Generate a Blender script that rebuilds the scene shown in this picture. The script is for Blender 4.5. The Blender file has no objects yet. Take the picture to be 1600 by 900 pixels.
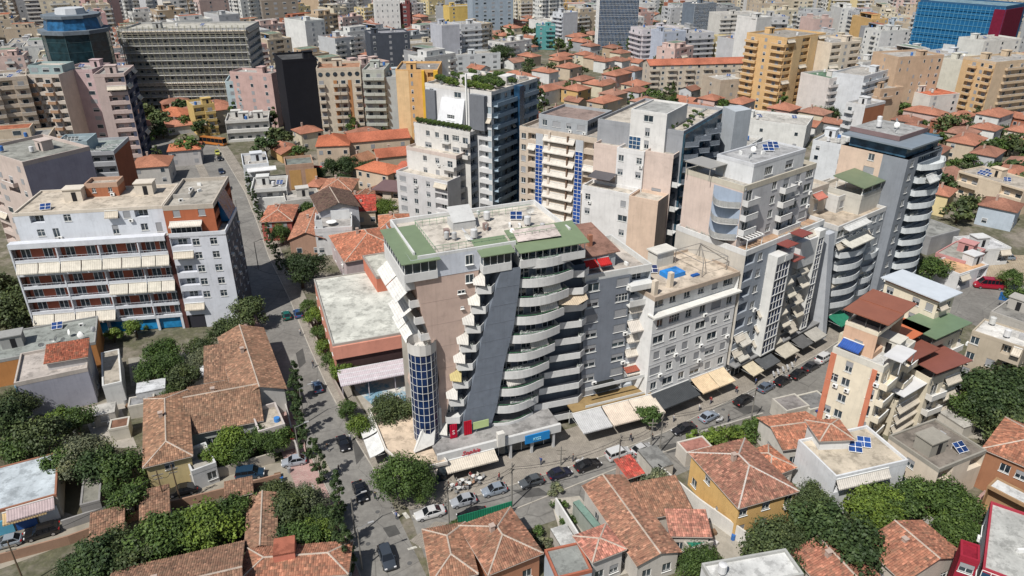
import bpy, math, random
import numpy as np
from mathutils import Matrix, Vector
rnd = random.Random(7)
C = bpy.context.scene.collection
S = bpy.context.scene
R = math.radians
# ------------------------------------------------------------------ camera
FPX, TH, HC = 1150.0, R(26.5), 80.0
cd_ = bpy.data.cameras.new('camera'); cam = bpy.data.objects.new('camera', cd_); C.objects.link(cam)
cd_.sensor_width = 36.0; cd_.lens = FPX / 1600 * 36.0; cd_.clip_end = 6000; cd_.clip_start = 1
cam.location = (0, 0, HC); cam.rotation_euler = (R(90) - TH, 0, 0); S.camera = cam
# ------------------------------------------------------------------ daylight
SUN_AZ = (0.59, 0.81); SUN_EL = R(54)          # horizontal travel direction of the light, elevation
w_ = bpy.data.worlds.new('World'); S.world = w_; w_.use_nodes = True
nt = w_.node_tree; bgn = nt.nodes['Background']
sky = nt.nodes.new('ShaderNodeTexSky'); sky.sky_type = 'NISHITA'; sky.sun_disc = False
sky.sun_elevation = SUN_EL; sky.sun_rotation = math.atan2(-SUN_AZ[0], -SUN_AZ[1]); sky.air_density = 1.2; sky.dust_density = 1.5
nt.links.new(sky.outputs[0], bgn.inputs[0]); bgn.inputs[1].default_value = 0.07
ld = bpy.data.lights.new('sun', 'SUN'); ld.energy = 5.0; ld.angle = R(0.55); ld.color = (1.0, 0.965, 0.91)
sun = bpy.data.objects.new('sun', ld); C.objects.link(sun)
sv = Vector((SUN_AZ[0], SUN_AZ[1], -math.tan(SUN_EL) * math.hypot(*SUN_AZ)))
sun.rotation_euler = sv.to_track_quat('-Z', 'Y').to_euler(); sun.location = (0, 0, 300)
S.view_settings.view_transform = 'Standard'; S.view_settings.look = 'None'; S.view_settings.exposure = 0.05; S.view_settings.gamma = 1.0
# ------------------------------------------------------------------ survey: photo ray -> world point at a height / on a wall plane
ct, st = math.cos(TH), math.sin(TH)
def ray(px, py):
    u = (px - 800) / FPX; v = (py - 450) / FPX
    return u, ct - v * st, -st - v * ct
def G(px, py, z=0.0):
    a, b, c = ray(px, py); t = (z - HC) / c
    return (a * t, b * t)
def PX(x, y, z=0.0):
    d = ct * y + st * (HC - z)
    return 800 + FPX * x / d, 450 + FPX * (ct * (HC - z) - st * y) / d, d
# ------------------------------------------------------------------ mesh builder
def idt(p): return p
class MB:
    def __init__(s): s.v = []; s.f = []; s.m = []
    def add(s, vs, fs, mi=0):
        n = len(s.v); s.v.extend(vs)
        for f in fs: s.f.append(tuple(i + n for i in f)); s.m.append(mi)
    def quad(s, a, b, c, d, mi=0): s.add([a, b, c, d], [(0, 1, 2, 3)], mi)
    def box(s, x0, x1, y0, y1, z0, z1, mi=0, T=None, skip=()):
        vs = [(x0, y0, z0), (x1, y0, z0), (x1, y1, z0), (x0, y1, z0), (x0, y0, z1), (x1, y0, z1), (x1, y1, z1), (x0, y1, z1)]
        if T: vs = [T(p) for p in vs]
        fs = [(0, 3, 2, 1), (4, 5, 6, 7), (0, 1, 5, 4), (1, 2, 6, 5), (2, 3, 7, 6), (3, 0, 4, 7)]
        s.add(vs, [f for i, f in enumerate(fs) if i not in skip], mi)
    def prism(s, poly, z0, z1, mi=0, top=None):
        n = len(poly); vs = [(x, y, z0) for x, y in poly] + [(x, y, z1) for x, y in poly]
        s.add(vs, [tuple(range(n - 1, -1, -1))], mi); s.add(vs, [tuple(range(n, 2 * n))], mi if top is None else top)
        s.add(vs, [(i, (i + 1) % n, n + (i + 1) % n, n + i) for i in range(n)], mi)
    def cyl(s, cx, cy, z0, z1, r0, r1=None, n=10, mi=0, cap=True):
        r1 = r0 if r1 is None else r1
        vs = [(cx + r * math.cos(6.28318 * i / n), cy + r * math.sin(6.28318 * i / n), z) for r, z in ((r0, z0), (r1, z1)) for i in range(n)]
        s.add(vs, [(i, (i + 1) % n, n + (i + 1) % n, n + i) for i in range(n)] + ([tuple(range(n, 2 * n)), tuple(range(n - 1, -1, -1))] if cap else []), mi)
    def tube(s, p, q, r, n=5, mi=0):
        p = Vector(p); q = Vector(q); d = (q - p).normalized()
        a = d.orthogonal().normalized(); b = d.cross(a)
        vs = [tuple(c + (a * math.cos(6.28318 * i / n) + b * math.sin(6.28318 * i / n)) * r) for c in (p, q) for i in range(n)]
        s.add(vs, [(i, (i + 1) % n, n + (i + 1) % n, n + i) for i in range(n)] + [tuple(range(n, 2 * n)), tuple(range(n - 1, -1, -1))], mi)
    def merge(s, o, x=0, y=0, z=0, rot=0):
        ca, sa = math.cos(rot), math.sin(rot)
        n = len(s.v); s.v.extend([(x + a * ca - b * sa, y + a * sa + b * ca, z + c) for a, b, c in o.v])
        s.f.extend([tuple(i + n for i in f) for f in o.f]); s.m.extend(o.m)
    def mesh(s, name, mats):
        me = bpy.data.meshes.new(name); me.from_pydata(s.v, [], s.f)
        for m in mats: me.materials.append(m)
        if len(mats) > 1: me.polygons.foreach_set('material_index', s.m)
        return me
    def build(s, name, mats, parent=None, color=None, loc=(0, 0, 0), rot=0, kind=None):
        if not s.f: return None
        if not isinstance(mats, (list, tuple)): mats = [mats]
        return link(name, s.mesh(name, mats), parent, color, loc, rot, kind)
def link(name, me, parent=None, color=None, loc=(0, 0, 0), rot=0, kind=None):
    o = bpy.data.objects.new(name, me); C.objects.link(o)
    o.location = loc
    if rot: o.rotation_euler = (0, 0, rot)
    if parent is not None: o.parent = parent
    if color is not None: o.color = (*color, 1.0)
    if kind: o['kind'] = kind
    return o
def empty(name, label, cat, loc=(0, 0, 0), rot=0, group=None):
    o = bpy.data.objects.new(name, None); C.objects.link(o); o.location = loc; o.rotation_euler = (0, 0, rot)
    o.empty_display_size = 0.5; o['label'] = label; o['category'] = cat
    if group: o['group'] = group
    return o
def tag(o, label, cat, group=None, kind=None):
    o['label'] = label; o['category'] = cat
    if group: o['group'] = group
    if kind: o['kind'] = kind
    return o
def copy_tree(o, loc=None, rot=None, label=None, color=None, group=None):
    r = o.copy(); C.objects.link(r)
    if loc is not None: r.location = loc
    if rot is not None: r.rotation_euler = (0, 0, rot)
    if label: r['label'] = label
    if group: r['group'] = group
    for ch in o.children:
        c = ch.copy(); C.objects.link(c); c.parent = r
        for g in ch.children:
            d = g.copy(); C.objects.link(d); d.parent = c
    return r
# ------------------------------------------------------------------ materials
MT = {}
def mat(name, fn):
    if name in MT: return MT[name]
    m = bpy.data.materials.new(name); m.use_nodes = True; n = m.node_tree.nodes; l = m.node_tree.links
    fn(m, n, l, n['Principled BSDF']); MT[name] = m; return m
def noise(n, l, scale, detail=4, vec=None, rough=.55):
    t = n.new('ShaderNodeTexNoise'); t.inputs['Scale'].default_value = scale; t.inputs['Detail'].default_value = detail; t.inputs['Roughness'].default_value = rough
    if vec is not None: l.new(vec, t.inputs['Vector'])
    return t.outputs[0]
def ramp(n, l, fac, pts):
    r = n.new('ShaderNodeValToRGB'); l.new(fac, r.inputs[0]); e = r.color_ramp.elements
    while len(e) < len(pts): e.new(.5)
    for k, (p, c) in enumerate(pts):
        e[k].position = p; e[k].color = (*c, 1) if not isinstance(c, (int, float)) else (c, c, c, 1)
    return r.outputs[0]
def mixc(n, l, fac, a, b, mode='MIX'):
    m = n.new('ShaderNodeMix'); m.data_type = 'RGBA'; m.blend_type = mode
    for sock, val in ((m.inputs['Factor'], fac), (m.inputs[6], a), (m.inputs[7], b)):
        if hasattr(val, 'is_linked') or hasattr(val, 'links'): l.new(val, sock)
        elif isinstance(val, tuple): sock.default_value = (*val, 1) if len(val) == 3 else val
        else: sock.default_value = val
    return m.outputs[2]
def coords(n, which='Object'):
    return n.new('ShaderNodeTexCoord').outputs[which]
def geo(n): return n.new('ShaderNodeNewGeometry').outputs['Position']
def scalev(n, l, vec, s):
    m = n.new('ShaderNodeMapping'); m.inputs['Scale'].default_value = s; l.new(vec, m.inputs[0]); return m.outputs[0]
def bump(n, l, b, h, st_=.3, dist=.05):
    k = n.new('ShaderNodeBump'); k.inputs['Strength'].default_value = st_; k.inputs['Distance'].default_value = dist
    l.new(h, k.inputs['Height']); l.new(k.outputs[0], b.inputs['Normal'])
def coloured(rough, lo=.78, hi=1.08, scale=.35, streak=True, spec=.3, bs=0, metallic=0):
    def f(m, n, l, b):
        oc = n.new('ShaderNodeObjectInfo').outputs['Color']; g = geo(n)
        a = ramp(n, l, noise(n, l, scale, 6, g, .65), [(.3, lo), (.7, hi)])
        c = mixc(n, l, 1.0, oc, a, 'MULTIPLY')
        if streak:
            pt = ramp(n, l, noise(n, l, .9, 7, g, .75), [(.56, 1.0), (.66, .8)]); c = mixc(n, l, .6, c, pt, 'MULTIPLY')
        if streak:
            s2 = ramp(n, l, noise(n, l, 1.0, 5, scalev(n, l, g, (2.2, 2.2, .16)), .6), [(.3, .74), (.5, 1.0)])
            c = mixc(n, l, .38, c, s2, 'MULTIPLY')
        l.new(c, b.inputs['Base Color']); b.inputs['Roughness'].default_value = rough; b.inputs['Specular IOR Level'].default_value = spec
        b.inputs['Metallic'].default_value = metallic
        if bs: bump(n, l, b, noise(n, l, bs, 4, g), .25, .03)
    return f
plaster = mat('plaster', coloured(.9, .84, 1.05, .3, True, .2, 6))
paint = mat('painted_metal', coloured(.45, .9, 1.05, .5, False, .4))
def _fab(m, n, l, b):
    coloured(.85, .78, 1.05, .8, True, .15)(m, n, l, b)
    c = b.inputs['Base Color'].links[0].from_socket; w = n.new('ShaderNodeTexWave'); w.bands_direction = 'X'; w.inputs['Scale'].default_value = .9; w.inputs['Distortion'].default_value = .6; l.new(coords(n), w.inputs['Vector'])
    l.new(mixc(n, l, 1, c, ramp(n, l, w.outputs[0], [(.05, .8), (.16, 1.0)]), 'MULTIPLY'), b.inputs['Base Color']); bump(n, l, b, w.outputs[0], .4, .08)
fabric = mat('awning_fabric', _fab)
def _roof(m, n, l, b):
    coloured(.92, .6, 1.12, .22, False, .15, 3)(m, n, l, b)
    c = b.inputs['Base Color'].links[0].from_socket; g = geo(n)
    s1 = ramp(n, l, noise(n, l, .55, 7, g, .75), [(.5, 1.0), (.57, .72), (.7, .6)]); s2 = ramp(n, l, noise(n, l, 2.6, 5, g, .8), [(.3, .85), (.7, 1.06)])
    l.new(mixc(n, l, .8, mixc(n, l, 1, c, s1, 'MULTIPLY'), s2, 'MULTIPLY'), b.inputs['Base Color'])
roofing = mat('roofing', _roof)
conc = mat('concrete', coloured(.92, .7, 1.08, .5, True, .15, 5))
def _flat(col, rough, metallic=0, spec=.5):
    def f(m, n, l, b):
        b.inputs['Base Color'].default_value = (*col, 1); b.inputs['Roughness'].default_value = rough
        b.inputs['Metallic'].default_value = metallic; b.inputs['Specular IOR Level'].default_value = spec
    return f
white = mat('white_frame', _flat((.72, .72, .7), .5, 0, .3))
dark = mat('dark_void', _flat((.018, .018, .02), .8, 0, .2))
rubber = mat('rubber', _flat((.02, .02, .022), .85, 0, .2))
chrome = mat('bare_metal', _flat((.5, .5, .52), .35, .8))
def _glass(m, n, l, b):
    g = geo(n)
    v = ramp(n, l, noise(n, l, .55, 2, g), [(.35, (.012, .02, .028)), (.65, (.05, .07, .085))])
    l.new(v, b.inputs['Base Color']); b.inputs['Roughness'].default_value = .08; b.inputs['Specular IOR Level'].default_value = .7
glass = mat('window_glass', _glass)
def _cglass(m, n, l, b):
    oc = n.new('ShaderNodeObjectInfo').outputs['Color']
    v = ramp(n, l, noise(n, l, .5, 2, geo(n)), [(.35, .6), (.65, 1.3)])
    l.new(mixc(n, l, 1.0, oc, v, 'MULTIPLY'), b.inputs['Base Color']); b.inputs['Roughness'].default_value = .2; b.inputs['Specular IOR Level'].default_value = .4
cglass = mat('tinted_glass', _cglass)
def _shutter(m, n, l, b):
    g = geo(n); wv = n.new('ShaderNodeTexWave'); wv.bands_direction = 'Z'; wv.inputs['Scale'].default_value = 6; l.new(g, wv.inputs['Vector'])
    l.new(mixc(n, l, .35, (.25, .26, .28), ramp(n, l, wv.outputs[0], [(.2, .2), (.6, .42)])), b.inputs['Base Color']); b.inputs['Roughness'].default_value = .6
shutter = mat('roller_shutter', _shutter)
def _tile(m, n, l, b):
    oc = n.new('ShaderNodeObjectInfo').outputs['Color']; g = geo(n)
    at = n.new('ShaderNodeAttribute'); at.attribute_name = 'tv'
    a = ramp(n, l, at.outputs['Fac'], [(0, (.5, .52, .55)), (.2, (.8, .8, .8)), (.8, (1.1, 1.08, 1.05)), (1, (1.6, 1.62, 1.6))])
    c = mixc(n, l, 1.0, oc, a, 'MULTIPLY')
    big = ramp(n, l, noise(n, l, .35, 6, g, .7), [(.3, (.55, .58, .6)), (.5, (.92, .95, .97)), (.72, (1.15, 1.18, 1.18))])
    c = mixc(n, l, 1.0, c, big, 'MULTIPLY')
    moss = ramp(n, l, noise(n, l, 1.3, 5, g, .7), [(.45, 0), (.68, .6)])
    c = mixc(n, l, moss, c, (.16, .125, .085))
    l.new(c, b.inputs['Base Color']); b.inputs['Roughness'].default_value = .9; b.inputs['Specular IOR Level'].default_value = .2
tile = mat('clay_tile', _tile)
def _ftile(m, n, l, b):
    oc = n.new('ShaderNodeObjectInfo').outputs['Color']; g = geo(n)
    f1 = ramp(n, l, noise(n, l, 2.4, 5, g, .8), [(.3, .55), (.7, 1.35)]); f2 = ramp(n, l, noise(n, l, .14, 3, g), [(.3, .7), (.7, 1.2)])
    c = mixc(n, l, 1.0, mixc(n, l, 1.0, oc, f1, 'MULTIPLY'), f2, 'MULTIPLY')
    l.new(c, b.inputs['Base Color']); b.inputs['Roughness'].default_value = .9; b.inputs['Specular IOR Level'].default_value = .2
    bump(n, l, b, noise(n, l, 3.5, 3, g), .5, .08)
ftile = mat('clay_tile_distant', _ftile)
def _leaf(m, n, l, b):
    oc = n.new('ShaderNodeObjectInfo'); at = n.new('ShaderNodeAttribute'); at.attribute_name = 'tv'
    a = ramp(n, l, at.outputs['Fac'], [(0, (.5, .55, .5)), (.5, (1, 1, 1)), (1, (1.9, 1.7, 1.3))])
    c = mixc(n, l, 1.0, oc.outputs['Color'], a, 'MULTIPLY')
    l.new(c, b.inputs['Base Color']); b.inputs['Roughness'].default_value = .6; b.inputs['Specular IOR Level'].default_value = .25
    b.inputs['Subsurface Weight'].default_value = 0
leaf = mat('leaf', _leaf)
bark = mat('bark', _flat((.09, .065, .045), .95, 0, .1))
def _asph(m, n, l, b):
    g = geo(n)
    c = ramp(n, l, noise(n, l, .12, 8, g, .65), [(.3, (.14, .133, .122)), (.5, (.18, .172, .158)), (.7, (.23, .22, .2))])
    p = ramp(n, l, noise(n, l, 1.1, 4, g, .7), [(.35, .82), (.65, 1.1)])
    cr = n.new('ShaderNodeTexVoronoi'); cr.feature = 'DISTANCE_TO_EDGE'; cr.inputs['Scale'].default_value = .16; l.new(g, cr.inputs['Vector'])
    k = ramp(n, l, cr.outputs['Distance'], [(0, .62), (.012, 1.0)])
    c = mixc(n, l, 1, mixc(n, l, 1, c, p, 'MULTIPLY'), k, 'MULTIPLY')
    l.new(c, b.inputs['Base Color']); b.inputs['Roughness'].default_value = .9; bump(n, l, b, noise(n, l, 14, 3, g), .2, .02)
asphalt = mat('asphalt', _asph)
def _ground(m, n, l, b):
    g = geo(n)
    c = ramp(n, l, noise(n, l, .05, 10, g, .7), [(.28, (.12, .105, .085)), (.4, (.22, .195, .16)), (.5, (.085, .085, .045)), (.6, (.2, .175, .14)), (.75, (.3, .27, .23))])
    p = ramp(n, l, noise(n, l, .9, 5, g, .7), [(.35, .7), (.65, 1.15)])
    l.new(mixc(n, l, 1, c, p, 'MULTIPLY'), b.inputs['Base Color']); b.inputs['Roughness'].default_value = .95; bump(n, l, b, noise(n, l, 2, 5, g), .3, .1)
groundm = mat('ground', _ground)
def _pave(c1, c2, sc):
    def f(m, n, l, b):
        g = geo(n); br = n.new('ShaderNodeTexBrick'); br.inputs['Scale'].default_value = sc
        br.inputs['Color1'].default_value = (*c1, 1); br.inputs['Color2'].default_value = (*c2, 1); br.inputs['Mortar'].default_value = (c1[0] * .5, c1[1] * .5, c1[2] * .5, 1)
        br.inputs['Mortar Size'].default_value = .025
        mp = n.new('ShaderNodeMapping'); mp.inputs['Rotation'].default_value = (0, 0, R(-23)); l.new(g, mp.inputs[0]); l.new(mp.outputs[0], br.inputs['Vector'])
        p = ramp(n, l, noise(n, l, .3, 6, g, .7), [(.3, .68), (.65, 1.15)])
        l.new(mixc(n, l, 1, br.outputs[0], p, 'MULTIPLY'), b.inputs['Base Color']); b.inputs['Roughness'].default_value = .9
    return f
pave_grey = mat('grey_paving', _pave((.27, .24, .205), (.31, .28, .235), 1.2))
pave_pink = mat('pink_paving', _pave((.4, .24, .22), (.45, .33, .29), 1.4))
def _mural(m, n, l, b):
    g = geo(n); c = ramp(n, l, noise(n, l, .16, 6, g, .75), [(.32, (.05, .13, .22)), (.46, (.16, .28, .36)), (.56, (.5, .48, .44)), (.7, (.62, .58, .52))])
    l.new(c, b.inputs['Base Color']); b.inputs['Roughness'].default_value = .85
court = mat('worn_blue_court', _mural)
def rgb(h):
    h = h.lstrip('#'); r = [int(h[i:i + 2], 16) / 255 for i in (0, 2, 4)]
    return tuple(((c + .055) / 1.055) ** 2.4 if c > .04 else c / 12.92 for c in r)
def jit(c, a=.05):
    k = 1 + rnd.uniform(-a, a); return tuple(min(.85, max(.01, x * k * (1 + rnd.uniform(-a, a) * .12))) for x in c)
WH = (.66, .66, .65); CREAM = (.58, .52, .43); GREY = (.2, .21, .23); LG = (.42, .43, .44); SALMON = (.5, .22, .15)
ORDN = ['first', 'second', 'third', 'fourth', 'fifth', 'sixth', 'seventh', 'eighth', 'ninth', 'tenth', 'eleventh', 'twelfth', 'thirteenth', 'fourteenth', 'fifteenth', 'sixteenth', 'seventeenth', 'eighteenth', 'nineteenth', 'twentieth']
TERRA = (.33, .125, .062); TERRAN = (.5, .17, .09); BROWN = (.2, .075, .045)
# ------------------------------------------------------------------ small repeated pieces, x along the wall, -y outward, origin lower left
PC = {}; MC = {}
MATS = {'window': [white, glass, shutter], 'balcony': [plaster, white, dark], 'awning': [fabric, white], 'air_conditioner': [white, dark], 'door': [white, glass],
        'curtain_wall': [white, cglass], 'shopfront': [white, glass, dark], 'railing': [paint], 'loggia': [plaster, white, dark], 'far_window': [white, glass, shutter],
        'solar_panel': [white, cglass], 'water_tank': [paint, chrome], 'satellite_dish': [white], 'planter': [leaf, conc]}
def P_window(w, h, var, far=False):
    b = MB(); t = .07
    if far:
        b.box(0, w, -.05, .02, 0, h, 2 if var == 2 else 0, skip=(4,)); z1 = h * .55 if var == 1 else h
        if var == 2: return b
        b.quad((t, -.06, t), (w - t, -.06, t), (w - t, -.06, z1 - t), (t, -.06, z1 - t), 1)
        if var == 1: b.quad((t, -.065, z1), (w - t, -.065, z1), (w - t, -.065, h - t), (t, -.065, h - t), 2)
        return b
    b.box(0, w, -.03, .03, 0, t, 0); b.box(0, w, -.03, .03, h - t, h, 0); b.box(0, t, -.03, .03, t, h - t, 0); b.box(w - t, w, -.03, .03, t, h - t, 0)
    b.box(w / 2 - .04, w / 2 + .04, -.028, .03, t, h - t, 0)
    if var == 3 and w > 1.8: b.box(w / 4 - .03, w / 4 + .03, -.026, .03, t, h - t, 0); b.box(w * .75 - .03, w * .75 + .03, -.026, .03, t, h - t, 0)
    if var == 3: b.box(t, w - t, -.024, .03, h * .62, h * .62 + .06, 0)
    b.quad((t, 0, t), (w - t, 0, t), (w - t, 0, h - t), (t, 0, h - t), 1)
    if var in (1, 2):
        z0 = h * .5 if var == 1 else .03
        b.box(.02, w - .02, -.075, -.035, z0, h - .01, 2)
    b.box(-.08, w + .08, -.26, .02, -.06, 0, 0)   # sill
    return b
def P_balcony(w, d, style):
    b = MB()
    b.box(0, w, -d, 0, -.16, 0, 0)
    if style in ('solid', 'dark'):
        for a in ((0, w, -d, -d + .1), (0, .1, -d + .1, 0), (w - .1, w, -d + .1, 0)): b.box(*a, 0, .95, 0)
        b.box(-.02, w + .02, -d - .03, -d + .13, .95, 1.0, 1)
    elif style == 'half':
        for a in ((0, w, -d, -d + .1), (0, .1, -d + .1, 0), (w - .1, w, -d + .1, 0)): b.box(*a, 0, .5, 0)
        b.box(0, w, -d + .02, -d + .07, .9, .95, 1)
        for k in range(int(w / .5) + 1): b.box(k * w / int(w / .5 + 1), k * w / int(w / .5 + 1) + .03, -d + .03, -d + .06, .5, .9, 1)
    else:
        n = max(4, int(w / .22))
        b.box(0, w, -d, -d + .05, .92, .98, 1); b.box(0, .05, -d, 0, .92, .98, 1); b.box(w - .05, w, -d, 0, .92, .98, 1)
        for k in range(n + 1): b.box(k * (w - .03) / n, k * (w - .03) / n + .03, -d + .01, -d + .04, 0, .92, 1, skip=(0, 1, 4))
        for k in range(3):
            for x in (0.01, w - .04): b.box(x, x + .03, -d + .3 + k * .3, -d + .33 + k * .3, 0, .92, 1, skip=(0, 1))
    return b
def P_awning(w, d, drop, val=.25):
    b = MB(); n = 3
    pts = [(-d * k / n, -drop * k / n - .12 * math.sin(math.pi * k / n)) for k in range(n + 1)]
    for (y0, z0), (y1, z1) in zip(pts, pts[1:]):
        b.quad((0, y1, z1), (w, y1, z1), (w, y0, z0), (0, y0, z0), 0); b.quad((0, y0, z0 - .04), (w, y0, z0 - .04), (w, y1, z1 - .04), (0, y1, z1 - .04), 0)
    b.box(0, w, -d - .03, -d, -drop - val, -drop, 0)
    b.box(0, w, -.12, 0, 0, .14, 1)
    for x in (.05, w - .08): b.tube((x, 0, -drop * .9), (x, -d, -drop - .02), .02, 4, 1)
    return b
def P_ac():
    b = MB(); b.box(0, .85, -.42, -.08, 0, .6, 0); b.box(.1, .16, -.1, 0, -.04, 0, 0); b.box(.7, .76, -.1, 0, -.04, 0, 0)
    vs = [(.34 + .22 * math.cos(6.283 * i / 10), -.425, .3 + .22 * math.sin(6.283 * i / 10)) for i in range(10)]; b.add(vs, [tuple(range(10))], 1); return b
def P_door(w, h):
    b = MB(); b.box(0, w, -.02, .04, 0, h, 0); n = 2 if w < 2.2 else 3
    for k in range(n): b.quad((.08 + k * w / n, -.03, .08), ((k + 1) * w / n - .06, -.03, .08), ((k + 1) * w / n - .06, -.03, h - .08), (.08 + k * w / n, -.03, h - .08), 1)
    return b
def P_curtain(w, h, nx, nz):
    b = MB()
    for i in range(nx + 1): b.box(i * w / nx - .04, i * w / nx + .04, -.1, 0, 0, h, 0, skip=(0, 1, 4))
    for k in range(nz + 1): b.box(0, w, -.09, 0, k * h / nz - .04, k * h / nz + .04, 0, skip=(3, 4, 5))
    b.quad((0, -.02, 0), (w, -.02, 0), (w, -.02, h), (0, -.02, h), 1); return b
def P_shop(w, h):
    b = MB(); b.quad((0, 0, 0), (w, 0, 0), (w, 0, h), (0, 0, h), 1)
    n = max(2, int(w / 1.4))
    for i in range(n + 1): b.box(i * (w - .08) / n, i * (w - .08) / n + .08, -.06, 0, 0, h, 0, skip=(0, 1, 4))
    b.box(0, w, -.07, 0, h * .75, h * .75 + .08, 0); b.box(0, w, -.07, 0, 0, .15, 2); return b
def P_solar(w, d):
    b = MB(); zt = d * .5; T = lambda p: (p[0], p[1], .25 + p[1] * .5 + p[2])
    b.box(0, w, 0, d, 0, .06, 0, T); n = max(1, int(w / 1.0))
    for i in range(n):
        for j in range(2):
            x0 = i * w / n + .04; x1 = (i + 1) * w / n - .04; y0 = j * d / 2 + .04; y1 = (j + 1) * d / 2 - .04
            b.add([T((x0, y0, .07)), T((x1, y0, .07)), T((x1, y1, .07)), T((x0, y1, .07))], [(0, 1, 2, 3)], 1)
    for x in (.1, w - .15): b.box(x, x + .05, d - .1, d - .05, 0, .25 + d * .5 - .03, 0); b.box(x, x + .05, .05, .1, 0, .27, 0)
    return b
def P_tank(r, h):
    b = MB(); b.cyl(0, 0, .4, .4 + h, r, r, 12, 0); b.cyl(0, 0, .4 + h, .55 + h, r, r * .3, 12, 0)
    for a in range(4): x, y = r * .7 * math.cos(a * 1.57 + .78), r * .7 * math.sin(a * 1.57 + .78); b.box(x - .04, x + .04, y - .04, y + .04, 0, .4, 1)
    return b
def P_dish(r):
    b = MB(); b.cyl(0, 0, 0, .8, .03, .03, 5, 0); n = 10; vs = [(0, .12, 1.0)]
    for k, (q, dep) in enumerate(((.5, .09), (1, 0))):
        for i in range(n):
            a = 6.283 * i / n; x, zz = r * q * math.cos(a), r * q * math.sin(a); vs.append((x, dep * 1.2 - .5 * zz * .6, 1.0 + zz))
    fs = [(0, 1 + i, 1 + (i + 1) % n) for i in range(n)] + [(1 + i, 1 + n + i, 1 + n + (i + 1) % n, 1 + (i + 1) % n) for i in range(n)]
    b.add(vs, fs, 0); b.tube((0, .1, .75), (0, -.5, 1.0), .015, 4, 0); return b
def P_planter(w):
    b = MB(); r2 = random.Random(int(w * 10)); b.box(0, w, 0, .35, 0, .35, 1)
    for k in range(int(w * 46)):
        x, y, z = r2.uniform(0, w), r2.uniform(-.12, .45), .3 + abs(r2.gauss(.15, .22)); s = r2.uniform(.06, .15); a = r2.uniform(0, 3.14); t = r2.uniform(-.8, .8)
        u = Vector((math.cos(a), math.sin(a), t)).normalized() * s; v = Vector((-math.sin(a), math.cos(a), r2.uniform(-.6, 1))).normalized() * s; p = Vector((x, y, z))
        b.add([tuple(p - u), tuple(p - v * .6), tuple(p + u), tuple(p + v * .6)], [(0, 1, 2, 3)], 0)
    return b
PF = {'window': P_window, 'balcony': P_balcony, 'awning': P_awning, 'air_conditioner': P_ac, 'door': P_door, 'curtain_wall': P_curtain, 'shopfront': P_shop,
      'solar_panel': P_solar, 'water_tank': P_tank, 'satellite_dish': P_dish, 'planter': P_planter}
def proto(kind, *a):
    k = (kind,) + a
    if k not in PC: PC[k] = PF[kind](*a)
    return PC[k]
def q1(x): return round(x * 5) / 5
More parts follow.
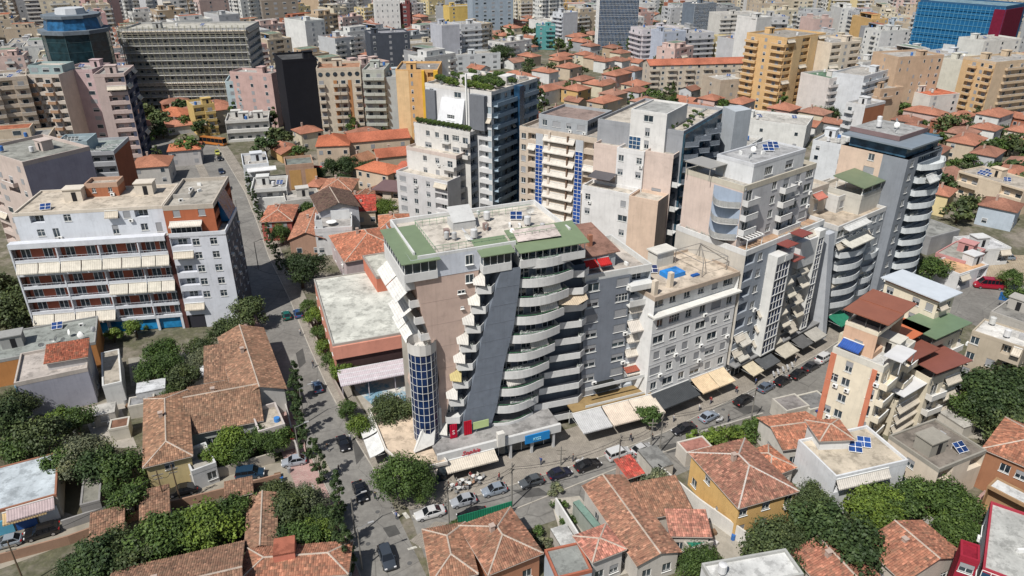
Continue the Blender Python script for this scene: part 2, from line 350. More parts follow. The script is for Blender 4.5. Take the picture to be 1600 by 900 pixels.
class Bld:
    """one building: an Empty at the near left corner of its footprint, x along the front, y to the back"""
    def __init__(s, name, label, cat, org, ang, w, d, h, near=True, group=None, base=0.0):
        s.e = empty(name, label, cat, (org[0], org[1], base), ang, group); s.w, s.d, s.h, s.near = w, d, h, near; s.ang = ang; s.org = org; s.mg = {}; s.cnt = {}
    def pos(s, k, t, o):
        return ((t, -o), (s.w + o, t), (s.w - t, s.d + o), (-o, s.d - t))[k]
    def put(s, kind, args, x, y, z, rot=0, color=None, far=None):
        near = s.near if far is None else not far
        if near and s.cnt.get(kind, 0) < 290:
            key = (kind,) + tuple(args)
            if key not in MC: MC[key] = proto(kind, *args).mesh(kind, MATS[kind])
            s.cnt[kind] = s.cnt.get(kind, 0) + 1
            return link(kind, MC[key], s.e, color or (.6, .6, .6), (x, y, z), rot)
        c = color or (.6, .6, .6); m = s.mg.setdefault((kind, c), MB()); m.merge(proto(kind, *args), x, y, z, rot)
    def onwall(s, k, kind, args, t, z, o=0.0, color=None):
        x, y = s.pos(k, t, o); return s.put(kind, args, x, y, z, R(90) * k, color)
    def finish(s):
        for (kind, c), m in s.mg.items():
            m.build(kind, MATS[kind], s.e, c, kind='stuff')
        s.mg = {}
    def add(s, name, mb, mats, color=None, kind=None): return mb.build(name, mats, s.e, color, kind=kind)
    def facade(s, k, rows, z0, fh, col, L0=None, L1=None, o=0.0, bal='solid', balc=None, awc=None, ac=.15, winv=None, thick=.3, gw=None, depth=1.3, name='wall'):
        """rows: top floor first, each a string of bays"""
        full = (s.w, s.d, s.w, s.d)[k]; L0 = 0 if L0 is None else L0; L1 = full if L1 is None else L1
        ca, sa = math.cos(R(90) * k), math.sin(R(90) * k)
        def T(t, q, z):       # along wall, inward depth, height
            x, y = s.pos(k, t, o - q); return (x, y, z)
        wm = MB(); nf = len(rows); rr = random.Random(hash((round(s.org[0]), round(s.org[1]), k)) & 0xffff)
        def wq(t0, t1, za, zb):
            if t1 - t0 > .01 and zb - za > .01: wm.quad(T(t0, 0, za), T(t1, 0, za), T(t1, 0, zb), T(t0, 0, zb))
        for fi in range(nf):
            row = rows[nf - 1 - fi]; za = z0 + fi * fh; zb = za + fh; nb = len(row); bw = (L1 - L0) / nb
            j = 0
            while j < nb:
                t = row[j]; n = 1
                if t in 'gDs_' or t in 'lLaA':
                    while j + n < nb and row[j + n] == t: n += 1
                t0 = L0 + j * bw; t1 = t0 + n * bw; W = t1 - t0; mid = (t0 + t1) / 2; j += n
                if t in '._':
                    wq(t0, t1, za, zb); continue
                if t == 'g':
                    s.onwall(k, 'curtain_wall', (round(W, 1), round(fh, 2), max(1, round(W / .95)), 3), t0 + (W - round(W, 1)) / 2, za, o, gw or (.03, .08, .16)); wq(t0, t1, za, zb); continue
                if t == 's':
                    wm.quad(T(t0, .6, za), T(t1, .6, za), T(t1, .6, zb), T(t0, .6, zb)); wq(t0, t1, zb - .7, zb)
                    s.onwall(k, 'shopfront', (q1(W - .3), q1(fh - .8)), t0 + .15, za + .02, o - .5); continue
                if t in 'lLD':
                    p0, p1, zc, zd = t0 + .12, t1 - .12, za + (1.0 if t != 'D' else .12), zb - .3
                    dep = depth
                    wq(t0, p0, za, zb); wq(p1, t1, za, zb); wq(p0, p1, za, zc); wq(p0, p1, zd, zb)
                    wm.quad(T(p0, 0, zd), T(p1, 0, zd), T(p1, dep, zd), T(p0, dep, zd)); wm.quad(T(p0, 0, zc), T(p0, dep, zc), T(p1, dep, zc), T(p1, 0, zc))
                    wm.quad(T(p0, 0, zc), T(p0, 0, zd), T(p0, dep, zd), T(p0, dep, zc)); wm.quad(T(p1, 0, zc), T(p1, dep, zc), T(p1, dep, zd), T(p1, 0, zd))
                    wm.quad(T(p0, dep, za + .1), T(p1, dep, za + .1), T(p1, dep, zd), T(p0, dep, zd))
                    m = max(1, int(W / 3.2))
                    for i in range(m):
                        dw = min(1.8, W / m - .5); s.onwall(k, 'door' , (q1(dw), 2.0), t0 + (i + .5) * W / m - dw / 2, za + .15, o - dep + .04) if s.near else s.onwall(k, 'window', (q1(dw), 1.6, rr.choice((0, 0, 1)), True), t0 + (i + .5) * W / m - dw / 2, za + .5, o - dep + .04)
                    if t == 'L' or rr.random() < .12:
                        s.onwall(k, 'awning', (q1(W - .3), .9, 1.1), t0 + .15, zd + .1, o, awc or CREAM)
                    continue
                if t in 'baAr':
                    ww = min(1.8, W - .5); hh = 2.15; oz = .12
                elif t == 'W': ww, hh, oz = min(2.4, W - .4), 1.5, .95
                elif t == 'n': ww, hh, oz = min(.8, W - .3), 1.5, .95
                elif t == 'x': ww, hh, oz = .6, .6, 1.6
                elif t == 't': ww, hh, oz = min(1.2, W - .3), 2.0, .5
                else: ww, hh, oz = min(1.35, W - .35), 1.5, .95
                ww = q1(ww); hh = min(hh, fh - oz - .2); a0 = mid - ww / 2; a1 = mid + ww / 2; zc, zd = za + oz, za + oz + hh
                var = (winv or rr.choices((0, 1, 2, 3), (.35, .25, .25, .15))[0]) if t not in 'baAr' else rr.choice((0, 0, 1, 3))
                if winv == 9: var = 3
                if s.near:
                    wq(t0, a0, za, zb); wq(a1, t1, za, zb); wq(a0, a1, za, zc); wq(a0, a1, zd, zb); r_ = .2
                    wm.quad(T(a0, 0, zd), T(a1, 0, zd), T(a1, r_, zd), T(a0, r_, zd)); wm.quad(T(a0, 0, zc), T(a0, r_, zc), T(a1, r_, zc), T(a1, 0, zc))
                    wm.quad(T(a0, 0, zc), T(a0, 0, zd), T(a0, r_, zd), T(a0, r_, zc)); wm.quad(T(a1, 0, zc), T(a1, r_, zc), T(a1, r_, zd), T(a1, 0, zd))
                    wm.quad(T(a0, r_, zc), T(a1, r_, zc), T(a1, r_, zd), T(a0, r_, zd))
                    s.onwall(k, 'window', (ww, round(hh, 2), var), a0, zc, o - .14)
                else:
                    wq(t0, t1, za, zb); s.onwall(k, 'window', (ww, round(hh, 1), min(var, 2), True), a0, zc, o)
                if t in 'baAr':
                    st_ = 'rail' if t == 'r' else bal
                    s.onwall(k, 'balcony', (q1(W - .15), 1.2, st_), t0 + .07, za, o, balc or col)
                    if t in 'aA': s.onwall(k, 'awning', (q1(W - .2), 1.4, 1.5 if t == 'A' else 1.0), t0 + .1, zb - .25, o, jit(awc or CREAM, .12))
                elif s.near and rr.random() < ac: s.onwall(k, 'air_conditioner', (), a1 - .5 if W > 2 else a0, za + .15, o)
        wm.build(name, plaster, s.e, col)
    def core(s, col=(.2, .2, .2), inset=1.5, h=None):
        pass
    def flatroof(s, col=(.42, .4, .37), par=.8, parc=WH, clutter=4, h=None, x0=0, x1=None, y0=0, y1=None, solar=0, name='roof', t=.25):
        h = s.h if h is None else h; x1 = s.w if x1 is None else x1; y1 = s.d if y1 is None else y1
        m = MB(); m.box(x0, x1, y0, y1, h - .3, h, 0); m.build(name, roofing, s.e, col)
        if par:
            m = MB(); z0, z1 = h - .31, h + par; o = .03
            m.box(x0 - o, x1 + o, y0 - o, y0 + t, z0, z1); m.box(x0 - o, x1 + o, y1 - t, y1 + o, z0, z1); m.box(x0 - o, x0 + t, y0 + t, y1 - t, z0, z1 - .003); m.box(x1 - t, x1 + o, y0 + t, y1 - t, z0, z1 - .003)
            m.build('parapet', plaster, s.e, parc)
        W, D = x1 - x0, y1 - y0
        rr = random.Random(int(abs(s.org[0]) * 13 + abs(s.org[1]) * 7 + clutter))
        taken = []
        def spot(rad):
            for _ in range(12):
                x, y = x0 + rr.uniform(.15, .85) * W, y0 + rr.uniform(.15, .85) * D
                if all((x - a) ** 2 + (y - b) ** 2 > (rad + c) ** 2 for a, b, c in taken): taken.append((x, y, rad)); return x, y
            return None
        for i in range(clutter):
            c = rr.choice(('stair', 'tank', 'dish', 'ac', 'solar', 'tank', 'duct')) if i or W < 6 else 'stair'
            if c == 'stair' and (W < 7 or D < 7): c = 'tank'
            p = spot({'stair': 2.6, 'solar': 1.7}.get(c, .9))
            if not p: continue
            x, y = p
            if c == 'stair':
                m = MB(); m.box(x - 2, x + 1.6, y - 1.4, y + 1.4, h, h + 2.5, 0); m.box(x - 2.2, x + 1.8, y - 1.6, y + 1.6, h + 2.5, h + 2.7, 0); m.box(x - .4, x + .5, y - 1.43, y - 1.38, h + .003, h + 2.0, 1)
                m.build('roof_stair_house', [plaster, dark], s.e, parc)
            elif c == 'tank': s.put('water_tank', (.55, 1.2), x, y, h, 0, rr.choice(((.6, .6, .6), (.05, .15, .4), (.5, .5, .48))))
            elif c == 'dish': s.put('satellite_dish', (.5,), x, y, h, rr.uniform(0, 6))
            elif c == 'ac': s.put('air_conditioner', (), x, y, h, rr.uniform(0, 6))
            elif c == 'duct':
                m = MB(); m.box(x - .5, x + .5, y - .5, y + .5, h + .003, h + .9, 0); m.build('vent_box', conc, s.e, (.4, .4, .4))
            else: s.put('solar_panel', (2.0, 1.6), x - 1, y - .8, h, -s.ang + R(rr.choice((-20, 0, 20))), (.02, .05, .16))
        for i in range(solar): s.put('solar_panel', (4.0, 1.8), x0 + W * .2, y0 + D * (.2 + .25 * i), h, 0, (.02, .05, .16))
def rect(a, b, c, h):
    """near edge a->b and a back point c (or depth in metres) given where the eye sees them at height h"""
    A = G(*a, h); B_ = G(*b, h); w = math.hypot(B_[0] - A[0], B_[1] - A[1]); ang = math.atan2(B_[1] - A[1], B_[0] - A[0])
    if isinstance(c, (int, float)): d = c
    else:
        P = G(*c, h); d = -(P[0] - A[0]) * math.sin(ang) + (P[1] - A[1]) * math.cos(ang)
    if d < 0: A = (A[0] - d * -math.sin(ang) * -1, A[1] + d * math.cos(ang)); A = (A[0], A[1]); d = -d
    return A, ang, w, d
def rect_right(b, c, w, h):
    """from the near right and far right corners as seen at height h, and the width in metres"""
    P, Q = G(*b, h), G(*c, h); d = math.hypot(Q[0] - P[0], Q[1] - P[1]); a = math.atan2(Q[1] - P[1], Q[0] - P[0]) - math.pi / 2
    return (P[0] - w * math.cos(a), P[1] - w * math.sin(a)), a, w, d
FOOT = []          # footprints (centre, radius) that the generated city keeps clear of
def note(org, ang, w, d, pad=1.0):
    cx = org[0] + math.cos(ang) * w / 2 - math.sin(ang) * d / 2; cy = org[1] + math.sin(ang) * w / 2 + math.cos(ang) * d / 2
    FOOT.append((cx, cy, ang, w / 2 + pad, d / 2 + pad))
def covered(x, y, r=0):
    for cx, cy, a, hw, hd in FOOT:
        dx, dy = x - cx, y - cy; ca, sa = math.cos(a), math.sin(a)
        if abs(dx * ca + dy * sa) < hw + r and abs(-dx * sa + dy * ca) < hd + r: return True
    return False
def simple(label, a, b, c, h, nf, col, f=None, r=None, l=None, bk=None, cat='apartment building', name='apartment_building', roofc=(.42, .4, .37), par=.8, parc=None, clutter=4,
           near=None, gf=0.0, o=0, bal='solid', balc=None, awc=None, cols=None, winv=None, group=None, ac=.12, solar=0, roof=True, gw=None, rect_=None, shop=None):
    org, ang, w, d = rect_ or rect(a, b, c, h)
    dist = math.hypot(org[0], org[1])
    near = dist < 185 if near is None else near
    B = Bld(name, label, cat, org, ang, w, d, h, near, group); note(org, ang, w, d)
    fh = (h - gf) / nf
    def rows(x, L):
        if x is None: x = '.'
        if isinstance(x, str): x = [x] * nf
        x = list(x)
        while len(x) < nf: x.append(x[-1])
        return x[:nf]
    for k, x in ((0, f), (1, r), (2, bk), (3, l)):
        c_ = (cols or {}).get(k, col)
        B.facade(k, rows(x, 0), gf, fh, c_, bal=bal, balc=balc, awc=awc, winv=winv, ac=ac, gw=gw)
        if gf:
            L = (w, d, w, d)[k]; B.facade(k, [('s' if (shop or (0,)).count(k) else '.') * max(1, int(L / 4))], 0, gf, c_)
    if roof: B.flatroof(roofc, par, parc or col, clutter, solar=solar)
    return B
# ------------------------------------------------------------------ tiled roofs
def tile_planes(planes, p=.3, dv=.45, seed=1):
    """planes: (A, u, v, L, V, i0, i1): eave start, unit along eave, unit upslope, eave length, slope length, insets of the top"""
    rg = np.random.default_rng(seed); VS = []; FS = []; TV = []; base = 0
    for A, u, v, L, V, i0, i1 in planes:
        A, u, v = np.array(A, float), np.array(u, float), np.array(v, float); n = np.cross(u, v)
        nc = max(1, int(L / p)); pp = L / nc
        for j in range(nc):
            uc = (j + .5) * pp; vm = V * min(1, uc / i0 if i0 > .01 else 1, (L - uc) / i1 if i1 > .01 else 1)
            nr = max(1, int(math.ceil(vm / dv)))
            v0 = np.arange(nr) * dv; v1 = np.minimum(v0 + dv + .03, vm)
            jit_ = rg.normal(0, .012, nr)
            q = np.empty((nr, 6, 3))
            for k, (du, dh) in enumerate(((0.01, .0), (.5, .1), (.99, .0))):
                q[:, k] = A + u * (j + du) * pp + np.outer(v0, v) + n * (dh + .06 + jit_)[:, None]
                q[:, k + 3] = A + u * (j + du) * pp + np.outer(v1, v) + n * (dh + .015 + jit_)[:, None]
            VS.append(q.reshape(-1, 3)); b = base + np.arange(nr)[:, None] * 6
            FS.append(np.stack([b + np.array([0, 1, 4, 3]), b + np.array([1, 2, 5, 4])], 1).reshape(-1, 4)); base += nr * 6
            TV.append(np.repeat(rg.random(nr), 2))
        i0_, i1_ = i0, i1
        q = np.array([A, A + u * L, A + u * (L - i1_) + v * V, A + u * i0_ + v * V]); VS.append(q); FS.append(np.array([[base, base + 1, base + 2, base + 3]])); base += 4; TV.append(np.array([.1]))
    return np.concatenate(VS), np.concatenate(FS), np.concatenate(TV)
def np_mesh(name, V, F, tv, mats):
    me = bpy.data.meshes.new(name); n = len(F); k = F.shape[1]
    me.vertices.add(len(V)); me.vertices.foreach_set('co', V.astype(np.float32).ravel())
    me.loops.add(n * k); me.loops.foreach_set('vertex_index', F.astype(np.int32).ravel())
    me.polygons.add(n); me.polygons.foreach_set('loop_start', np.arange(0, n * k, k, dtype=np.int32))
    me.update(calc_edges=True)
    if tv is not None:
        at = me.attributes.new('tv', 'FLOAT', 'FACE'); at.data.foreach_set('value', tv.astype(np.float32))
    for m in mats: me.materials.append(m)
    return me
def tiled(B, kind, h, col, pitch=.42, over=.35, axis=None, x0=0, x1=None, y0=0, y1=None, wallc=CREAM, ridgec=(.5, .42, .35), detail=True, name='tiled_roof', mono=None):
    x1 = B.w if x1 is None else x1; y1 = B.d if y1 is None else y1
    X0, X1, Y0, Y1 = x0 - over, x1 + over, y0 - over, y1 + over; W, D = X1 - X0, Y1 - Y0; e = h - over * pitch
    sl = math.hypot(1, pitch); cu = 1 / sl; su = pitch / sl
    def pl(A, u, inx, L, V, i0, i1): return ((*A, e), (*u, 0), (inx[0] * cu, inx[1] * cu, su), L, V * sl, i0, i1)
    axis = axis or ('x' if W >= D else 'y'); P = []; rid = []
    if kind == 'mono':
        P.append(pl((X0, Y0), (1, 0), (0, 1), W, D, 0, 0)) if axis == 'x' else P.append(pl((X0, Y1), (0, -1), (1, 0), D, W, 0, 0))
        zt = e + (D if axis == 'x' else W) * pitch
    elif axis == 'x':
        m = D / 2; ins = min(m, W / 2) if kind == 'hip' else 0
        P += [pl((X0, Y0), (1, 0), (0, 1), W, m, ins, ins), pl((X1, Y1), (-1, 0), (0, -1), W, m, ins, ins)]; zr = e + m * pitch
        rid.append(((X0 + ins, Y0 + m, zr), (X1 - ins, Y0 + m, zr)))
        if kind == 'hip':
            P += [pl((X1, Y0), (0, 1), (-1, 0), D, ins, m, m), pl((X0, Y1), (0, -1), (1, 0), D, ins, m, m)]
            for cx, cy, rx in ((X0, Y0, X0 + ins), (X0, Y1, X0 + ins), (X1, Y0, X1 - ins), (X1, Y1, X1 - ins)): rid.append(((cx, cy, e), (rx, Y0 + m, zr)))
    else:
        m = W / 2; ins = min(m, D / 2) if kind == 'hip' else 0
        P += [pl((X1, Y0), (0, 1), (-1, 0), D, m, ins, ins), pl((X0, Y1), (0, -1), (1, 0), D, m, ins, ins)]; zr = e + m * pitch
        rid.append(((X0 + m, Y0 + ins, zr), (X0 + m, Y1 - ins, zr)))
        if kind == 'hip':
            P += [pl((X0, Y0), (1, 0), (0, 1), W, ins, m, m), pl((X1, Y1), (-1, 0), (0, -1), W, ins, m, m)]
            for cx, cy, ry in ((X0, Y0, Y0 + ins), (X1, Y0, Y0 + ins), (X0, Y1, Y1 - ins), (X1, Y1, Y1 - ins)): rid.append(((cx, cy, e), (X0 + m, ry, zr)))
    if detail:
        V, F, tv = tile_planes(P, seed=int(abs(B.org[0] * 10))); me = np_mesh(name, V, F, tv, [tile]); link(name, me, B.e, col, kind='stuff')
        rb = MB()
        for p, q in rid: rb.tube((p[0], p[1], p[2] + .06), (q[0], q[1], q[2] + .06), .13, 5, 0)
        rb.build('ridge_cap', conc, B.e, ridgec)
        g = MB()
        for p in P:
            A = Vector(p[0]); u = Vector(p[1]); g.tube(A - Vector((0, 0, .05)), A + u * p[3] - Vector((0, 0, .05)), .07, 5)
        g.build('gutter', paint, B.e, (.35, .3, .26))
    else:
        m2 = MB()
        for A, u, v, L, V, i0, i1 in P:
            A, u, v = Vector(A), Vector(u), Vector(v); m2.quad(*(tuple(q) for q in (A, A + u * L, A + u * (L - i1) + v * V, A + u * i0 + v * V)))
            m2.quad(*(tuple(q - Vector((0, 0, .12))) for q in (A, A + u * L, A + u * (L - i1) + v * V, A + u * i0 + v * V)))
        m2.build(name, ftile, B.e, col)
    if kind != 'hip':
        g = MB(); z0 = h - .02; ov = over
        if kind == 'mono':
            if axis == 'x': g.add([(x0, y0, z0), (x0, y1, z0), (x0, y1, h + (y1 - y0) * pitch)], [(0, 1, 2)]); g.add([(x1, y0, z0), (x1, y1, z0), (x1, y1, h + (y1 - y0) * pitch)], [(0, 1, 2)]); g.quad((x0, y1, z0), (x1, y1, z0), (x1, y1, h + (y1 - y0) * pitch), (x0, y1, h + (y1 - y0) * pitch))
            else: g.add([(x0, y0, z0), (x1, y0, z0), (x1, y0, h + (x1 - x0) * pitch)], [(0, 1, 2)]); g.add([(x0, y1, z0), (x1, y1, z0), (x1, y1, h + (x1 - x0) * pitch)], [(0, 1, 2)]); g.quad((x1, y0, z0), (x1, y1, z0), (x1, y1, h + (x1 - x0) * pitch), (x1, y0, h + (x1 - x0) * pitch))
        elif axis == 'x':
            zz = h + (y1 - y0) / 2 * pitch; ym = (y0 + y1) / 2
            for x in (x0, x1): g.add([(x, y0, z0), (x, y1, z0), (x, ym, zz)], [(0, 1, 2)])
        else:
            zz = h + (x1 - x0) / 2 * pitch; xm = (x0 + x1) / 2
            for y in (y0, y1): g.add([(x0, y, z0), (x1, y, z0), (xm, y, zz)], [(0, 1, 2)])
        g.build('gable_wall', plaster, B.e, wallc)
def house(label, a, b, c, h, nf, col, tc, f='ww', r='w', l='w', bk='w', kind='hip', axis=None, pitch=.42, chim=1, near=None, over=.4, cols=None, group=None, name='house', rect_=None, ridgec=(.5, .42, .35), bal='solid', balc=None):
    B = simple(label, a, b, c, h, nf, col, f, r, l, bk, cat='house', name=name, roof=False, near=near, cols=cols, group=group, ac=.08, rect_=rect_, bal=bal, balc=balc)
    dist = math.hypot(*B.org)
    tiled(B, kind, h, tc, pitch, over, axis, wallc=col, detail=dist < 230 if near is None else near, ridgec=ridgec)
    if chim:
        m = MB(); x, y = B.w * .35, B.d * .55; zt = h + min(B.w, B.d) / 2 * pitch + .7; m.box(x, x + .6, y, y + .6, h - .2, zt, 0); m.box(x - .08, x + .68, y - .08, y + .68, zt, zt + .12, 0); m.build('chimney', plaster, B.e, (.42, .33, .28))
    B.finish(); return B
# ------------------------------------------------------------------ setting: ground, streets, pavements
def sheet(name, poly, z, m, kind='structure', label=None):
    me = bpy.data.meshes.new(name); me.from_pydata([(x, y, z) for x, y in poly], [], [tuple(range(len(poly)))]); me.materials.append(m)
    o = link(name, me, kind=kind)
    return o
g_ = MB(); g_.quad((-3000, -200, 0), (3000, -200, 0), (3000, 5000, 0), (-3000, 5000, 0)); go = g_.build('ground', groundm, kind='structure')
def offset(pl, d):
    out = []
    for i, p in enumerate(pl):
        a = Vector(pl[max(0, i - 1)]); b = Vector(pl[min(len(pl) - 1, i + 1)]); t = (b - a).normalized(); out.append((p[0] - t.y * d, p[1] + t.x * d))
    return out
def ribbon(name, pl, d0, d1, z, m, zz=None, kind='structure'):
    A, B_ = offset(pl, d0), offset(pl, d1); b = MB()
    for i in range(len(pl) - 1):
        q = [A[i], A[i + 1], B_[i + 1], B_[i]]
        if zz is None: b.quad(*[(x, y, z) for x, y in q])
        else:
            b.quad(*[(x, y, zz) for x, y in q]); b.quad((*q[0], z), (*q[1], z), (*q[1], zz), (*q[0], zz)); b.quad((*q[3], zz), (*q[2], zz), (*q[2], z), (*q[3], z))
    return b.build(name, m, kind=kind)
# left street: right hand kerb from far to near (left of travel direction = +offset = east side)
LK = [G(*p) for p in ((330, 215), (347, 240), (383, 300), (403, 350), (420, 400), (453, 467), (483, 540), (510, 600), (533, 643), (560, 692), (596, 752))]
LK.append((LK[-1][0] + 6.5, LK[-1][1] - 13.5)); LK.append((LK[-1][0] + 13, LK[-1][1] - 27))
LK0 = LK[:-2]
ribbon('left_street', LK, 0, -8.2, .008, asphalt)
ribbon('pink_pavement', LK[4:], -8.2, -12.2, 0, pave_pink, .11); ribbon('grey_pavement', LK[:5], -8.2, -11.0, 0, pave_grey, .1)
ribbon('grey_pavement', LK0, 0, 3.6, 0, pave_grey, .12)
KB = (.42, .39, .34, 1)
ribbon('kerb', LK0, -.18, -.003, 0, conc, .13).color = KB
ribbon('kerb', LK[2:], -8.17, -8.02, 0, conc, .13).color = KB
MKB = [G(*p) for p in ((640, 800), (680, 790), (735, 778), (800, 759), (883, 733), (960, 708), (1040, 676), (1133, 630), (1200, 598), (1290, 548), (1360, 500), (1440, 452))]
ribbon('main_street', MKB, 1.0, -9.5, .012, asphalt)
ribbon('kerb', MKB[2:], 0.0, .18, 0, conc, .14).color = KB
MKP = MKB[2:]
ribbon('grey_pavement', MKP, .183, 9.0, 0, pave_grey, .125)
ribbon('kerb', [G(*p) for p in ((800, 797), (960, 733), (1083, 690), (1180, 648))], -.2, 0, 0, conc, .12).color = KB
# square at the far end of the main street
sheet('junction_road', [G(*p) for p in ((1380, 470), (1440, 425), (1530, 425), (1660, 455), (1660, 560), (1500, 500), (1420, 500))], .016, asphalt)
sheet('sandy_forecourt', [G(*p) for p in ((1445, 425), (1470, 395), (1640, 400), (1640, 450), (1530, 437), (1480, 430))], .024, mat('sand_paving', _pave((.36, .29, .2), (.4, .33, .24), .6)))
# lanes
LN = [G(*p) for p in ((-40, 885), (60, 848), (140, 818), (230, 783), (330, 757), (420, 741), (470, 735), (510, 722))]
ribbon('side_lane', LN, 2.6, -2.6, .02, mat('lane_asphalt', coloured(.95, .7, 1.1, .3, False, .1)))
bpy.data.objects['side_lane'].color = (.3, .27, .22, 1)
ribbon('alley', [G(*p) for p in ((1000, 716), (1075, 780), (1180, 868), (1230, 915))], 1.4, -1.6, .02, mat('lane_asphalt', None)); bpy.data.objects['alley'].color = (.34, .31, .27, 1)
sheet('corner_pavement', [G(*p) for p in ((700, 880), (640, 845), (680, 815), (716, 818), (660, 832), (735, 905))], .03, pave_grey)
sheet('cafe_corner_pavement', [G(*p) for p in ((596, 752), (640, 798), (735, 778), (760, 740), (700, 690), (600, 640), (560, 660), (565, 700))], .145, pave_grey)
# painted marks
mk = mat('road_paint', coloured(.8, .5, 1.05, 2.0, False, .2))
def mark(name, pts):
    o = sheet(name, [G(*p) for p in pts], .024, mk); o.color = (.6, .58, .52, 1); o['kind'] = 'structure'
for q in range(3): mark('give_way_marking', [(612 + q * 16, 799 + q * 3), (618 + q * 16, 797 + q * 3), (625 + q * 16, 806 + q * 3), (619 + q * 16, 808 + q * 3)])
for q in range(3): mark('give_way_marking', [(636 + q * 18, 857 - q * 4), (650 + q * 18, 853 - q * 4), (652 + q * 18, 856 - q * 4), (638 + q * 18, 860 - q * 4)])
# ------------------------------------------------------------------ plants
def crown_mesh(name, seed, n, clumps, rx, rz, zc, size, shape='round', cl_r=.42):
    rg = np.random.default_rng(seed)
    if shape == 'cone': # columnar
        t = rg.random(clumps); z = t * 2 * rz; rad = rx * np.sqrt(np.clip(1 - (2 * t - .85) ** 2, .05, 1)) * rg.uniform(.5, 1, clumps); a = rg.random(clumps) * 6.283
        cc = np.stack([rad * np.cos(a), rad * np.sin(a), z + zc - rz], 1)
    else:
        d = rg.normal(size=(clumps, 3)); d /= np.linalg.norm(d, axis=1)[:, None]; d[:, 2] = np.where(d[:, 2] < -.45, -d[:, 2], d[:, 2])
        r = rg.uniform(.35, 1.0, clumps) ** .6; cc = d * r[:, None] * np.array([rx * .82, rx * .82, rz * .82]); cc[:, 2] += zc
        cc[:, 0] += rg.normal(0, .1 * rx); cc[:, :2] *= (1 + .22 * np.sin(3 * np.arctan2(cc[:, 1], cc[:, 0]) + rg.random() * 6))[:, None]
    cr = rg.uniform(.55, 1.15, clumps) * cl_r * rx
    w = rg.integers(0, clumps, n); d = rg.normal(size=(n, 3)); d /= np.linalg.norm(d, axis=1)[:, None]
    p = cc[w] + d * (cr[w] * rg.random(n) ** .45)[:, None] * np.array([1, 1, .8])
    nn = d + rg.normal(0, .5, (n, 3)); nn[:, 2] += .35; nn /= np.linalg.norm(nn, axis=1)[:, None]
    u = np.cross(nn, rg.normal(size=(n, 3))); u /= np.linalg.norm(u, axis=1)[:, None]; v = np.cross(nn, u); s = size * rg.uniform(.55, 1.25, n)[:, None]
    V = np.stack([p - u * s, p - v * s * .6, p + u * s, p + v * s * .6], 1).reshape(-1, 3); F = np.arange(n * 4).reshape(-1, 4)
    tvc = rg.random(clumps); tv = np.clip(tvc[w] * .6 + rg.random(n) * .4, 0, 1)
    return np_mesh(name, V, F, tv, [leaf])
def trunk_mesh(seed, h, r, spread):
    b = MB(); rr = random.Random(seed); b.cyl(0, 0, -.05, h * .55, r, r * .7, 7)
    for i in range(6):
        a = i * 1.05 + rr.random(); b.tube((0, 0, h * (.38 + .03 * i)), (spread * math.cos(a), spread * math.sin(a), h * rr.uniform(.75, 1.0)), r * .32, 5)
    return b.mesh('trunk', [bark])
TREES = {}
def tree_kind(k):
    if k in TREES: return TREES[k]
    base, var = k.split(':') if ':' in k else (k, '0'); sd = hash_(k)
    spec = {'big': (9500, 52, 4.9, 3.5, 4.5, .2, 'round'), 'mid': (5200, 34, 3.1, 2.5, 3.0, .18, 'round'), 'small': (2200, 18, 1.8, 1.4, 1.7, .15, 'round'),
            'cypress': (3600, 46, 1.15, 4.6, 4.9, .16, 'cone'), 'bush': (1100, 10, 1.4, .9, .8, .14, 'round'), 'far': (620, 16, 3.8, 3.0, 3.6, .5, 'round'), 'tallfar': (520, 16, 2.2, 4.6, 5.2, .45, 'round')}[base]
    n, cl, rx, rz, zc, sz, shp = spec
    TREES[k] = (crown_mesh('crown', sd, n, cl, rx, rz, zc, sz, shp), trunk_mesh(sd, zc + rz * .4, .05 + rx * .06, rx * .6)); return TREES[k]
def hash_(s): return sum(ord(c) * (i * 31 + 7) for i, c in enumerate(s)) % 9973
GRN = {'dark': (.036, .06, .022), 'green': (.05, .085, .022), 'olive': (.11, .125, .075), 'bright': (.085, .13, .024), 'dull': (.055, .075, .03)}
def tree(px, py, kind, tone, label, sc=1.0, group=None, z=0, world=None, cat='tree', name='tree'):
    x, y = world or G(px, py, z + {'big': 3.6, 'mid': 2.6, 'cypress': 2.0}.get(kind.split(':')[0], 0) * sc); cm, tm = tree_kind(kind)
    e = empty(name, label, cat, (x, y, z), rnd.uniform(0, 6.28), group); e.scale = (sc, sc, sc * rnd.uniform(.92, 1.08))
    link('crown', cm, e, jit(GRN[tone], .15)); link('trunk', tm, e); return e
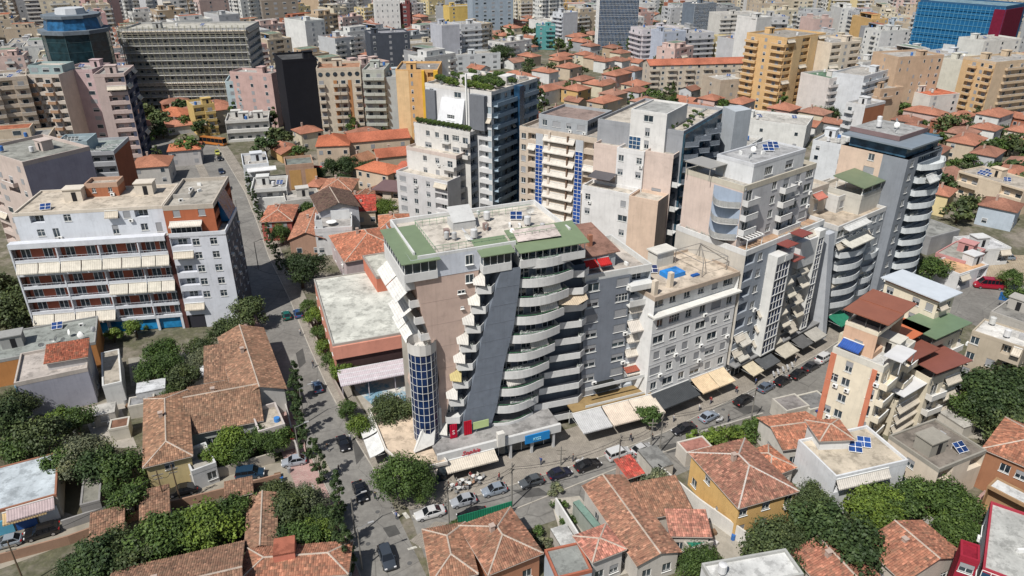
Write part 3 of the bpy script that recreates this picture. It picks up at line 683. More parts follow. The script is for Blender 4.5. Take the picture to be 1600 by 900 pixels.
# ------------------------------------------------------------------ vehicles
glass_car = mat('car_glass', _flat((.01, .012, .015), .05, 0, .8))
def _carp(m, n, l, b):
    oc = n.new('ShaderNodeObjectInfo').outputs['Color']; l.new(oc, b.inputs['Base Color']); b.inputs['Roughness'].default_value = .28
    b.inputs['Coat Weight'].default_value = .6; b.inputs['Coat Roughness'].default_value = .05; b.inputs['Metallic'].default_value = .2
carpaint = mat('car_paint', _carp)
lampr = mat('tail_lamp', _flat((.35, .01, .01), .2)); lampw = mat('head_lamp', _flat((.7, .7, .7), .12))
PROF = {  # x stations from the nose: (x, z bottom, z waist, half width)   glasshouse: (x, z, half width)
    'hatchback': ([(0, .42, .58, .62), (.12, .25, .72, .8), (.9, .2, .88, .86), (1.25, .2, .95, .88), (3.4, .2, .98, .88), (3.85, .25, .95, .84), (4.0, .4, .8, .7)], [(1.15, .95, .78), (1.85, 1.42, .6), (3.1, 1.46, .6), (3.75, .97, .72)], 4.0),
    'sedan': ([(0, .42, .56, .62), (.12, .25, .7, .82), (1.0, .2, .85, .88), (1.4, .2, .92, .9), (3.7, .2, .95, .9), (4.45, .28, .93, .84), (4.6, .45, .8, .7)], [(1.3, .92, .8), (2.05, 1.38, .62), (3.1, 1.4, .62), (3.95, .96, .74)], 4.6),
    'suv': ([(0, .45, .7, .68), (.12, .3, .88, .88), (.95, .26, 1.05, .92), (1.3, .26, 1.12, .94), (4.0, .26, 1.14, .94), (4.4, .35, 1.1, .9), (4.55, .5, .9, .78)], [(1.15, 1.1, .84), (1.8, 1.62, .68), (3.9, 1.66, .66), (4.35, 1.14, .8)], 4.55),
    'van': ([(0, .42, .7, .66), (.12, .28, .9, .84), (.8, .25, 1.1, .9), (1.1, .25, 1.2, .92), (4.2, .25, 1.25, .92), (4.4, .3, 1.22, .9), (4.45, .4, 1.0, .86)], [(.95, 1.18, .84), (1.65, 1.75, .76), (4.2, 1.8, .76), (4.4, 1.24, .86)], 4.45),
    'minibus': ([(0, .45, .8, .8), (.15, .3, 1.1, .98), (.9, .28, 1.35, 1.02), (1.2, .28, 1.45, 1.04), (6.6, .28, 1.5, 1.04), (6.9, .35, 1.45, 1.0), (6.95, .5, 1.2, .96)], [(1.0, 1.42, .96), (1.9, 2.5, .88), (6.6, 2.6, .88), (6.88, 1.48, .98)], 6.95),
    'bus': ([(0, .5, 1.1, 1.1), (.1, .35, 1.2, 1.25), (.5, .33, 1.3, 1.27), (1.0, .33, 1.35, 1.27), (11, .33, 1.4, 1.27), (11.8, .35, 1.35, 1.25), (11.9, .5, 1.2, 1.15)], [(.1, 1.28, 1.22), (.35, 2.9, 1.15), (11.5, 2.95, 1.15), (11.8, 1.35, 1.2)], 11.9)}
CARS = {}
def car_proto(kind):
    if kind in CARS: return CARS[kind]
    low, gh, L = PROF[kind]; P = {}
    b = MB(); rings = []
    for x, z0, z1, hw in low:
        zm = z0 + (z1 - z0) * .55; rings.append([(x - L / 2, y, z) for y, z in ((-hw * .92, z0), (-hw, z0 + .12), (-hw * 1.0, zm), (-hw * .93, z1 - .03), (-hw * .8, z1), (hw * .8, z1), (hw * .93, z1 - .03), (hw, zm), (hw, z0 + .12), (hw * .92, z0))])
    n = len(rings[0]); vs = [p for r_ in rings for p in r_]
    fs = [(i * n + j, (i + 1) * n + j, (i + 1) * n + (j + 1) % n, i * n + (j + 1) % n) for i in range(len(rings) - 1) for j in range(n)]
    b.add(vs, fs + [tuple(range(n)), tuple(range((len(rings) - 1) * n, len(rings) * n))[::-1]], 0)
    # roof skin
    (xa, za, ha), (xb, zb, hb), (xc, zc, hc), (xd, zd, hd) = gh; xs = lambda x: x - L / 2
    b.box(xs(xb) - .02, xs(xc) + .05, -hb - .02, hb + .02, min(zb, zc) - .02, max(zb, zc) + .05, 0)
    for sy in (-1, 1):
        for (x0, z0, h0), (x1, z1, h1) in ((gh[0], gh[1]), (gh[3], gh[2])): b.tube((xs(x0), sy * h0, z0), (xs(x1), sy * h1, z1 + .02), .045, 4, 0)
        nm = 1 if kind in ('sedan', 'hatchback') else 2 if kind in ('suv', 'van') else 5
        for q in range(nm):
            t = (q + .8) / (nm + .6); xm = xb + (xc - xb) * t; b.tube((xs(xm), sy * (ha + .02), za), (xs(xm), sy * (hb + .015), zb + .02), .04, 4, 0)
        b.box(xs(xa) + .35, xs(xa) + .5, min(sy * (ha + .02), sy * (ha + .24)), max(sy * (ha + .02), sy * (ha + .24)), za, za + .14, 0)
    me = b.mesh('body', [carpaint]); me.polygons.foreach_set('use_smooth', [True] * len(me.polygons))
    try: me.set_sharp_from_angle(angle=R(40))
    except Exception: pass
    P['body'] = me
    g = MB(); vs = []
    for x, z, h in gh: vs += [(xs(x), -h, z), (xs(x), h, z)]
    g.add(vs, [(0, 2, 3, 1), (2, 4, 5, 3), (4, 6, 7, 5), (0, 6, 4, 2), (1, 3, 5, 7)], 0); P['glasshouse'] = g.mesh('glasshouse', [glass_car])
    wl = MB(); r_ = .5 if kind == 'bus' else .36 if kind in ('suv', 'minibus', 'van') else .32
    for r0, y0, y1, mi in ((r_, -.11, .11, 0), (r_ * .62, -.125, .125, 1)):
        N = 12; vv = [(r0 * math.cos(6.283 * i / N), y, r0 * math.sin(6.283 * i / N)) for y in (y0, y1) for i in range(N)]
        wl.add(vv, [(i, (i + 1) % N, N + (i + 1) % N, N + i) for i in range(N)] + [tuple(range(N)), tuple(range(N, 2 * N))], mi)
    P['wheel'] = wl.mesh('wheel', [rubber, chrome]); hw = low[3][3]
    P['wpos'] = [(xs(L * .19), s_ * (hw - .1), r_) for s_ in (-1, 1)] + [(xs(L * .8), s_ * (hw - .1), r_) for s_ in (-1, 1)]
    for nm_, x, m_ in (('headlight', xs(.08), lampw), ('tail_light', xs(L - .1), lampr)):
        q = MB(); q.box(-.09, .12, -.17, .17, -.08, .08, 0); P[nm_] = q.mesh(nm_, [m_]); zz = low[1][2] - .1 if nm_ == 'headlight' else low[-2][2] - .16
        P[nm_ + 'p'] = [(x, s_ * (low[1][3] - .24 if nm_ == 'headlight' else low[-2][3] - .2), zz) for s_ in (-1, 1)]
    CARS[kind] = P; return P
def car(px, py, kind, col, label, ang=None, to=None, sc=1.0, name='parked_car', cat='car', group='cars on the streets', z=.02, roofc=None):
    """ang: world heading in degrees of the nose; px,py: middle of the car on the ground"""
    x, y = G(px, py, 0); P = car_proto(kind)
    if to: q = G(*to); ang = math.degrees(math.atan2(q[1] - y, q[0] - x))
    e = empty(name, label, cat, (x, y, z), R(ang + 180), group); e.scale = (sc,) * 3
    link('body', P['body'], e, col); link('glasshouse', P['glasshouse'], e)
    for p in P['wpos']: link('wheel', P['wheel'], e, None, p)
    for k in ('headlight', 'tail_light'):
        for p in P[k + 'p']: link(k, P[k], e, None, p)
    return e
# ------------------------------------------------------------------ the leaning corner block with curved balconies
def frame(name, label, cat, Q, deg, w, d, h): B = Bld(name, label, cat, Q, R(deg), w, d, h, True); return B
def corner_block():
    Q = (1.2, 104.0); a = R(22); ca, sa = math.cos(a), math.sin(a)
    B = Bld('apartment_tower', 'leaning corner apartment tower with pink wall, slate strip and curved white balconies', 'apartment tower', Q, a, 9, 15, 36, True)
    note((Q[0] - 17 * ca, Q[1] - 17 * sa), a, 27, 16)
    PK = (.53, .40, .34); SL = (.17, .195, .235); LW = (.56, .59, .65); WB = (.62, .62, .61); D = 15.0
    lerp = lambda pts, z: next((x0 + (x1 - x0) * (z - z0) / (z1 - z0) for (x0, z0), (x1, z1) in zip(pts, pts[1:]) if z0 <= z <= z1), pts[-1][0])
    PL = [(-15.6, 0), (-15.6, 6), (-14.8, 9), (-14.1, 15), (-14.4, 21), (-15.4, 27), (-16.1, 32), (-16.6, 36)]
    PR = [(-15.2, 0), (-15.2, 4), (-14.2, 6), (-13.1, 10.8), (-12.0, 15.5), (-11.1, 20), (-9.7, 24.4), (-8.4, 28.6), (-7.6, 32.8), (-7, 36)]
    SLL = [(-12.4, 0), (-11.4, 4.6), (-10.2, 9.4), (-8.5, 15.9), (-7.3, 21.6), (-5.8, 27), (-3.9, 33.2)]
    SLR = [(-7.8, 0), (-6.9, 3.3), (-5.3, 8.8), (-4.1, 16.1), (-2.4, 22.9), (-1.5, 29.5), (-1.2, 33.2)]
    CR = [(0.2, 0), (1.2, 3.3), (3.7, 11.9), (5.4, 17.6), (6.9, 24.5), (8.3, 31.1), (9.2, 36)]
    PL = [(x - .8 * min(1, max(0, (z - 18) / 10)), z) for x, z in PL]; PR = [(x + .5, z) for x, z in PR]; SLR = [(x + .5, z) for x, z in SLR]
    def sheetwall(name, Lp, Rp, y, z0, z1, mat_, col, t=.3):
        zs = sorted(set([z0, z1] + [z for _, z in Lp + Rp if z0 < z < z1])); b = MB()
        for za, zb in zip(zs, zs[1:]):
            la, lb, ra, rb = lerp(Lp, za), lerp(Lp, zb), lerp(Rp, za), lerp(Rp, zb)
            b.quad((la, y, za), (ra, y, za), (rb, y, zb), (lb, y, zb)); b.quad((la, y, za), (lb, y, zb), (lb, y + t, zb), (la, y + t, za)); b.quad((ra, y, za), (ra, y + t, za), (rb, y + t, zb), (rb, y, zb))
        b.build(name, mat_, B.e, col)
    sheetwall('pink_wall', PL, PR, -1.0, 5.0, 33.0, plaster, PK, 16)
    sheetwall('upper_wall', PL, PR, -1.05, 33.0, 36.3, plaster, LW, 15.5)
    sheetwall('slate_wall', SLL, SLR, -2.3, 0.5, 33.0, mat('slate_cladding', coloured(.7, .85, 1.1, .6, True, .3)), SL, 8)
    # body behind everything
    sheetwall('core_wall', [(x + .3, z) for x, z in PL], CR, .6, 0, 35.7, plaster, (.2, .23, .27), 14)
    b = MB()                                   # closing left and back sides
    b.box(-15.6, 8.8, .62, D, 35.4, 35.9, 0); b.build('roof', roofing, B.e, (.6, .55, .48))
    b = MB(); b.quad((-16.2, D, 0), (-16.2, D, 35.7), (8.8, D, 35.7), (8.8, D, 0)); b.build('rear_wall', plaster, B.e, (.5, .47, .42))
    b = MB()
    for x0, x1, y0, y1 in ((-16.6, 9, D - .3, D), (-16.6, -16.3, .7, D - .3), (-16.3, -1, -.9, -.65), (8.7, 9, .7, D - .3)): b.box(x0, x1, y0, y1, 35.6, 36.7)
    b.build('parapet', plaster, B.e, WB)
    b = MB()
    for z in (9, 13, 17, 21, 25, 29): b.box(lerp(PL, z) + .1, lerp(PR, z) - .1, -1.02, -1.0, z, z + .04)
    b.build('joint_line', paint, B.e, (.4, .31, .27), kind='stuff')
    # windows of the pink wall
    for px, py, w, h in ((721, 372, 1.2, 1.6), (722, 408, 1.3, 1.4), (713, 430, 1.2, .6), (718, 460, .5, .4)):
        xx = {721: -9.2, 722: -9.3, 713: -10.6, 718: -10.2}[px]; zz = {721: 34.2, 722: 31.2, 713: 29.6, 718: 27.0}[px]
        B.put('window', (w, h, 0), xx, -1.13, zz)
    # slate panel joints
    b = MB()
    for z in range(3, 33, 3): b.box(lerp(SLL, z) + .1, lerp(SLR, z) - .1, -2.33, -2.3, z, z + .05)
    b.build('joint_line', paint, B.e, (.16, .18, .21), kind='stuff')
    # curved balconies
    GR = (.16, .24, .1)
    def arc(x0, x1, y, bul, n=10): return [(x0 + (x1 - x0) * i / n, y - bul * math.sin(math.pi * (i / n) ** .85)) for i in range(n + 1)]
    for i in range(11):
        z = 32.6 - i * 3.22; x0 = lerp(SLR, z) + .1; x1 = lerp(CR, z) + .6; A = arc(x0, x1, -1.7, 1.15); I = [(x, y + .12) for x, y in A]
        b = MB()
        if i == 10: x1 += 4
        b.prism([(x0, .6)] + A + [(x1, .6)], z - .2, z, 0)
        for k in range(len(A) - 1):
            b.quad((*A[k], z), (*A[k + 1], z), (*A[k + 1], z + 1.25), (*A[k], z + 1.25)); b.quad((*I[k + 1], z), (*I[k], z), (*I[k], z + 1.25), (*I[k + 1], z + 1.25)); b.quad((*A[k], z + 1.25), (*A[k + 1], z + 1.25), (*I[k + 1], z + 1.25), (*I[k], z + 1.25))
        b.quad((x1, .6, z), (x1, .6, z + 1.25), (*A[-1], z + 1.25), (*A[-1], z)); b.build('curved_balcony', plaster, B.e, WB)
        r_ = MB()
        for k in range(len(A) - 1): r_.tube((*I[k], z + 1.5), (*I[k + 1], z + 1.5), .03, 4); r_.tube((*I[k], z + 1.25), (*I[k], z + 1.5), .025, 4)
        r_.build('railing', paint, B.e, (.08, .25, .12))
        if i % 2 == 0 or i in (1, 5): B.put('planter', (4.0,), x0 + 1 + (i % 3), -1.9, z + .9, R(-6))
        for k in range(3):
            B.put('door', (1.8, 2.2), x0 + .9 + k * 3.0, .5, z + .1)
        if i in (2, 3, 5, 7): B.put('awning', (3.2, .9, 1.2), x0 + (4.5 if i < 6 else 1.5), -1.4, z + 2.9, R(4), jit((.6, .58, .53), .1))
        # dark recess on the left of the curved balcony
    # small wedge balconies between pink wall and slate
    for i in range(10):
        z = 29.6 - i * 3.22; xl = lerp(PR, max(0, z)) - .1; xr = lerp(SLL, max(0.2, z)) + .2
        b = MB(); pl = [(xl, .5), (xl + .1, -1.9), (xr - .9, -2.6), (xr, -1.7), (xr, .5)]; b.prism(pl, z - .2, z, 0)
        for (xa, ya), (xb, yb) in zip(pl[1:3], pl[2:4]): b.quad((xa, ya, z), (xb, yb, z), (xb, yb, z + 1.05), (xa, ya, z + 1.05)); b.quad((xb, yb + .1, z), (xa, ya + .1, z), (xa, ya + .1, z + 1.05), (xb, yb + .1, z + 1.05)); b.quad((xa, ya, z + 1.05), (xb, yb, z + 1.05), (xb, yb + .1, z + 1.05), (xa, ya + .1, z + 1.05))
        b.quad((xl, .5, z), (xl + .1, -1.9, z), (xl + .1, -1.9, z + 1.05), (xl, .5, z + 1.05)); b.build('wedge_balcony', plaster, B.e, WB)
        B.put('door', (1.2, 2.2), (xl + xr) / 2 - .6, .48, z + .1)
        B.put('planter', (1.4,), xl + .5, -2.0, z + .6, R(-20)) if i % 3 != 1 else None
        if i < 7 or i == 8:
            m = MB(); T = lambda p: p; x0, x1 = xl - .5, xl + 1.9
            m.add([(xl - .1, .3, z + 3.0), (xl + 1.7, -.9, z + 3.0), (xl + 1.0, -2.9, z + 1.5), (xl - .5, -1.9, z + 1.5)], [(0, 1, 2, 3)], 0); m.add([(xl - .1, .3, z + 2.95), (xl + 1.7, -.9, z + 2.95), (xl + 1.0, -2.9, z + 1.45), (xl - .5, -1.9, z + 1.45)], [(3, 2, 1, 0)], 0)
            m.build('awning', fabric, B.e, jit((.58, .56, .52), .1) if i != 5 else (.5, .42, .2))
    # blue glass drum at the left corner
    cx, cy, r_ = -16.5, -.6, 2.15; zb, zt = 4.5, 21.0; m = MB(); fr = MB(); N = 16
    P_ = [(cx + r_ * math.cos(6.283 * k / N), cy + r_ * math.sin(6.283 * k / N)) for k in range(N + 1)]
    m.cyl(cx, cy, zb, zt, r_, r_, N, 0)
    for k in range(N): fr.box(P_[k][0] - .035, P_[k][0] + .035, P_[k][1] - .035, P_[k][1] + .035, zb, zt)
    for j in range(13):
        z = zb + j * (zt - zb) / 12
        for k in range(N): fr.tube((*P_[k], z), (*P_[k + 1], z), .035, 4)
    m.build('glass_drum', cglass, B.e, (.008, .022, .07)); fr.build('drum_mullions', white, B.e)
    rim = MB(); rim.cyl(cx, cy, zt, zt + 1.7, r_ + .12, r_ + .12, N, 0, cap=False); rim.cyl(cx, cy, zt, zt + 1.7, r_ - .1, r_ - .1, N, 0, cap=False); rim.cyl(cx, cy, zt, zt + .06, r_, r_, N)
    rim.build('drum_parapet', plaster, B.e, (.6, .58, .55)); rim = MB(); rim.cyl(cx, cy, 0, zb, r_ * .9, r_ * .9, N); rim.build('drum_base', plaster, B.e, WB)
    B.put('planter', (2.0,), cx - 1.2, cy - 1.0, zt + .5, 0)
    # left side awnings and balconies, towards the tree lined street
    for i in range(10):
        z = 31.4 - i * 3.0; y0 = -.3 if i < 4 else 3.0; xx = lerp(PL, z) + .1; Lw = (12.5 - y0) * .5
        if z < 17: break
        b = MB(); b.box(xx - 1.6, xx + .3, y0, 13, z - .2, z); b.box(xx - 1.6, xx - 1.5, y0, 13, z, z + 1.0); b.box(xx - 1.5, xx, y0, y0 + .1, z, z + 1.0); b.build('side_balcony', plaster, B.e, WB)
        for k in range(2):
            if i != 0 and (i + k) % 4 != 3:
                m = MB(); ya = y0 + .2 + k * Lw; yb = ya + Lw - .3; pr = 1.6 + (i % 3) * .5
                m.quad((xx - 1.4, yb, z + 2.8), (xx - 1.4, ya, z + 2.8), (xx - 1.6 - pr, ya, z + .95), (xx - 1.6 - pr, yb, z + .95)); m.quad((xx - 1.4, ya, z + 2.75), (xx - 1.4, yb, z + 2.75), (xx - 1.6 - pr, yb, z + .9), (xx - 1.6 - pr, ya, z + .9))
                m.build('awning', fabric, B.e, jit((.66, .65, .62), .06))
            B.put('door', (1.8, 2.2), xx - .02, y0 + Lw * (k + .6), z + .05, R(-90))
    # green roofed penthouse kiosks
    def kiosk(x0, x1, y0, y1, z0, zr, gl=True, col=(.17, .22, .13), slope=.5, glass_l=True):
        m = MB(); m.add([(x0 - .4, y0 - .5, zr), (x1 + .4, y0 - .5, zr), (x1 + .4, y1 + .3, zr + slope), (x0 - .4, y1 + .3, zr + slope), (x0 - .4, y0 - .5, zr - .12), (x1 + .4, y0 - .5, zr - .12), (x1 + .4, y1 + .3, zr + slope - .12), (x0 - .4, y1 + .3, zr + slope - .12)], [(0, 1, 2, 3), (7, 6, 5, 4), (0, 4, 5, 1), (1, 5, 6, 2), (2, 6, 7, 3), (3, 7, 4, 0)])
        m.build('green_canopy_roof', paint, B.e, col)
        m = MB(); m.box(x0, x1, y0, y0 + .2, z0, z0 + 1.1); m.box(x0, x0 + .2, y0 + .2, y1, z0, z0 + 1.1); m.box(x0, x1, y0, y1, z0 - .2, z0 + .003); m.box(x1 - .2, x1, y0 + .2, y1, z0, z0 + 1.1); m.build('terrace_wall', plaster, B.e, WB)
        n = max(2, int((x1 - x0) / 1.1)); m = MB()
        for k in range(n + 1): xx = x0 + .05 + k * (x1 - x0 - .2) / n; m.box(xx, xx + .1, y0 + .05, y0 + .15, z0 + 1.1, zr - .12)
        n = max(2, int((y1 - y0) / 1.3))
        for k in range(1, n + 1): yy = y0 + k * (y1 - y0 - .2) / n; m.box(x0 + .05, x0 + .15, yy, yy + .1, z0 + 1.1, zr - .1); m.box(x1 - .15, x1 - .05, yy, yy + .1, z0 + 1.1, zr - .1)
        m.build('kiosk_post', white, B.e)
        m = MB(); m.quad((x0 + .1, y0 + .1, z0 + 1.1), (x1 - .1, y0 + .1, z0 + 1.1), (x1 - .1, y0 + .1, zr - .12), (x0 + .1, y0 + .1, zr - .12)); m.quad((x0 + .1, y1, z0 + 1.1), (x0 + .1, y0 + .1, z0 + 1.1), (x0 + .1, y0 + .1, zr - .12), (x0 + .1, y1, zr - .12))
        if gl: m.build('kiosk_glass', glass, B.e)
    kiosk(-18.6, -13.6, -1.4, 11.5, 33.2, 36.2, slope=.3)
    kiosk(-6.9, -2.3, -2.4, 1.5, 33.0, 35.9, slope=.9)
    kiosk(-.9, 10.0, -2.6, 3.0, 33.0, 35.6, gl=False, slope=1.3)
    m = MB(); m.add([(-.6, -.6, 36.35), (6.5, -1.0, 36.45), (6.8, 2.4, 37.15), (-.4, 2.4, 37.15)], [(0, 1, 2, 3)]); m.build('pale_canopy_patch', roofing, B.e, (.6, .52, .48))
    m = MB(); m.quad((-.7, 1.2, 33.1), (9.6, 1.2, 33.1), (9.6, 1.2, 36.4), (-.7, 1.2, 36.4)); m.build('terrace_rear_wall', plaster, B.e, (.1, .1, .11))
    # roof clutter
    for x, y, k in ((-6, 4, 't'), (-7.4, 3.2, 'd'), (-5.2, 5.5, 'd'), (-3, 7, 'v'), (2, 9, 's'), (3.8, 6, 't'), (-9.5, 7, 'v'), (6, 10, 'd'), (-1.5, 10.5, 't')):
        if k == 't': B.put('water_tank', (.55, 1.2), x, y, 35.9, 0, (.55, .55, .55))
        elif k == 'd': B.put('satellite_dish', (.7,), x, y, 35.9, x)
        elif k == 's': B.put('solar_panel', (2.0, 1.6), x, y, 35.9, R(-22), (.02, .05, .16))
        else: m = MB(); m.box(x - .4, x + .4, y - .4, y + .4, 35.903, 37.0); m.build('vent_box', conc, B.e, (.3, .22, .2))
    m = MB(); m.add([(-8, 8.2, 37.3), (-4.2, 8.2, 37.3), (-4.2, 11.5, 38.9), (-8, 11.5, 38.9)], [(0, 1, 2, 3)]); m.box(-8, -4.2, 8.3, 11.4, 35.9, 37.25); m.build('stair_house', plaster, B.e, (.5, .5, .49))
    m = MB()
    for x0, x1, y in ((-13.2, 7, .8), (-13.2, 7, 12)):
        for k in range(int((x1 - x0) / 1.2)): m.box(x0 + k * 1.2, x0 + k * 1.2 + .05, y, y + .05, 35.9, 37.1)
        m.box(x0, x1, y, y + .05, 37.1, 37.16); m.box(x0, x1, y, y + .05, 36.6, 36.64)
    for k in range(10): m.box(-13.3, -13.25, 1 + k * 1.15, 1.05 + k * 1.15, 35.9, 37.1)
    m.box(-13.3, -13.25, .9, 12, 37.1, 37.16); m.build('roof_railing', paint, B.e, (.2, .32, .2))
    # podium with shops, signs
    m = MB(); m.box(-16.5, 5, -6.4, -5.9, 3.2, 4.7); m.build('podium_fascia', plaster, B.e, (.55, .55, .54)); m = MB(); m.box(-16.5, 5, -5.9, .6, 4.0, 4.4); m.build('podium_roof', roofing, B.e, (.34, .33, .32))
    for k in range(5): B.put('shopfront', (3.8, 3.0), -15.8 + k * 4.1, -4.9, .15)
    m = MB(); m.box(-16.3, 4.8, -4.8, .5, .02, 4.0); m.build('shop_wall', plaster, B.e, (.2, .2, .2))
    for x in (-7.9, -4.2, -.4, 3.6):
        m = MB(); m.box(x, x + .4, -6.2, -5.8, .12, 3.2); m.build('podium_column', plaster, B.e, (.5, .5, .5))
    # left flank behind the drum
    m = MB(); m.box(-15.3, -15.0, .6, D, 0, 35.4); m.build('flank_wall', plaster, B.e, (.5, .48, .45))
    # gap strip with small zigzag balconies between tower and grey block
    for i in range(10):
        z = 29.0 - i * 3.05; xl = lerp(CR, max(0, z)) + .5
        m = MB(); m.prism([(xl, .6), (xl + .4, -.9), (10.6, -1.5), (11.9, -.6), (11.9, .6)], z - .2, z, 0)
        for (xa, ya), (xb, yb) in (((xl + .4, -.9), (10.6, -1.5)), ((10.6, -1.5), (11.9, -.6))): m.quad((xa, ya, z), (xb, yb, z), (xb, yb, z + 1.0), (xa, ya, z + 1.0)); m.quad((xb, yb + .1, z), (xa, ya + .1, z), (xa, ya + .1, z + 1.0), (xb, yb + .1, z + 1.0)); m.quad((xa, ya, z + 1), (xb, yb, z + 1), (xb, yb + .1, z + 1), (xa, ya + .1, z + 1))
        m.build('zigzag_balcony', plaster, B.e, WB)
        if i in (3, 4, 6): B.put('planter', (1.2,), 10.4, -1.4, z + .7, R(30))
        if i == 2: m = MB(); m.add([(xl, .2, z + 2.9), (11.5, .2, z + 2.9), (11.2, -2.2, z + 2.2), (9, -2.8, z + 1.8), (xl - 1, -1.8, z + 1.9)], [(0, 1, 2, 3, 4)]); m.build('awning', fabric, B.e, (.55, .45, .33))
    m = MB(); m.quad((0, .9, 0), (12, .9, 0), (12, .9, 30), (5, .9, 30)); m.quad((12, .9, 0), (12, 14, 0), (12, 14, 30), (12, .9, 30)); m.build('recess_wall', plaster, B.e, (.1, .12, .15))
    B.finish(); return B
HB = corner_block()
def grid_windows(B, k, xs, zs, w, h, o=0, var=None):
    rr = random.Random(3)
    for x in xs:
        for z in zs: B.onwall(k, 'window', (w, h, rr.choice(var or (1, 2, 2, 0))), x, z, o)
# ---- grey block beside it
def grey_block():
    a = 22; ca, sa = math.cos(R(a)), math.sin(R(a)); Q = (1.2 + 11.6 * ca, 104 + 11.6 * sa)
    B = Bld('apartment_building', 'charcoal grey apartment block with red awnings on its roof terrace', 'apartment block', Q, R(a), 12.6, 14, 27.5, True); note(Q, R(a), 12.6, 14)
    C_ = (.19, .21, .245); W_ = (.6, .6, .58)
    B.facade(0, ['W.W'] + ['W.W'] * 7, 3.6, 2.95, C_, L1=8.4, o=.3, ac=.3)
    B.facade(0, ['l', 'l', 'L', 'l', 'l', 'L', 'L', 'l'], 3.6, 2.95, (.5, .53, .56), L0=8.4, o=0, awc=(.6, .55, .48))
    m = MB(); m.box(8.0, 12.5, -1.5, -.01, 24.4, 25.4); m.box(8.0, 12.5, -1.5, -1.4, 21.5, 22.6); m.box(8, 12.5, -1.4, 0, 21.3, 21.5); m.build('terrace_parapet', plaster, B.e, W_)
    m = MB(); m.box(0, 12.6, -.3, .3, 0, 3.6); m.build('ground_floor_wall', plaster, B.e, C_)
    for k, c in ((1, C_), (2, C_), (3, C_)): B.facade(k, ['...'] * 9, 0, 3.0, c)
    B.flatroof((.5, .45, .4), 1.0, W_, 2, h=27.2)
    # attic with brown roof
    m = MB(); m.box(.6, 7.5, 3.5, 13.6, 27.2, 30.0); m.build('attic_wall', plaster, B.e, (.36, .38, .4)); m = MB(); m.add([(.2, 2.8, 30.0), (8.2, 3.2, 30.0), (8.2, 14, 31.3), (.2, 14, 31.3), (.2, 2.8, 29.85), (8.2, 3.2, 29.85), (8.2, 14, 31.15), (.2, 14, 31.15)], [(0, 1, 2, 3), (7, 6, 5, 4), (0, 4, 5, 1), (1, 5, 6, 2), (2, 6, 7, 3), (3, 7, 4, 0)]); m.build('attic_roof', roofing, B.e, (.3, .17, .13))
    m = MB(); m.box(3.6, 4.3, 6, 6.7, 30.2, 32.4); m.build('chimney', plaster, B.e, (.35, .16, .1))
    for k in range(3): B.put('window', (1.0, 1.6, 1), 1.0 + k * 2.2, 3.4, 27.6)
    for k in range(2): B.put('awning', (2.2, 1.4, .7), 1.3 + k * 2.5, 3.3, 29.3, 0, (.5, .03, .03))
    for i in (0, 2, 5): B.put('awning', (3.9, 1.6, 1.4), 8.5, -.1, 3.3 + i * 2.95, 0, jit((.6, .56, .5), .08))
    m = MB(); m.add([(8.3, 0, 9.0), (12.6, 0, 9.0), (12.6, -1.7, 8.3), (8.3, -1.7, 8.3)], [(0, 1, 2, 3)]); m.build('red_awning', fabric, B.e, (.3, .09, .06))
    # first floor terrace with long canopies over the pavement
    m = MB(); m.box(-3, 12.6, -3.6, -.3, 4.1, 4.35); m.build('terrace_slab', conc, B.e, (.3, .21, .1))
    for i in range(2): m = MB(); m.box(-.5, 12.6, -3.0 - .4 * i, -2.9 - .4 * i, 6.6 - i * 3.4 + 1, 7.6 - i * 3.4 + .6); m.build('balcony_front', plaster, B.e, W_)
    for x, L_, c in ((-3.2, 5.6, (.5, .5, .5)), (2.6, 5.2, (.66, .56, .46)), (7.9, 5.0, (.66, .58, .48))): B.put('awning', (L_, 4.4, 1.0), x, -3.6, 4.0, 0, c)
    for k in range(4): B.put('shopfront', (3.4, 3.0), -2.6 + k * 3.8, -1.4, .15)
    m = MB(); m.box(2.5, 6.4, -1.6, -.3, 5.6, 6.9); m.build('black_canopy', fabric, B.e, (.02, .022, .02))
    B.finish()
grey_block()
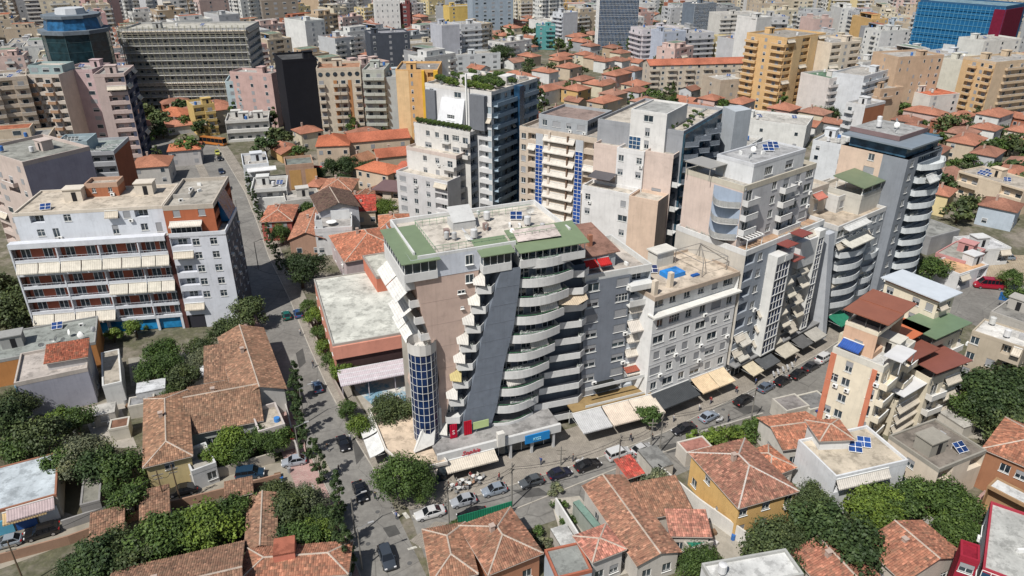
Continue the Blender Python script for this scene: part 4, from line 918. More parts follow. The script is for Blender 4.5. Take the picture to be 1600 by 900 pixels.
def white_block():
    Q = (23.9, 109.2); B = Bld('apartment_building', 'white apartment block with blue paddling pool on its roof terrace', 'apartment block', Q, R(31), 19.8, 12.5, 24, True); note(Q, R(31), 19.8, 12.5)
    C_ = (.68, .68, .67); rows = ['wWw.www'] + ['wWwwWw' if i % 2 else 'wWwwWw' for i in range(5)]
    B.facade(0, ['WwwwwW'], 20.2, 3.0, C_, o=-.9, ac=.3); B.facade(0, ['wWwwWw', 'WwwWww', 'wWwwWw', 'WwwwWw', 'wWwWww'], 3.9, 3.2, C_, ac=.4)
    m = MB(); m.box(-.3, 20.2, -.8, 1.2, 19.9, 20.2); m.box(-.2, 20.1, -.5, -.1, 19.55, 19.9); m.build('cornice', plaster, B.e, (.68, .67, .63))
    m = MB()
    for i in range(1, 5): m.box(0, 19.8, -.05, -.01, 3.9 + i * 3.2 - .1, 3.9 + i * 3.2)
    m.build('string_course', plaster, B.e, (.5, .5, .5))
    for k in (1, 2, 3): B.facade(k, ['..'] * 8, 0, 2.9, C_)
    B.facade(0, ['ssss'], 0, 3.9, (.4, .42, .42)); B.flatroof((.55, .47, .38), .5, (.42, .34, .27), 0, h=23.3)
    for i, (L_, x, c) in enumerate(((9.0, 1.0, (.06, .065, .07)), (4.2, 10.6, (.68, .52, .34)), (4.0, 14.9, (.7, .56, .38)))): B.put('awning', (L_, 3.4, 1.2), x, -.2, 4.1, 0, c)
    # pool, pergola frame, hut
    m = MB(); m.box(7.2, 11.0, 4.6, 7.2, 23.3, 24.1, 0); m.box(7.4, 10.8, 4.8, 7.0, 24.103, 24.11, 1); m.build('paddling_pool', [paint, cglass], B.e, (.02, .2, .55))
    m = MB(); m.box(5.2, 6.0, 2.2, 3.0, 23.3, 26.0); m.build('chimney', plaster, B.e, (.62, .54, .44)); m = MB(); m.box(.8, 1.6, 1.2, 2.0, 23.3, 26.0); m.build('chimney', plaster, B.e, (.62, .54, .44))
    m = MB(); m.box(8.5, 12.5, 9.5, 12, 23.3, 26.1); m.box(8.2, 12.9, 9.2, 12.2, 26.1, 26.35); m.build('roof_hut', plaster, B.e, (.6, .58, .53))
    m = MB()
    for x in (13, 19): 
        for y in (2.5, 9.5): m.tube((x, y, 23.3), (x, y, 26.0), .07)
    for p, q in (((13, 2.5), (19, 2.5)), ((19, 2.5), (19, 9.5)), ((19, 9.5), (13, 9.5)), ((13, 9.5), (13, 2.5)), ((13, 2.5), (16, 6)), ((19, 2.5), (16, 6)), ((19, 9.5), (16, 6)), ((13, 9.5), (16, 6))): m.tube((*p, 26.0), (*q, 26.0 if q != (16, 6) else 26.6), .06)
    m.build('pergola_frame', paint, B.e, (.2, .19, .18))
    m = MB(); m.box(11.6, 13.2, 3.2, 3.9, 23.32, 23.6); m.build('sun_lounger', fabric, B.e, (.02, .1, .35))
    B.put('solar_panel', (2.0, 1.6), 5.5, 8.5, 23.3, R(-30), (.03, .04, .1)); B.put('satellite_dish', (.5,), 3, 4, 23.3, 1)
    B.finish()
white_block()
LEAFY = (.05, .085, .025)
def boxes(B, name, lst, mat_=None, col=WH):
    m = MB()
    for a in lst: m.box(*a)
    return m.build(name, mat_ or plaster, B.e, col)
def blockpart(B, x0, x1, y0, y1, z0, z1, nf, col, f='.', r='.', l='.', bk=None, cols=None, roofc=(.55, .5, .43), par=.7, parc=None, gar=0, **kw):
    """a storey stack that is part of building B"""
    w, d, org = B.w, B.d, B.org
    fh = (z1 - z0) / nf; sub = B
    def rows(x): x = [x] * nf if isinstance(x, str) else list(x); return x + [x[-1]] * (nf - len(x))
    oldpos = B.pos
    B.pos = lambda k, t, o: ((x0 + t, y0 - o), (x1 + o, y0 + t), (x1 - t, y1 + o), (x0 - o, y1 - t))[k]
    B.w, B.d = x1 - x0, y1 - y0
    for k, x in ((0, f), (1, r), (3, l), (2, bk)):
        if x: B.facade(k, rows(x), z0, fh, (cols or {}).get(k, col), **kw)
    B.pos = oldpos; B.w, B.d = w, d
    B.flatroof(roofc, par, parc or col, 0, h=z1, x0=x0, x1=x1, y0=y0, y1=y1)
    for i in range(gar):
        B.put('planter', (3.0,), x0 + .4 + i * (x1 - x0 - 3.5) / max(1, gar - 1) if gar > 1 else x0 + .5, y0 + .3, z1 - .05)
def curved_stack(B, x0, x1, y, zs, bul, col=(.6, .62, .63), edge=(.16, .25, .1), hgt=1.1, side=0):
    def arc(n=9): return [(x0 + (x1 - x0) * i / n, y - bul * math.sin(math.pi * i / n)) for i in range(n + 1)]
    for i, z in enumerate(zs):
        A = arc(); I = [(x, yy + .12) for x, yy in A]; b = MB(); b.prism([(x0, y + 1.6)] + A + [(x1, y + 1.6)], z - .2, z)
        for k in range(len(A) - 1):
            b.quad((*A[k], z), (*A[k + 1], z), (*A[k + 1], z + hgt), (*A[k], z + hgt)); b.quad((*I[k + 1], z), (*I[k], z), (*I[k], z + hgt), (*I[k + 1], z + hgt)); b.quad((*A[k], z + hgt), (*A[k + 1], z + hgt), (*I[k + 1], z + hgt), (*I[k], z + hgt))
        b.quad((x1, y + 1.6, z), (x1, y + 1.6, z + hgt), (*A[-1], z + hgt), (*A[-1], z)); b.quad((x0, y + 1.6, z + hgt), (x0, y + 1.6, z), (*A[0], z), (*A[0], z + hgt))
        b.build('curved_balcony', plaster, B.e, col)
        if (i + int(x0)) % 3 == 0: B.put('planter', (3.0,), x0 + 1, y - .1, z + .7)
def cascade():
    Q = (41.5, 119.5); B = Bld('apartment_building', 'long terraced apartment block with white rooftop box, roof gardens and two glass bay towers', 'apartment block', Q, R(38), 31, 16, 38, True); note(Q, R(38), 47, 16)
    GW = (.3, .33, .37); W_ = (.6, .6, .59); P = (.6, .49, .43)
    blockpart(B, 0, 25, 0, 16, 3.9, 27, 7, GW, f=['lw.lw.lw', 'lwwllwlw', 'lwwLlwLw', 'lwwLLwLL', 'lwLLLwLL', 'LwLLLwLL', 'LwLLLwLL'], r='.', l=['....'], bk='.', cols={3: (.5, .47, .42)}, roofc=(.45, .3, .2), parc=W_, gar=2, ac=.2, awc=(.58, .53, .45))
    for z0 in range(5): B.put('awning', (2.6, 1.5, 1.6), 12.3 + (z0 % 2) * 2, -.2, 6.3 + z0 * 3.3, 0, jit((.58, .54, .45), .1)); B.put('awning', (2.6, 1.6, 1.5), 17 + (z0 % 2) * 1.2, -.3, 7.2 + z0 * 3.3, 0, jit((.55, .5, .42), .12)); B.put('awning', (3.0, 1.6, 1.5), 1.0, -.1, 6.6 + z0 * 3.3, 0, jit((.6, .57, .5), .1)) if z0 < 2 else None
    # stepped red terraces
    m = MB(); m.box(9.5, 12.0, -2.2, 0, 23.8, 24.0); m.box(9.5, 12, -2.2, -2.1, 24, 25); m.build('terrace_slab', plaster, B.e, W_)
    for x, z in ((9.3, 26.6), (13.6, 27.6), (12.5, 22.9)): m = MB(); m.box(x, x + 3.4, -2.5, .3, z, z + .15); m.build('brown_canopy', paint, B.e, (.22, .06, .05))
    # glass bay tower and slim glass strip
    for x0, x1, y, z0, z1, n, m_ in ((7.4, 11.4, -1.9, 4.3, 23.6, 4, 12), (21.6, 23.2, -1.4, 5, 25, 2, 14)):
        for k, (a, b_) in enumerate((((x0, y), (x1, y)), ((x1, y), (x1, 0)), ((x0, 0), (x0, y)))):
            L = math.hypot(b_[0] - a[0], b_[1] - a[1]); B.put('curtain_wall', (round(L, 2), round(z1 - z0, 1), n if k == 0 else 2, m_), a[0], a[1], z0, math.atan2(b_[1] - a[1], b_[0] - a[0]), (.012, .03, .085))
        boxes(B, 'bay_frame', [(x0 - .25, x0 - .12, y - .13, 0, z0, z1), (x1 + .12, x1 + .25, y - .13, 0, z0, z1), (x0 - .25, x1 + .25, y - .15, 0, z1, z1 + 1.6), (x0 - .25, x1 + .25, y - .15, 0, z0 - .25, z0)] + [(x0 - .16, x1 + .16, y - .17, y - .1, z0 + j * (z1 - z0) / 6 - .07, z0 + j * (z1 - z0) / 6 + .07) for j in range(1, 6)], col=(.62, .62, .6))
    m = MB(); m.prism([(16, -1.2), (21.6, -1.4), (21.6, 0), (16, 0)], 20, 25.5); m.build('white_fin_wall', plaster, B.e, W_)
    # leaning white fin
    m = MB(); v = [(26.4, 0, 4), (29.8, -.4, 4), (28.6, -3.4, 4), (24.8, 0, 26), (26.6, -.4, 26), (26.4, -1.0, 26)]
    v = [(28.6, .5, 0), (31, .5, 0), (30.6, -2.6, 0), (29.2, -2.6, 0), (25.4, .5, 24.5), (28.6, .5, 24.5), (28.4, -.9, 24.5), (26.2, -.9, 24.5)]
    m.add(v, [(4, 5, 6, 7), (0, 3, 7, 4), (3, 2, 6, 7), (2, 1, 5, 6)]); m.build('leaning_fin', plaster, B.e, (.47, .49, .52))
    # upper block with blue white curved balconies on the left corner, faceted bays on the right
    blockpart(B, 1.0, 23.5, 3.0, 16, 27, 38, 4, (.5, .5, .51), f=['b.wbwW', 'b.wbWW', 'b.wbWW', 'w.wbbW'], r='...', l=['....'], bk='.', cols={3: P, 1: (.5, .46, .42)}, roofc=(.5, .47, .42), parc=(.5, .46, .38), bal='solid', balc=W_, ac=.2)
    for i, z in enumerate((28.6, 31.6, 34.7)):
        m = MB(); A = [(0.9 - 2.2 * math.sin(math.pi * k / 8) , 3.2 + 6.0 * k / 8) for k in range(9)]; m.prism([(1, 3.2)] + A + [(1.1, 9.2)], z - .15, z)
        for k in range(8): m.quad((*A[k], z), (*A[k + 1], z), (*A[k + 1], z + 1.05), (*A[k], z + 1.05)); m.quad((*A[k + 1], z), (*A[k], z), (*A[k], z + 1.05), (*A[k + 1], z + 1.05))
        m.build('curved_balcony', plaster, B.e, (.62, .62, .6))
        m = MB(); m.quad((.97, 9.3, z + .02), (.97, 3.1, z + .02), (.97, 3.1, z + 2.7), (.97, 9.3, z + 2.7)); m.build('recess_wall', plaster, B.e, (.33, .39, .48))
    blockpart(B, 4.5, 20.5, 4.0, 12, 38, 41.5, 1, (.62, .63, .64), f='.W.W.', r='..', l='..', bk='.', roofc=(.42, .42, .42), parc=(.55, .56, .58), par=.3)
    B.put('solar_panel', (2.0, 1.6), 13, 8, 41.5, R(-38), (.02, .05, .16)); B.put('solar_panel', (2.0, 1.6), 15.3, 8.5, 41.5, R(-38), (.02, .05, .16))
    for k in range(6): B.put(('vent', 'satellite_dish', 'air_conditioner')[1 + k % 2], ((.5,) if k % 2 == 0 else ()), 6 + k * 2.1, 6 + (k * 3.7) % 5, 41.5, k)
    m = MB(); m.box(-.2, 4.6, 9.5, 15.5, 40.4, 40.55); [m.box(x, x + .12, y, y + .12, 38, 40.4) for x in (0, 4.2) for y in (9.8, 15.2)]; m.build('roof_canopy', paint, B.e, (.3, .29, .27))
    for k in range(4): B.put('planter', (3.0,), 1.3, 15.5 - k * 3.2, 37.9, R(-90))
    for k in range(3): B.put('planter', (3.0,), .6, 14.5 - k * 3.6, 27, R(-90))
    m = MB(); [m.box(.8 + j * .9, .95 + j * .9, .6, 2.9, 29.4, 29.55) for j in range(6)]; m.box(.7, 5.6, .5, .65, 29.2, 29.4); m.box(.7, 5.6, 2.85, 3, 29.2, 29.4); [m.box(x, x + .12, .6, .72, 27, 29.2) for x in (.8, 5.3)]; m.build('pergola', white, B.e)
    for k, x in enumerate((11, 14, 18)): B.put('planter', (2.0,), x, .6, 27)
    # shops at street level
    B.facade(0, ['s' * 7], 0, 3.9, (.35, .36, .37), L1=31)
    for x, L_, c in ((2.2, 3.4, (.6, .52, .38)), (6.0, 5.0, (.1, .105, .11)), (12.5, 5.0, (.5, .46, .38)), (18.5, 4.0, (.12, .12, .12)), (23, 4.6, (.42, .4, .36)), (33, 5, (.03, .2, .12))): B.put('awning', (L_, 3.4, 1.1), x, -.8, 3.8, 0, c)
    boxes(B, 'shop_canopy', [(0, 31, -1.6, -.01, 3.9, 4.2)], conc, (.25, .25, .25))
    B.finish()
    # ---- middle block with broad curved balconies
    a = R(38); Qm = (Q[0] + 31.2 * math.cos(a), Q[1] + 31.2 * math.sin(a)); M = Bld('apartment_building', 'grey apartment block with broad curved balconies and a bare roof terrace, between fin and tower', 'apartment block', Qm, a, 19, 14, 24, True)
    blockpart(M, 0, 19, 0, 14, 3.6, 24, 7, (.36, .38, .4), f=['WWWWlww', 'LLLLLww', 'lllllww', 'lllllww', 'lllllww', 'lllllww', 'lllllww'], r=None, l='.', bk='.', roofc=(.5, .42, .33), parc=(.55, .54, .52), ac=.2)
    M.facade(0, ['ssss'], 0, 3.6, (.35, .36, .37))
    curved_stack(M, 1.2, 11.5, -1.0, [17.8 - 2.92 * i for i in range(5)], 1.5)
    M.put('awning', (9.0, 2.6, .7), 1.6, -.2, 21.2, 0, (.62, .6, .53)); M.put('awning', (9.0, 1.5, .4), 1.6, -.1, 24.2, 0, (.62, .62, .6))
    curved_stack(M, 13.0, 18.8, -.6, [14 - 2.92 * i for i in range(4)], .6)
    # small stair block behind with stripes
    blockpart(M, .5, 8, 8, 14, 24, 29.5, 2, (.5, .44, .37), f=['w', 'w'], r='.', l='.', bk='.'); M.put('awning', (3.6, 1.6, .9), 2, 8, 29.0, 0, (.55, .2, .15))
    blockpart(M, 8.4, 18.9, 5.5, 13.9, 24, 27, 1, (.55, .54, .52), f='w..', r='.', l='.', bk='.')
    M.finish()
    # ---- tower at the end of the row
    Qt = (Q[0] + 50.5 * math.cos(a) + 2.0 * math.sin(a), Q[1] + 50.5 * math.sin(a) - 2.0 * math.cos(a)); T = Bld('apartment_tower', 'apartment tower with blue grey glazed top storey and stacked curved balconies, at the street end', 'apartment tower', Qt, a, 15.5, 15, 38, True); note(Qt, a, 15.5, 15)
    SG = (.24, .26, .29)
    T.facade(0, ['w'] * 11, 3.6, 2.9, SG, L1=4.5, ac=.3); T.facade(0, ['ll'] * 11, 3.6, 2.9, (.2, .23, .26), L0=4.5)
    T.facade(3, ['.'] * 11, 3.6, 2.9, (.24, .26, .29), L0=9.6); T.facade(3, ['.w', '.W', '.w', '..', '..', '..', '..', '..', '..', '..', '..'], 3.6, 2.9, (.62, .48, .38), L1=9.6); T.facade(1, ['lwl'] * 11, 3.6, 2.9, SG); T.facade(2, ['...'] * 11, 3.6, 2.9, SG)
    for k in range(4): T.facade(k, ['.'] if k != 0 else ['sss'], 0, 3.6, SG)
    curved_stack(T, 5.0, 15.6, -.9, [32.6 - 2.9 * i for i in range(10)], 1.9, (.6, .63, .64))
    T.put('awning', (4.5, 1.2, 1.4), 5.5, -2.0, 31.5, 0, (.62, .62, .6))
    m = MB(); m.box(1, 15.4, 1.2, 13.8, 35.5, 38.0); m.build('glazed_storey', cglass, T.e, (.05, .11, .17))
    m = MB(); m.box(-.3, 13.4, -.35, 15.2, 37.7, 38.05, 0); m.build('zinc_roof', paint, T.e, (.2, .235, .27))
    boxes(T, 'upper_roof', [(3.0, 15.2, 4.2, 15.2, 38.11, 38.9)], roofing, (.38, .38, .37)); boxes(T, 'roof_edge', [(2.8, 15.4, 4.0, 4.2, 38.12, 39.1), (2.8, 3.0, 4.2, 15.2, 38.12, 39.1)], plaster, (.2, .14, .14))
    T.put('planter', (3.0,), 12, .2, 35.6); T.put('planter', (3.0,), 12.3, 1.2, 35.6); m = MB(); m.add([(13.3, -.5, 38), (15.6, 1.0, 37.2), (15.6, 8, 37.2), (13.3, 8, 38)], [(0, 1, 2, 3)]); m.build('glass_canopy', cglass, T.e, (.12, .2, .2))
    for k in range(5): T.put(('satellite_dish', 'water_tank')[k % 2], ((.6,), (.55, 1.2))[k % 2], 5 + k * 2, 6 + (k * 5) % 8, 38.9, k)
    # low green roofed terrace on the flank, lower than the beige wall
    m = MB(); m.add([(-9.5, 1.0, 30.6), (-.05, 1.0, 30.6), (-.05, 8.8, 31.6), (-9.5, 8.8, 31.6), (-9.5, 1.0, 30.4), (-.05, 1.0, 30.4), (-.05, 8.8, 31.4), (-9.5, 8.8, 31.4)], [(0, 1, 2, 3), (7, 6, 5, 4), (0, 4, 5, 1), (1, 5, 6, 2), (2, 6, 7, 3), (3, 7, 4, 0)])
    T.finish()
    T2 = Bld('apartment_building', 'lower wing with green roofed terrace against the beige tower wall', 'apartment wing', (Qt[0] - 8.2 * math.cos(a) - 4 * math.sin(a), Qt[1] - 8.2 * math.sin(a) + 4 * math.cos(a)), a, 8.1, 10, 28, True)
    blockpart(T2, 0, 8.1, 0, 10, 0, 27.6, 9, (.5, .48, .43), f='.', r=None, l=['..'], bk='.')
    m = MB(); m.add([(-.6, -.5, 30.2), (8.0, -.5, 30.2), (8.0, 6.8, 31.2), (-.6, 6.8, 31.2), (-.6, -.5, 30.0), (8.0, -.5, 30.0), (8.0, 6.8, 31.0), (-.6, 6.8, 31.0)], [(0, 1, 2, 3), (7, 6, 5, 4), (0, 4, 5, 1), (1, 5, 6, 2), (2, 6, 7, 3), (3, 7, 4, 0)]); m.build('green_terrace_roof', paint, T2.e, (.14, .18, .11))
    for k in range(4): T2.put('planter', (1.6,), .3 + 2 * k, .1, 28.2)
    m = MB(); [m.box(x, x + .12, y, y + .12, 27.6, 30.2) for x in (.1, 4, 7.7) for y in (.1, 6)]; m.build('terrace_posts', white, T2.e, kind='stuff'); T2.finish()
cascade()
# ---- terraced back towers
def back_towers():
    Q = (-6, 190.0); W_ = (.62, .6, .57); P = (.56, .47, .42); D_ = (.07, .12, .16)
    B = Bld('apartment_tower', 'white terraced tower with a bushy roof garden behind the pink corner tower', 'apartment tower', Q, R(-33), 4, 30, 38, True); note((-33, 208), R(-33), 30, 32)
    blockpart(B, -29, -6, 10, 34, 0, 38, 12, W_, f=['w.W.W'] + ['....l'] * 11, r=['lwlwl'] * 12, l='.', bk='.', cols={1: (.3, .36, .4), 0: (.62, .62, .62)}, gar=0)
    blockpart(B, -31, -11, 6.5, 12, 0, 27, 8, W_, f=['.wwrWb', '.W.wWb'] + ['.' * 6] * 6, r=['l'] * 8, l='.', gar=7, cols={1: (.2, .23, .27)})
    blockpart(B, -31, -13, 2.5, 7.5, 0, 21, 6, P, f=['.wwb', '.wwb'] + ['....'] * 4, r=['l'] * 6, l='.', gar=2, cols={0: W_, 1: (.4, .4, .4)})
    blockpart(B, -31, -12.5, -2.5, 3.5, 0, 15, 5, (.56, .55, .55), f=['WwwB'.replace('B', 'l')] * 5, r=['.'] * 5, l='.', gar=2)
    boxes(B, 'grey_bay', [(-12.5, -7.5, 8.6, 10.1, 28, 37.5)], plaster, (.16, .17, .19)); boxes(B, 'grey_bay', [(-28.5, -25, 9.2, 10.1, 27, 37)], plaster, (.16, .17, .19))
    m = MB(); m.add([(-24, 9.7, 27.2), (-15.0, 9.7, 27.2), (-14.6, 9.9, 35.5), (-22.6, 9.9, 35.5), (-24, 7.9, 27.2), (-15.0, 7.9, 27.2), (-14.6, 9.3, 35.5), (-22.6, 9.3, 35.5)], [(4, 5, 6, 7), (0, 4, 7, 3), (5, 1, 2, 6), (7, 6, 2, 3)]); m.build('white_dormer', plaster, B.e, (.72, .73, .75))
    B.put('window', (2.6, 1.6, 3), -20.2, 8.4, 29.6)
    m = MB(); m.box(-13.6, -13.2, 8.4, 8.8, 27, 43); m.build('mast', white, B.e)
    for i in range(11):
        z = 4 + i * 3.05; m = MB(); m.box(-6.05, -4.6, 11, 21, z, z + .2); m.box(-4.7, -4.6, 11, 21, z + .2, z + 1.2); m.build('balcony', plaster, B.e, (.3, .38, .45))
        m = MB(); m.box(-6.05, -4.8, 24, 33, z, z + .2); m.box(-4.9, -4.8, 24, 33, z + .2, z + 1.2); m.build('balcony', plaster, B.e, (.35, .4, .45))
    m = MB(); m.box(-5.95, -4.0, 21.2, 23.6, 0, 38.5); m.build('blue_stair_tower', cglass, B.e, (.02, .06, .12))
    rr = random.Random(5)
    for i in range(34): B.put('planter', (3.0,), rr.uniform(-28, -9), rr.uniform(11, 32), 37.9 + rr.uniform(0, 1.0), rr.uniform(0, 3))
    for i in range(46):
        o = link('shrub', tree_kind('bush')[0], B.e, jit(GRN['bright' if i % 3 == 0 else 'green'], .2), (rr.uniform(-28, -7), 11 + rr.uniform(0, 20) * (i % 3) / 2, 38.2)); s = rr.uniform(1.0, 1.9); o.scale = (s, s, s * 1.1)
    for i in range(12): o = link('shrub', tree_kind('bush')[0], B.e, jit(GRN['green'], .2), (-30 + i * 1.6, 7.4, 27.1)); o.scale = (1.15, 1.0, 1.5)
    boxes(B, 'roof_shed', [(-21, -17, 16, 20, 38.003, 40.8)], plaster, W_); boxes(B, 'roof_shed', [(-12, -9, 22, 27, 38.003, 40.5)], plaster, W_)
    B.finish()
    # beige block with blue glass strips
    Q2 = (2.0, 193.0); B = Bld('apartment_building', 'beige apartment block with two blue glass strips and a rusty pipe down its front', 'apartment block', Q2, R(-33), 25, 22, 31, True); note(Q2, R(-33), 25, 22)
    BE = (.52, .44, .36)
    for x0, x1, rw in ((0, 5.2, 'wl'), (7.4, 17, 'LL'), (19.2, 25, 'll')): B.facade(0, [rw] * 10, 0, 3.05, BE, L0=x0, L1=x1, balc=BE, awc=(.62, .58, .52))
    for x0, x1 in ((5.2, 7.4), (17, 19.2)): B.facade(0, ['.'] + ['g'] * 9, 0, 3.05, (.45, .47, .5), L0=x0, L1=x1, gw=(.015, .06, .25), o=.2)
    m = MB(); m.box(14.6, 15.0, -.6, -.01, 0, 31); m.build('rusty_pipe', paint, B.e, (.16, .1, .07)); m = MB(); m.box(9, 9.6, -.5, -.01, 0, 31.3); m.build('pilaster', plaster, B.e, (.6, .52, .44))
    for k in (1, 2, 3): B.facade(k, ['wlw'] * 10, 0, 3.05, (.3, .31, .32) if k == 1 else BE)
    B.flatroof((.4, .36, .32), .9, BE, 0, h=30.7); blockpart(B, 3.5, 18, 4, 18, 30.7, 33.8, 1, (.34, .36, .38), f='wWwW', r='lW', l='w', bk='.', roofc=(.33, .25, .22)); B.put('planter', (3,), 20, .4, 31); B.put('planter', (3,), .5, .4, 31); B.finish()
    # pink and white stepped tower
    Q3 = (20, 178); B = Bld('apartment_tower', 'stepped pink and white tower with a glazed penthouse and dark serrated flank', 'apartment tower', Q3, R(-33), 24, 34, 40, True); note(Q3, R(-33), 24, 34)
    PK = (.6, .49, .43)
    blockpart(B, 0, 22, 2, 30, 0, 36, 11, (.3, .31, .33), f=['.' * 6] * 11, r=['.'] * 11, l='.', bk='.', gar=2)
    blockpart(B, 9, 18, 1.0, 14, 31, 40, 3, (.64, .63, .61), f=['.W.', '.t.', 'gt.'], r='.', l='.', bk='.', roofc=(.42, .42, .4), par=.4)
    blockpart(B, 1.0, 7.5, -1.5, 10, 0, 31, 9, PK, f=['..'] * 9, l='.', r='.'); blockpart(B, 7.5, 14.5, -2.2, 9, 0, 31, 9, (.66, .65, .64), f=['w.w', 'w.w'] + ['...'] * 7, l='.', r='.')
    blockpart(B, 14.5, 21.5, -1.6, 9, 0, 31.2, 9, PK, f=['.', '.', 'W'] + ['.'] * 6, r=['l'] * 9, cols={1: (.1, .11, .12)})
    blockpart(B, 1.4, 14.0, -7.5, -2.3, 0, 22, 6, (.66, .65, .64), f=['w..w', 'w..W', '...w'] + ['....'] * 3, l='.', r='.', gar=4); blockpart(B, 14.0, 21.2, -7.8, -1.7, 0, 21.8, 6, (.6, .46, .36), f='.', r='.')
    m = MB(); m.add([(2.0, -6.5, 24.6), (8.0, -6.5, 24.6), (8.0, -2.3, 25.2), (2.0, -2.3, 25.2)], [(0, 1, 2, 3)]); m.build('dark_canopy', paint, B.e, (.08, .08, .09))
    for z in range(1, 12):
        zz = z * 3.0; m = MB(); v = [(22, 2), (25.0, 5), (22.4, 8.5), (25.4, 12), (22.6, 16), (25.2, 20), (22.4, 24), (25, 28), (22, 30)]
        for p, q in zip(v, v[1:]): m.quad((*p, zz), (*q, zz), (*q, zz + 1.1), (*p, zz + 1.1)); m.quad((*q, zz), (*p, zz), (*p, zz + 1.1), (*q, zz + 1.1))
        m.prism(v, zz - .2, zz); m.build('serrated_balcony', plaster, B.e, (.33, .37, .42))
        for k in (0, 2, 4): m2 = MB()
    m = MB(); m.box(22.05, 22.5, 2, 30, 0, 36); m.build('glazed_flank', cglass, B.e, (.03, .07, .1))
    for k in range(4): m = MB(); m.box(20 + k * .01, 22.9, -1, 2, 6 + k * 6, 6.2 + k * 6); m.box(20, 22.9, -1.0, -.9, 6.2 + k * 6, 7.3 + k * 6); m.build('balcony', plaster, B.e, (.62, .62, .6))
    for k in range(7): B.put('planter', (3.0,), 18, 8 + k * 3, 35.9, R(90))
    for i in range(7): o = link('shrub', tree_kind('bush')[0], B.e, jit(GRN['green'], .2), (rnd.uniform(17, 21), rnd.uniform(4, 28), 36)); o.scale = (.8, .8, .9)
    m = MB(); m.prism([(23, 26), (26, 30), (30, 27), (27.5, 22)], 0, 38); m.build('curved_end_wall', plaster, B.e, (.42, .45, .48)); B.finish()
back_towers()
# ------------------------------------------------------------------ near buildings on both sides of the streets
OCH = (.62, .4, .17)
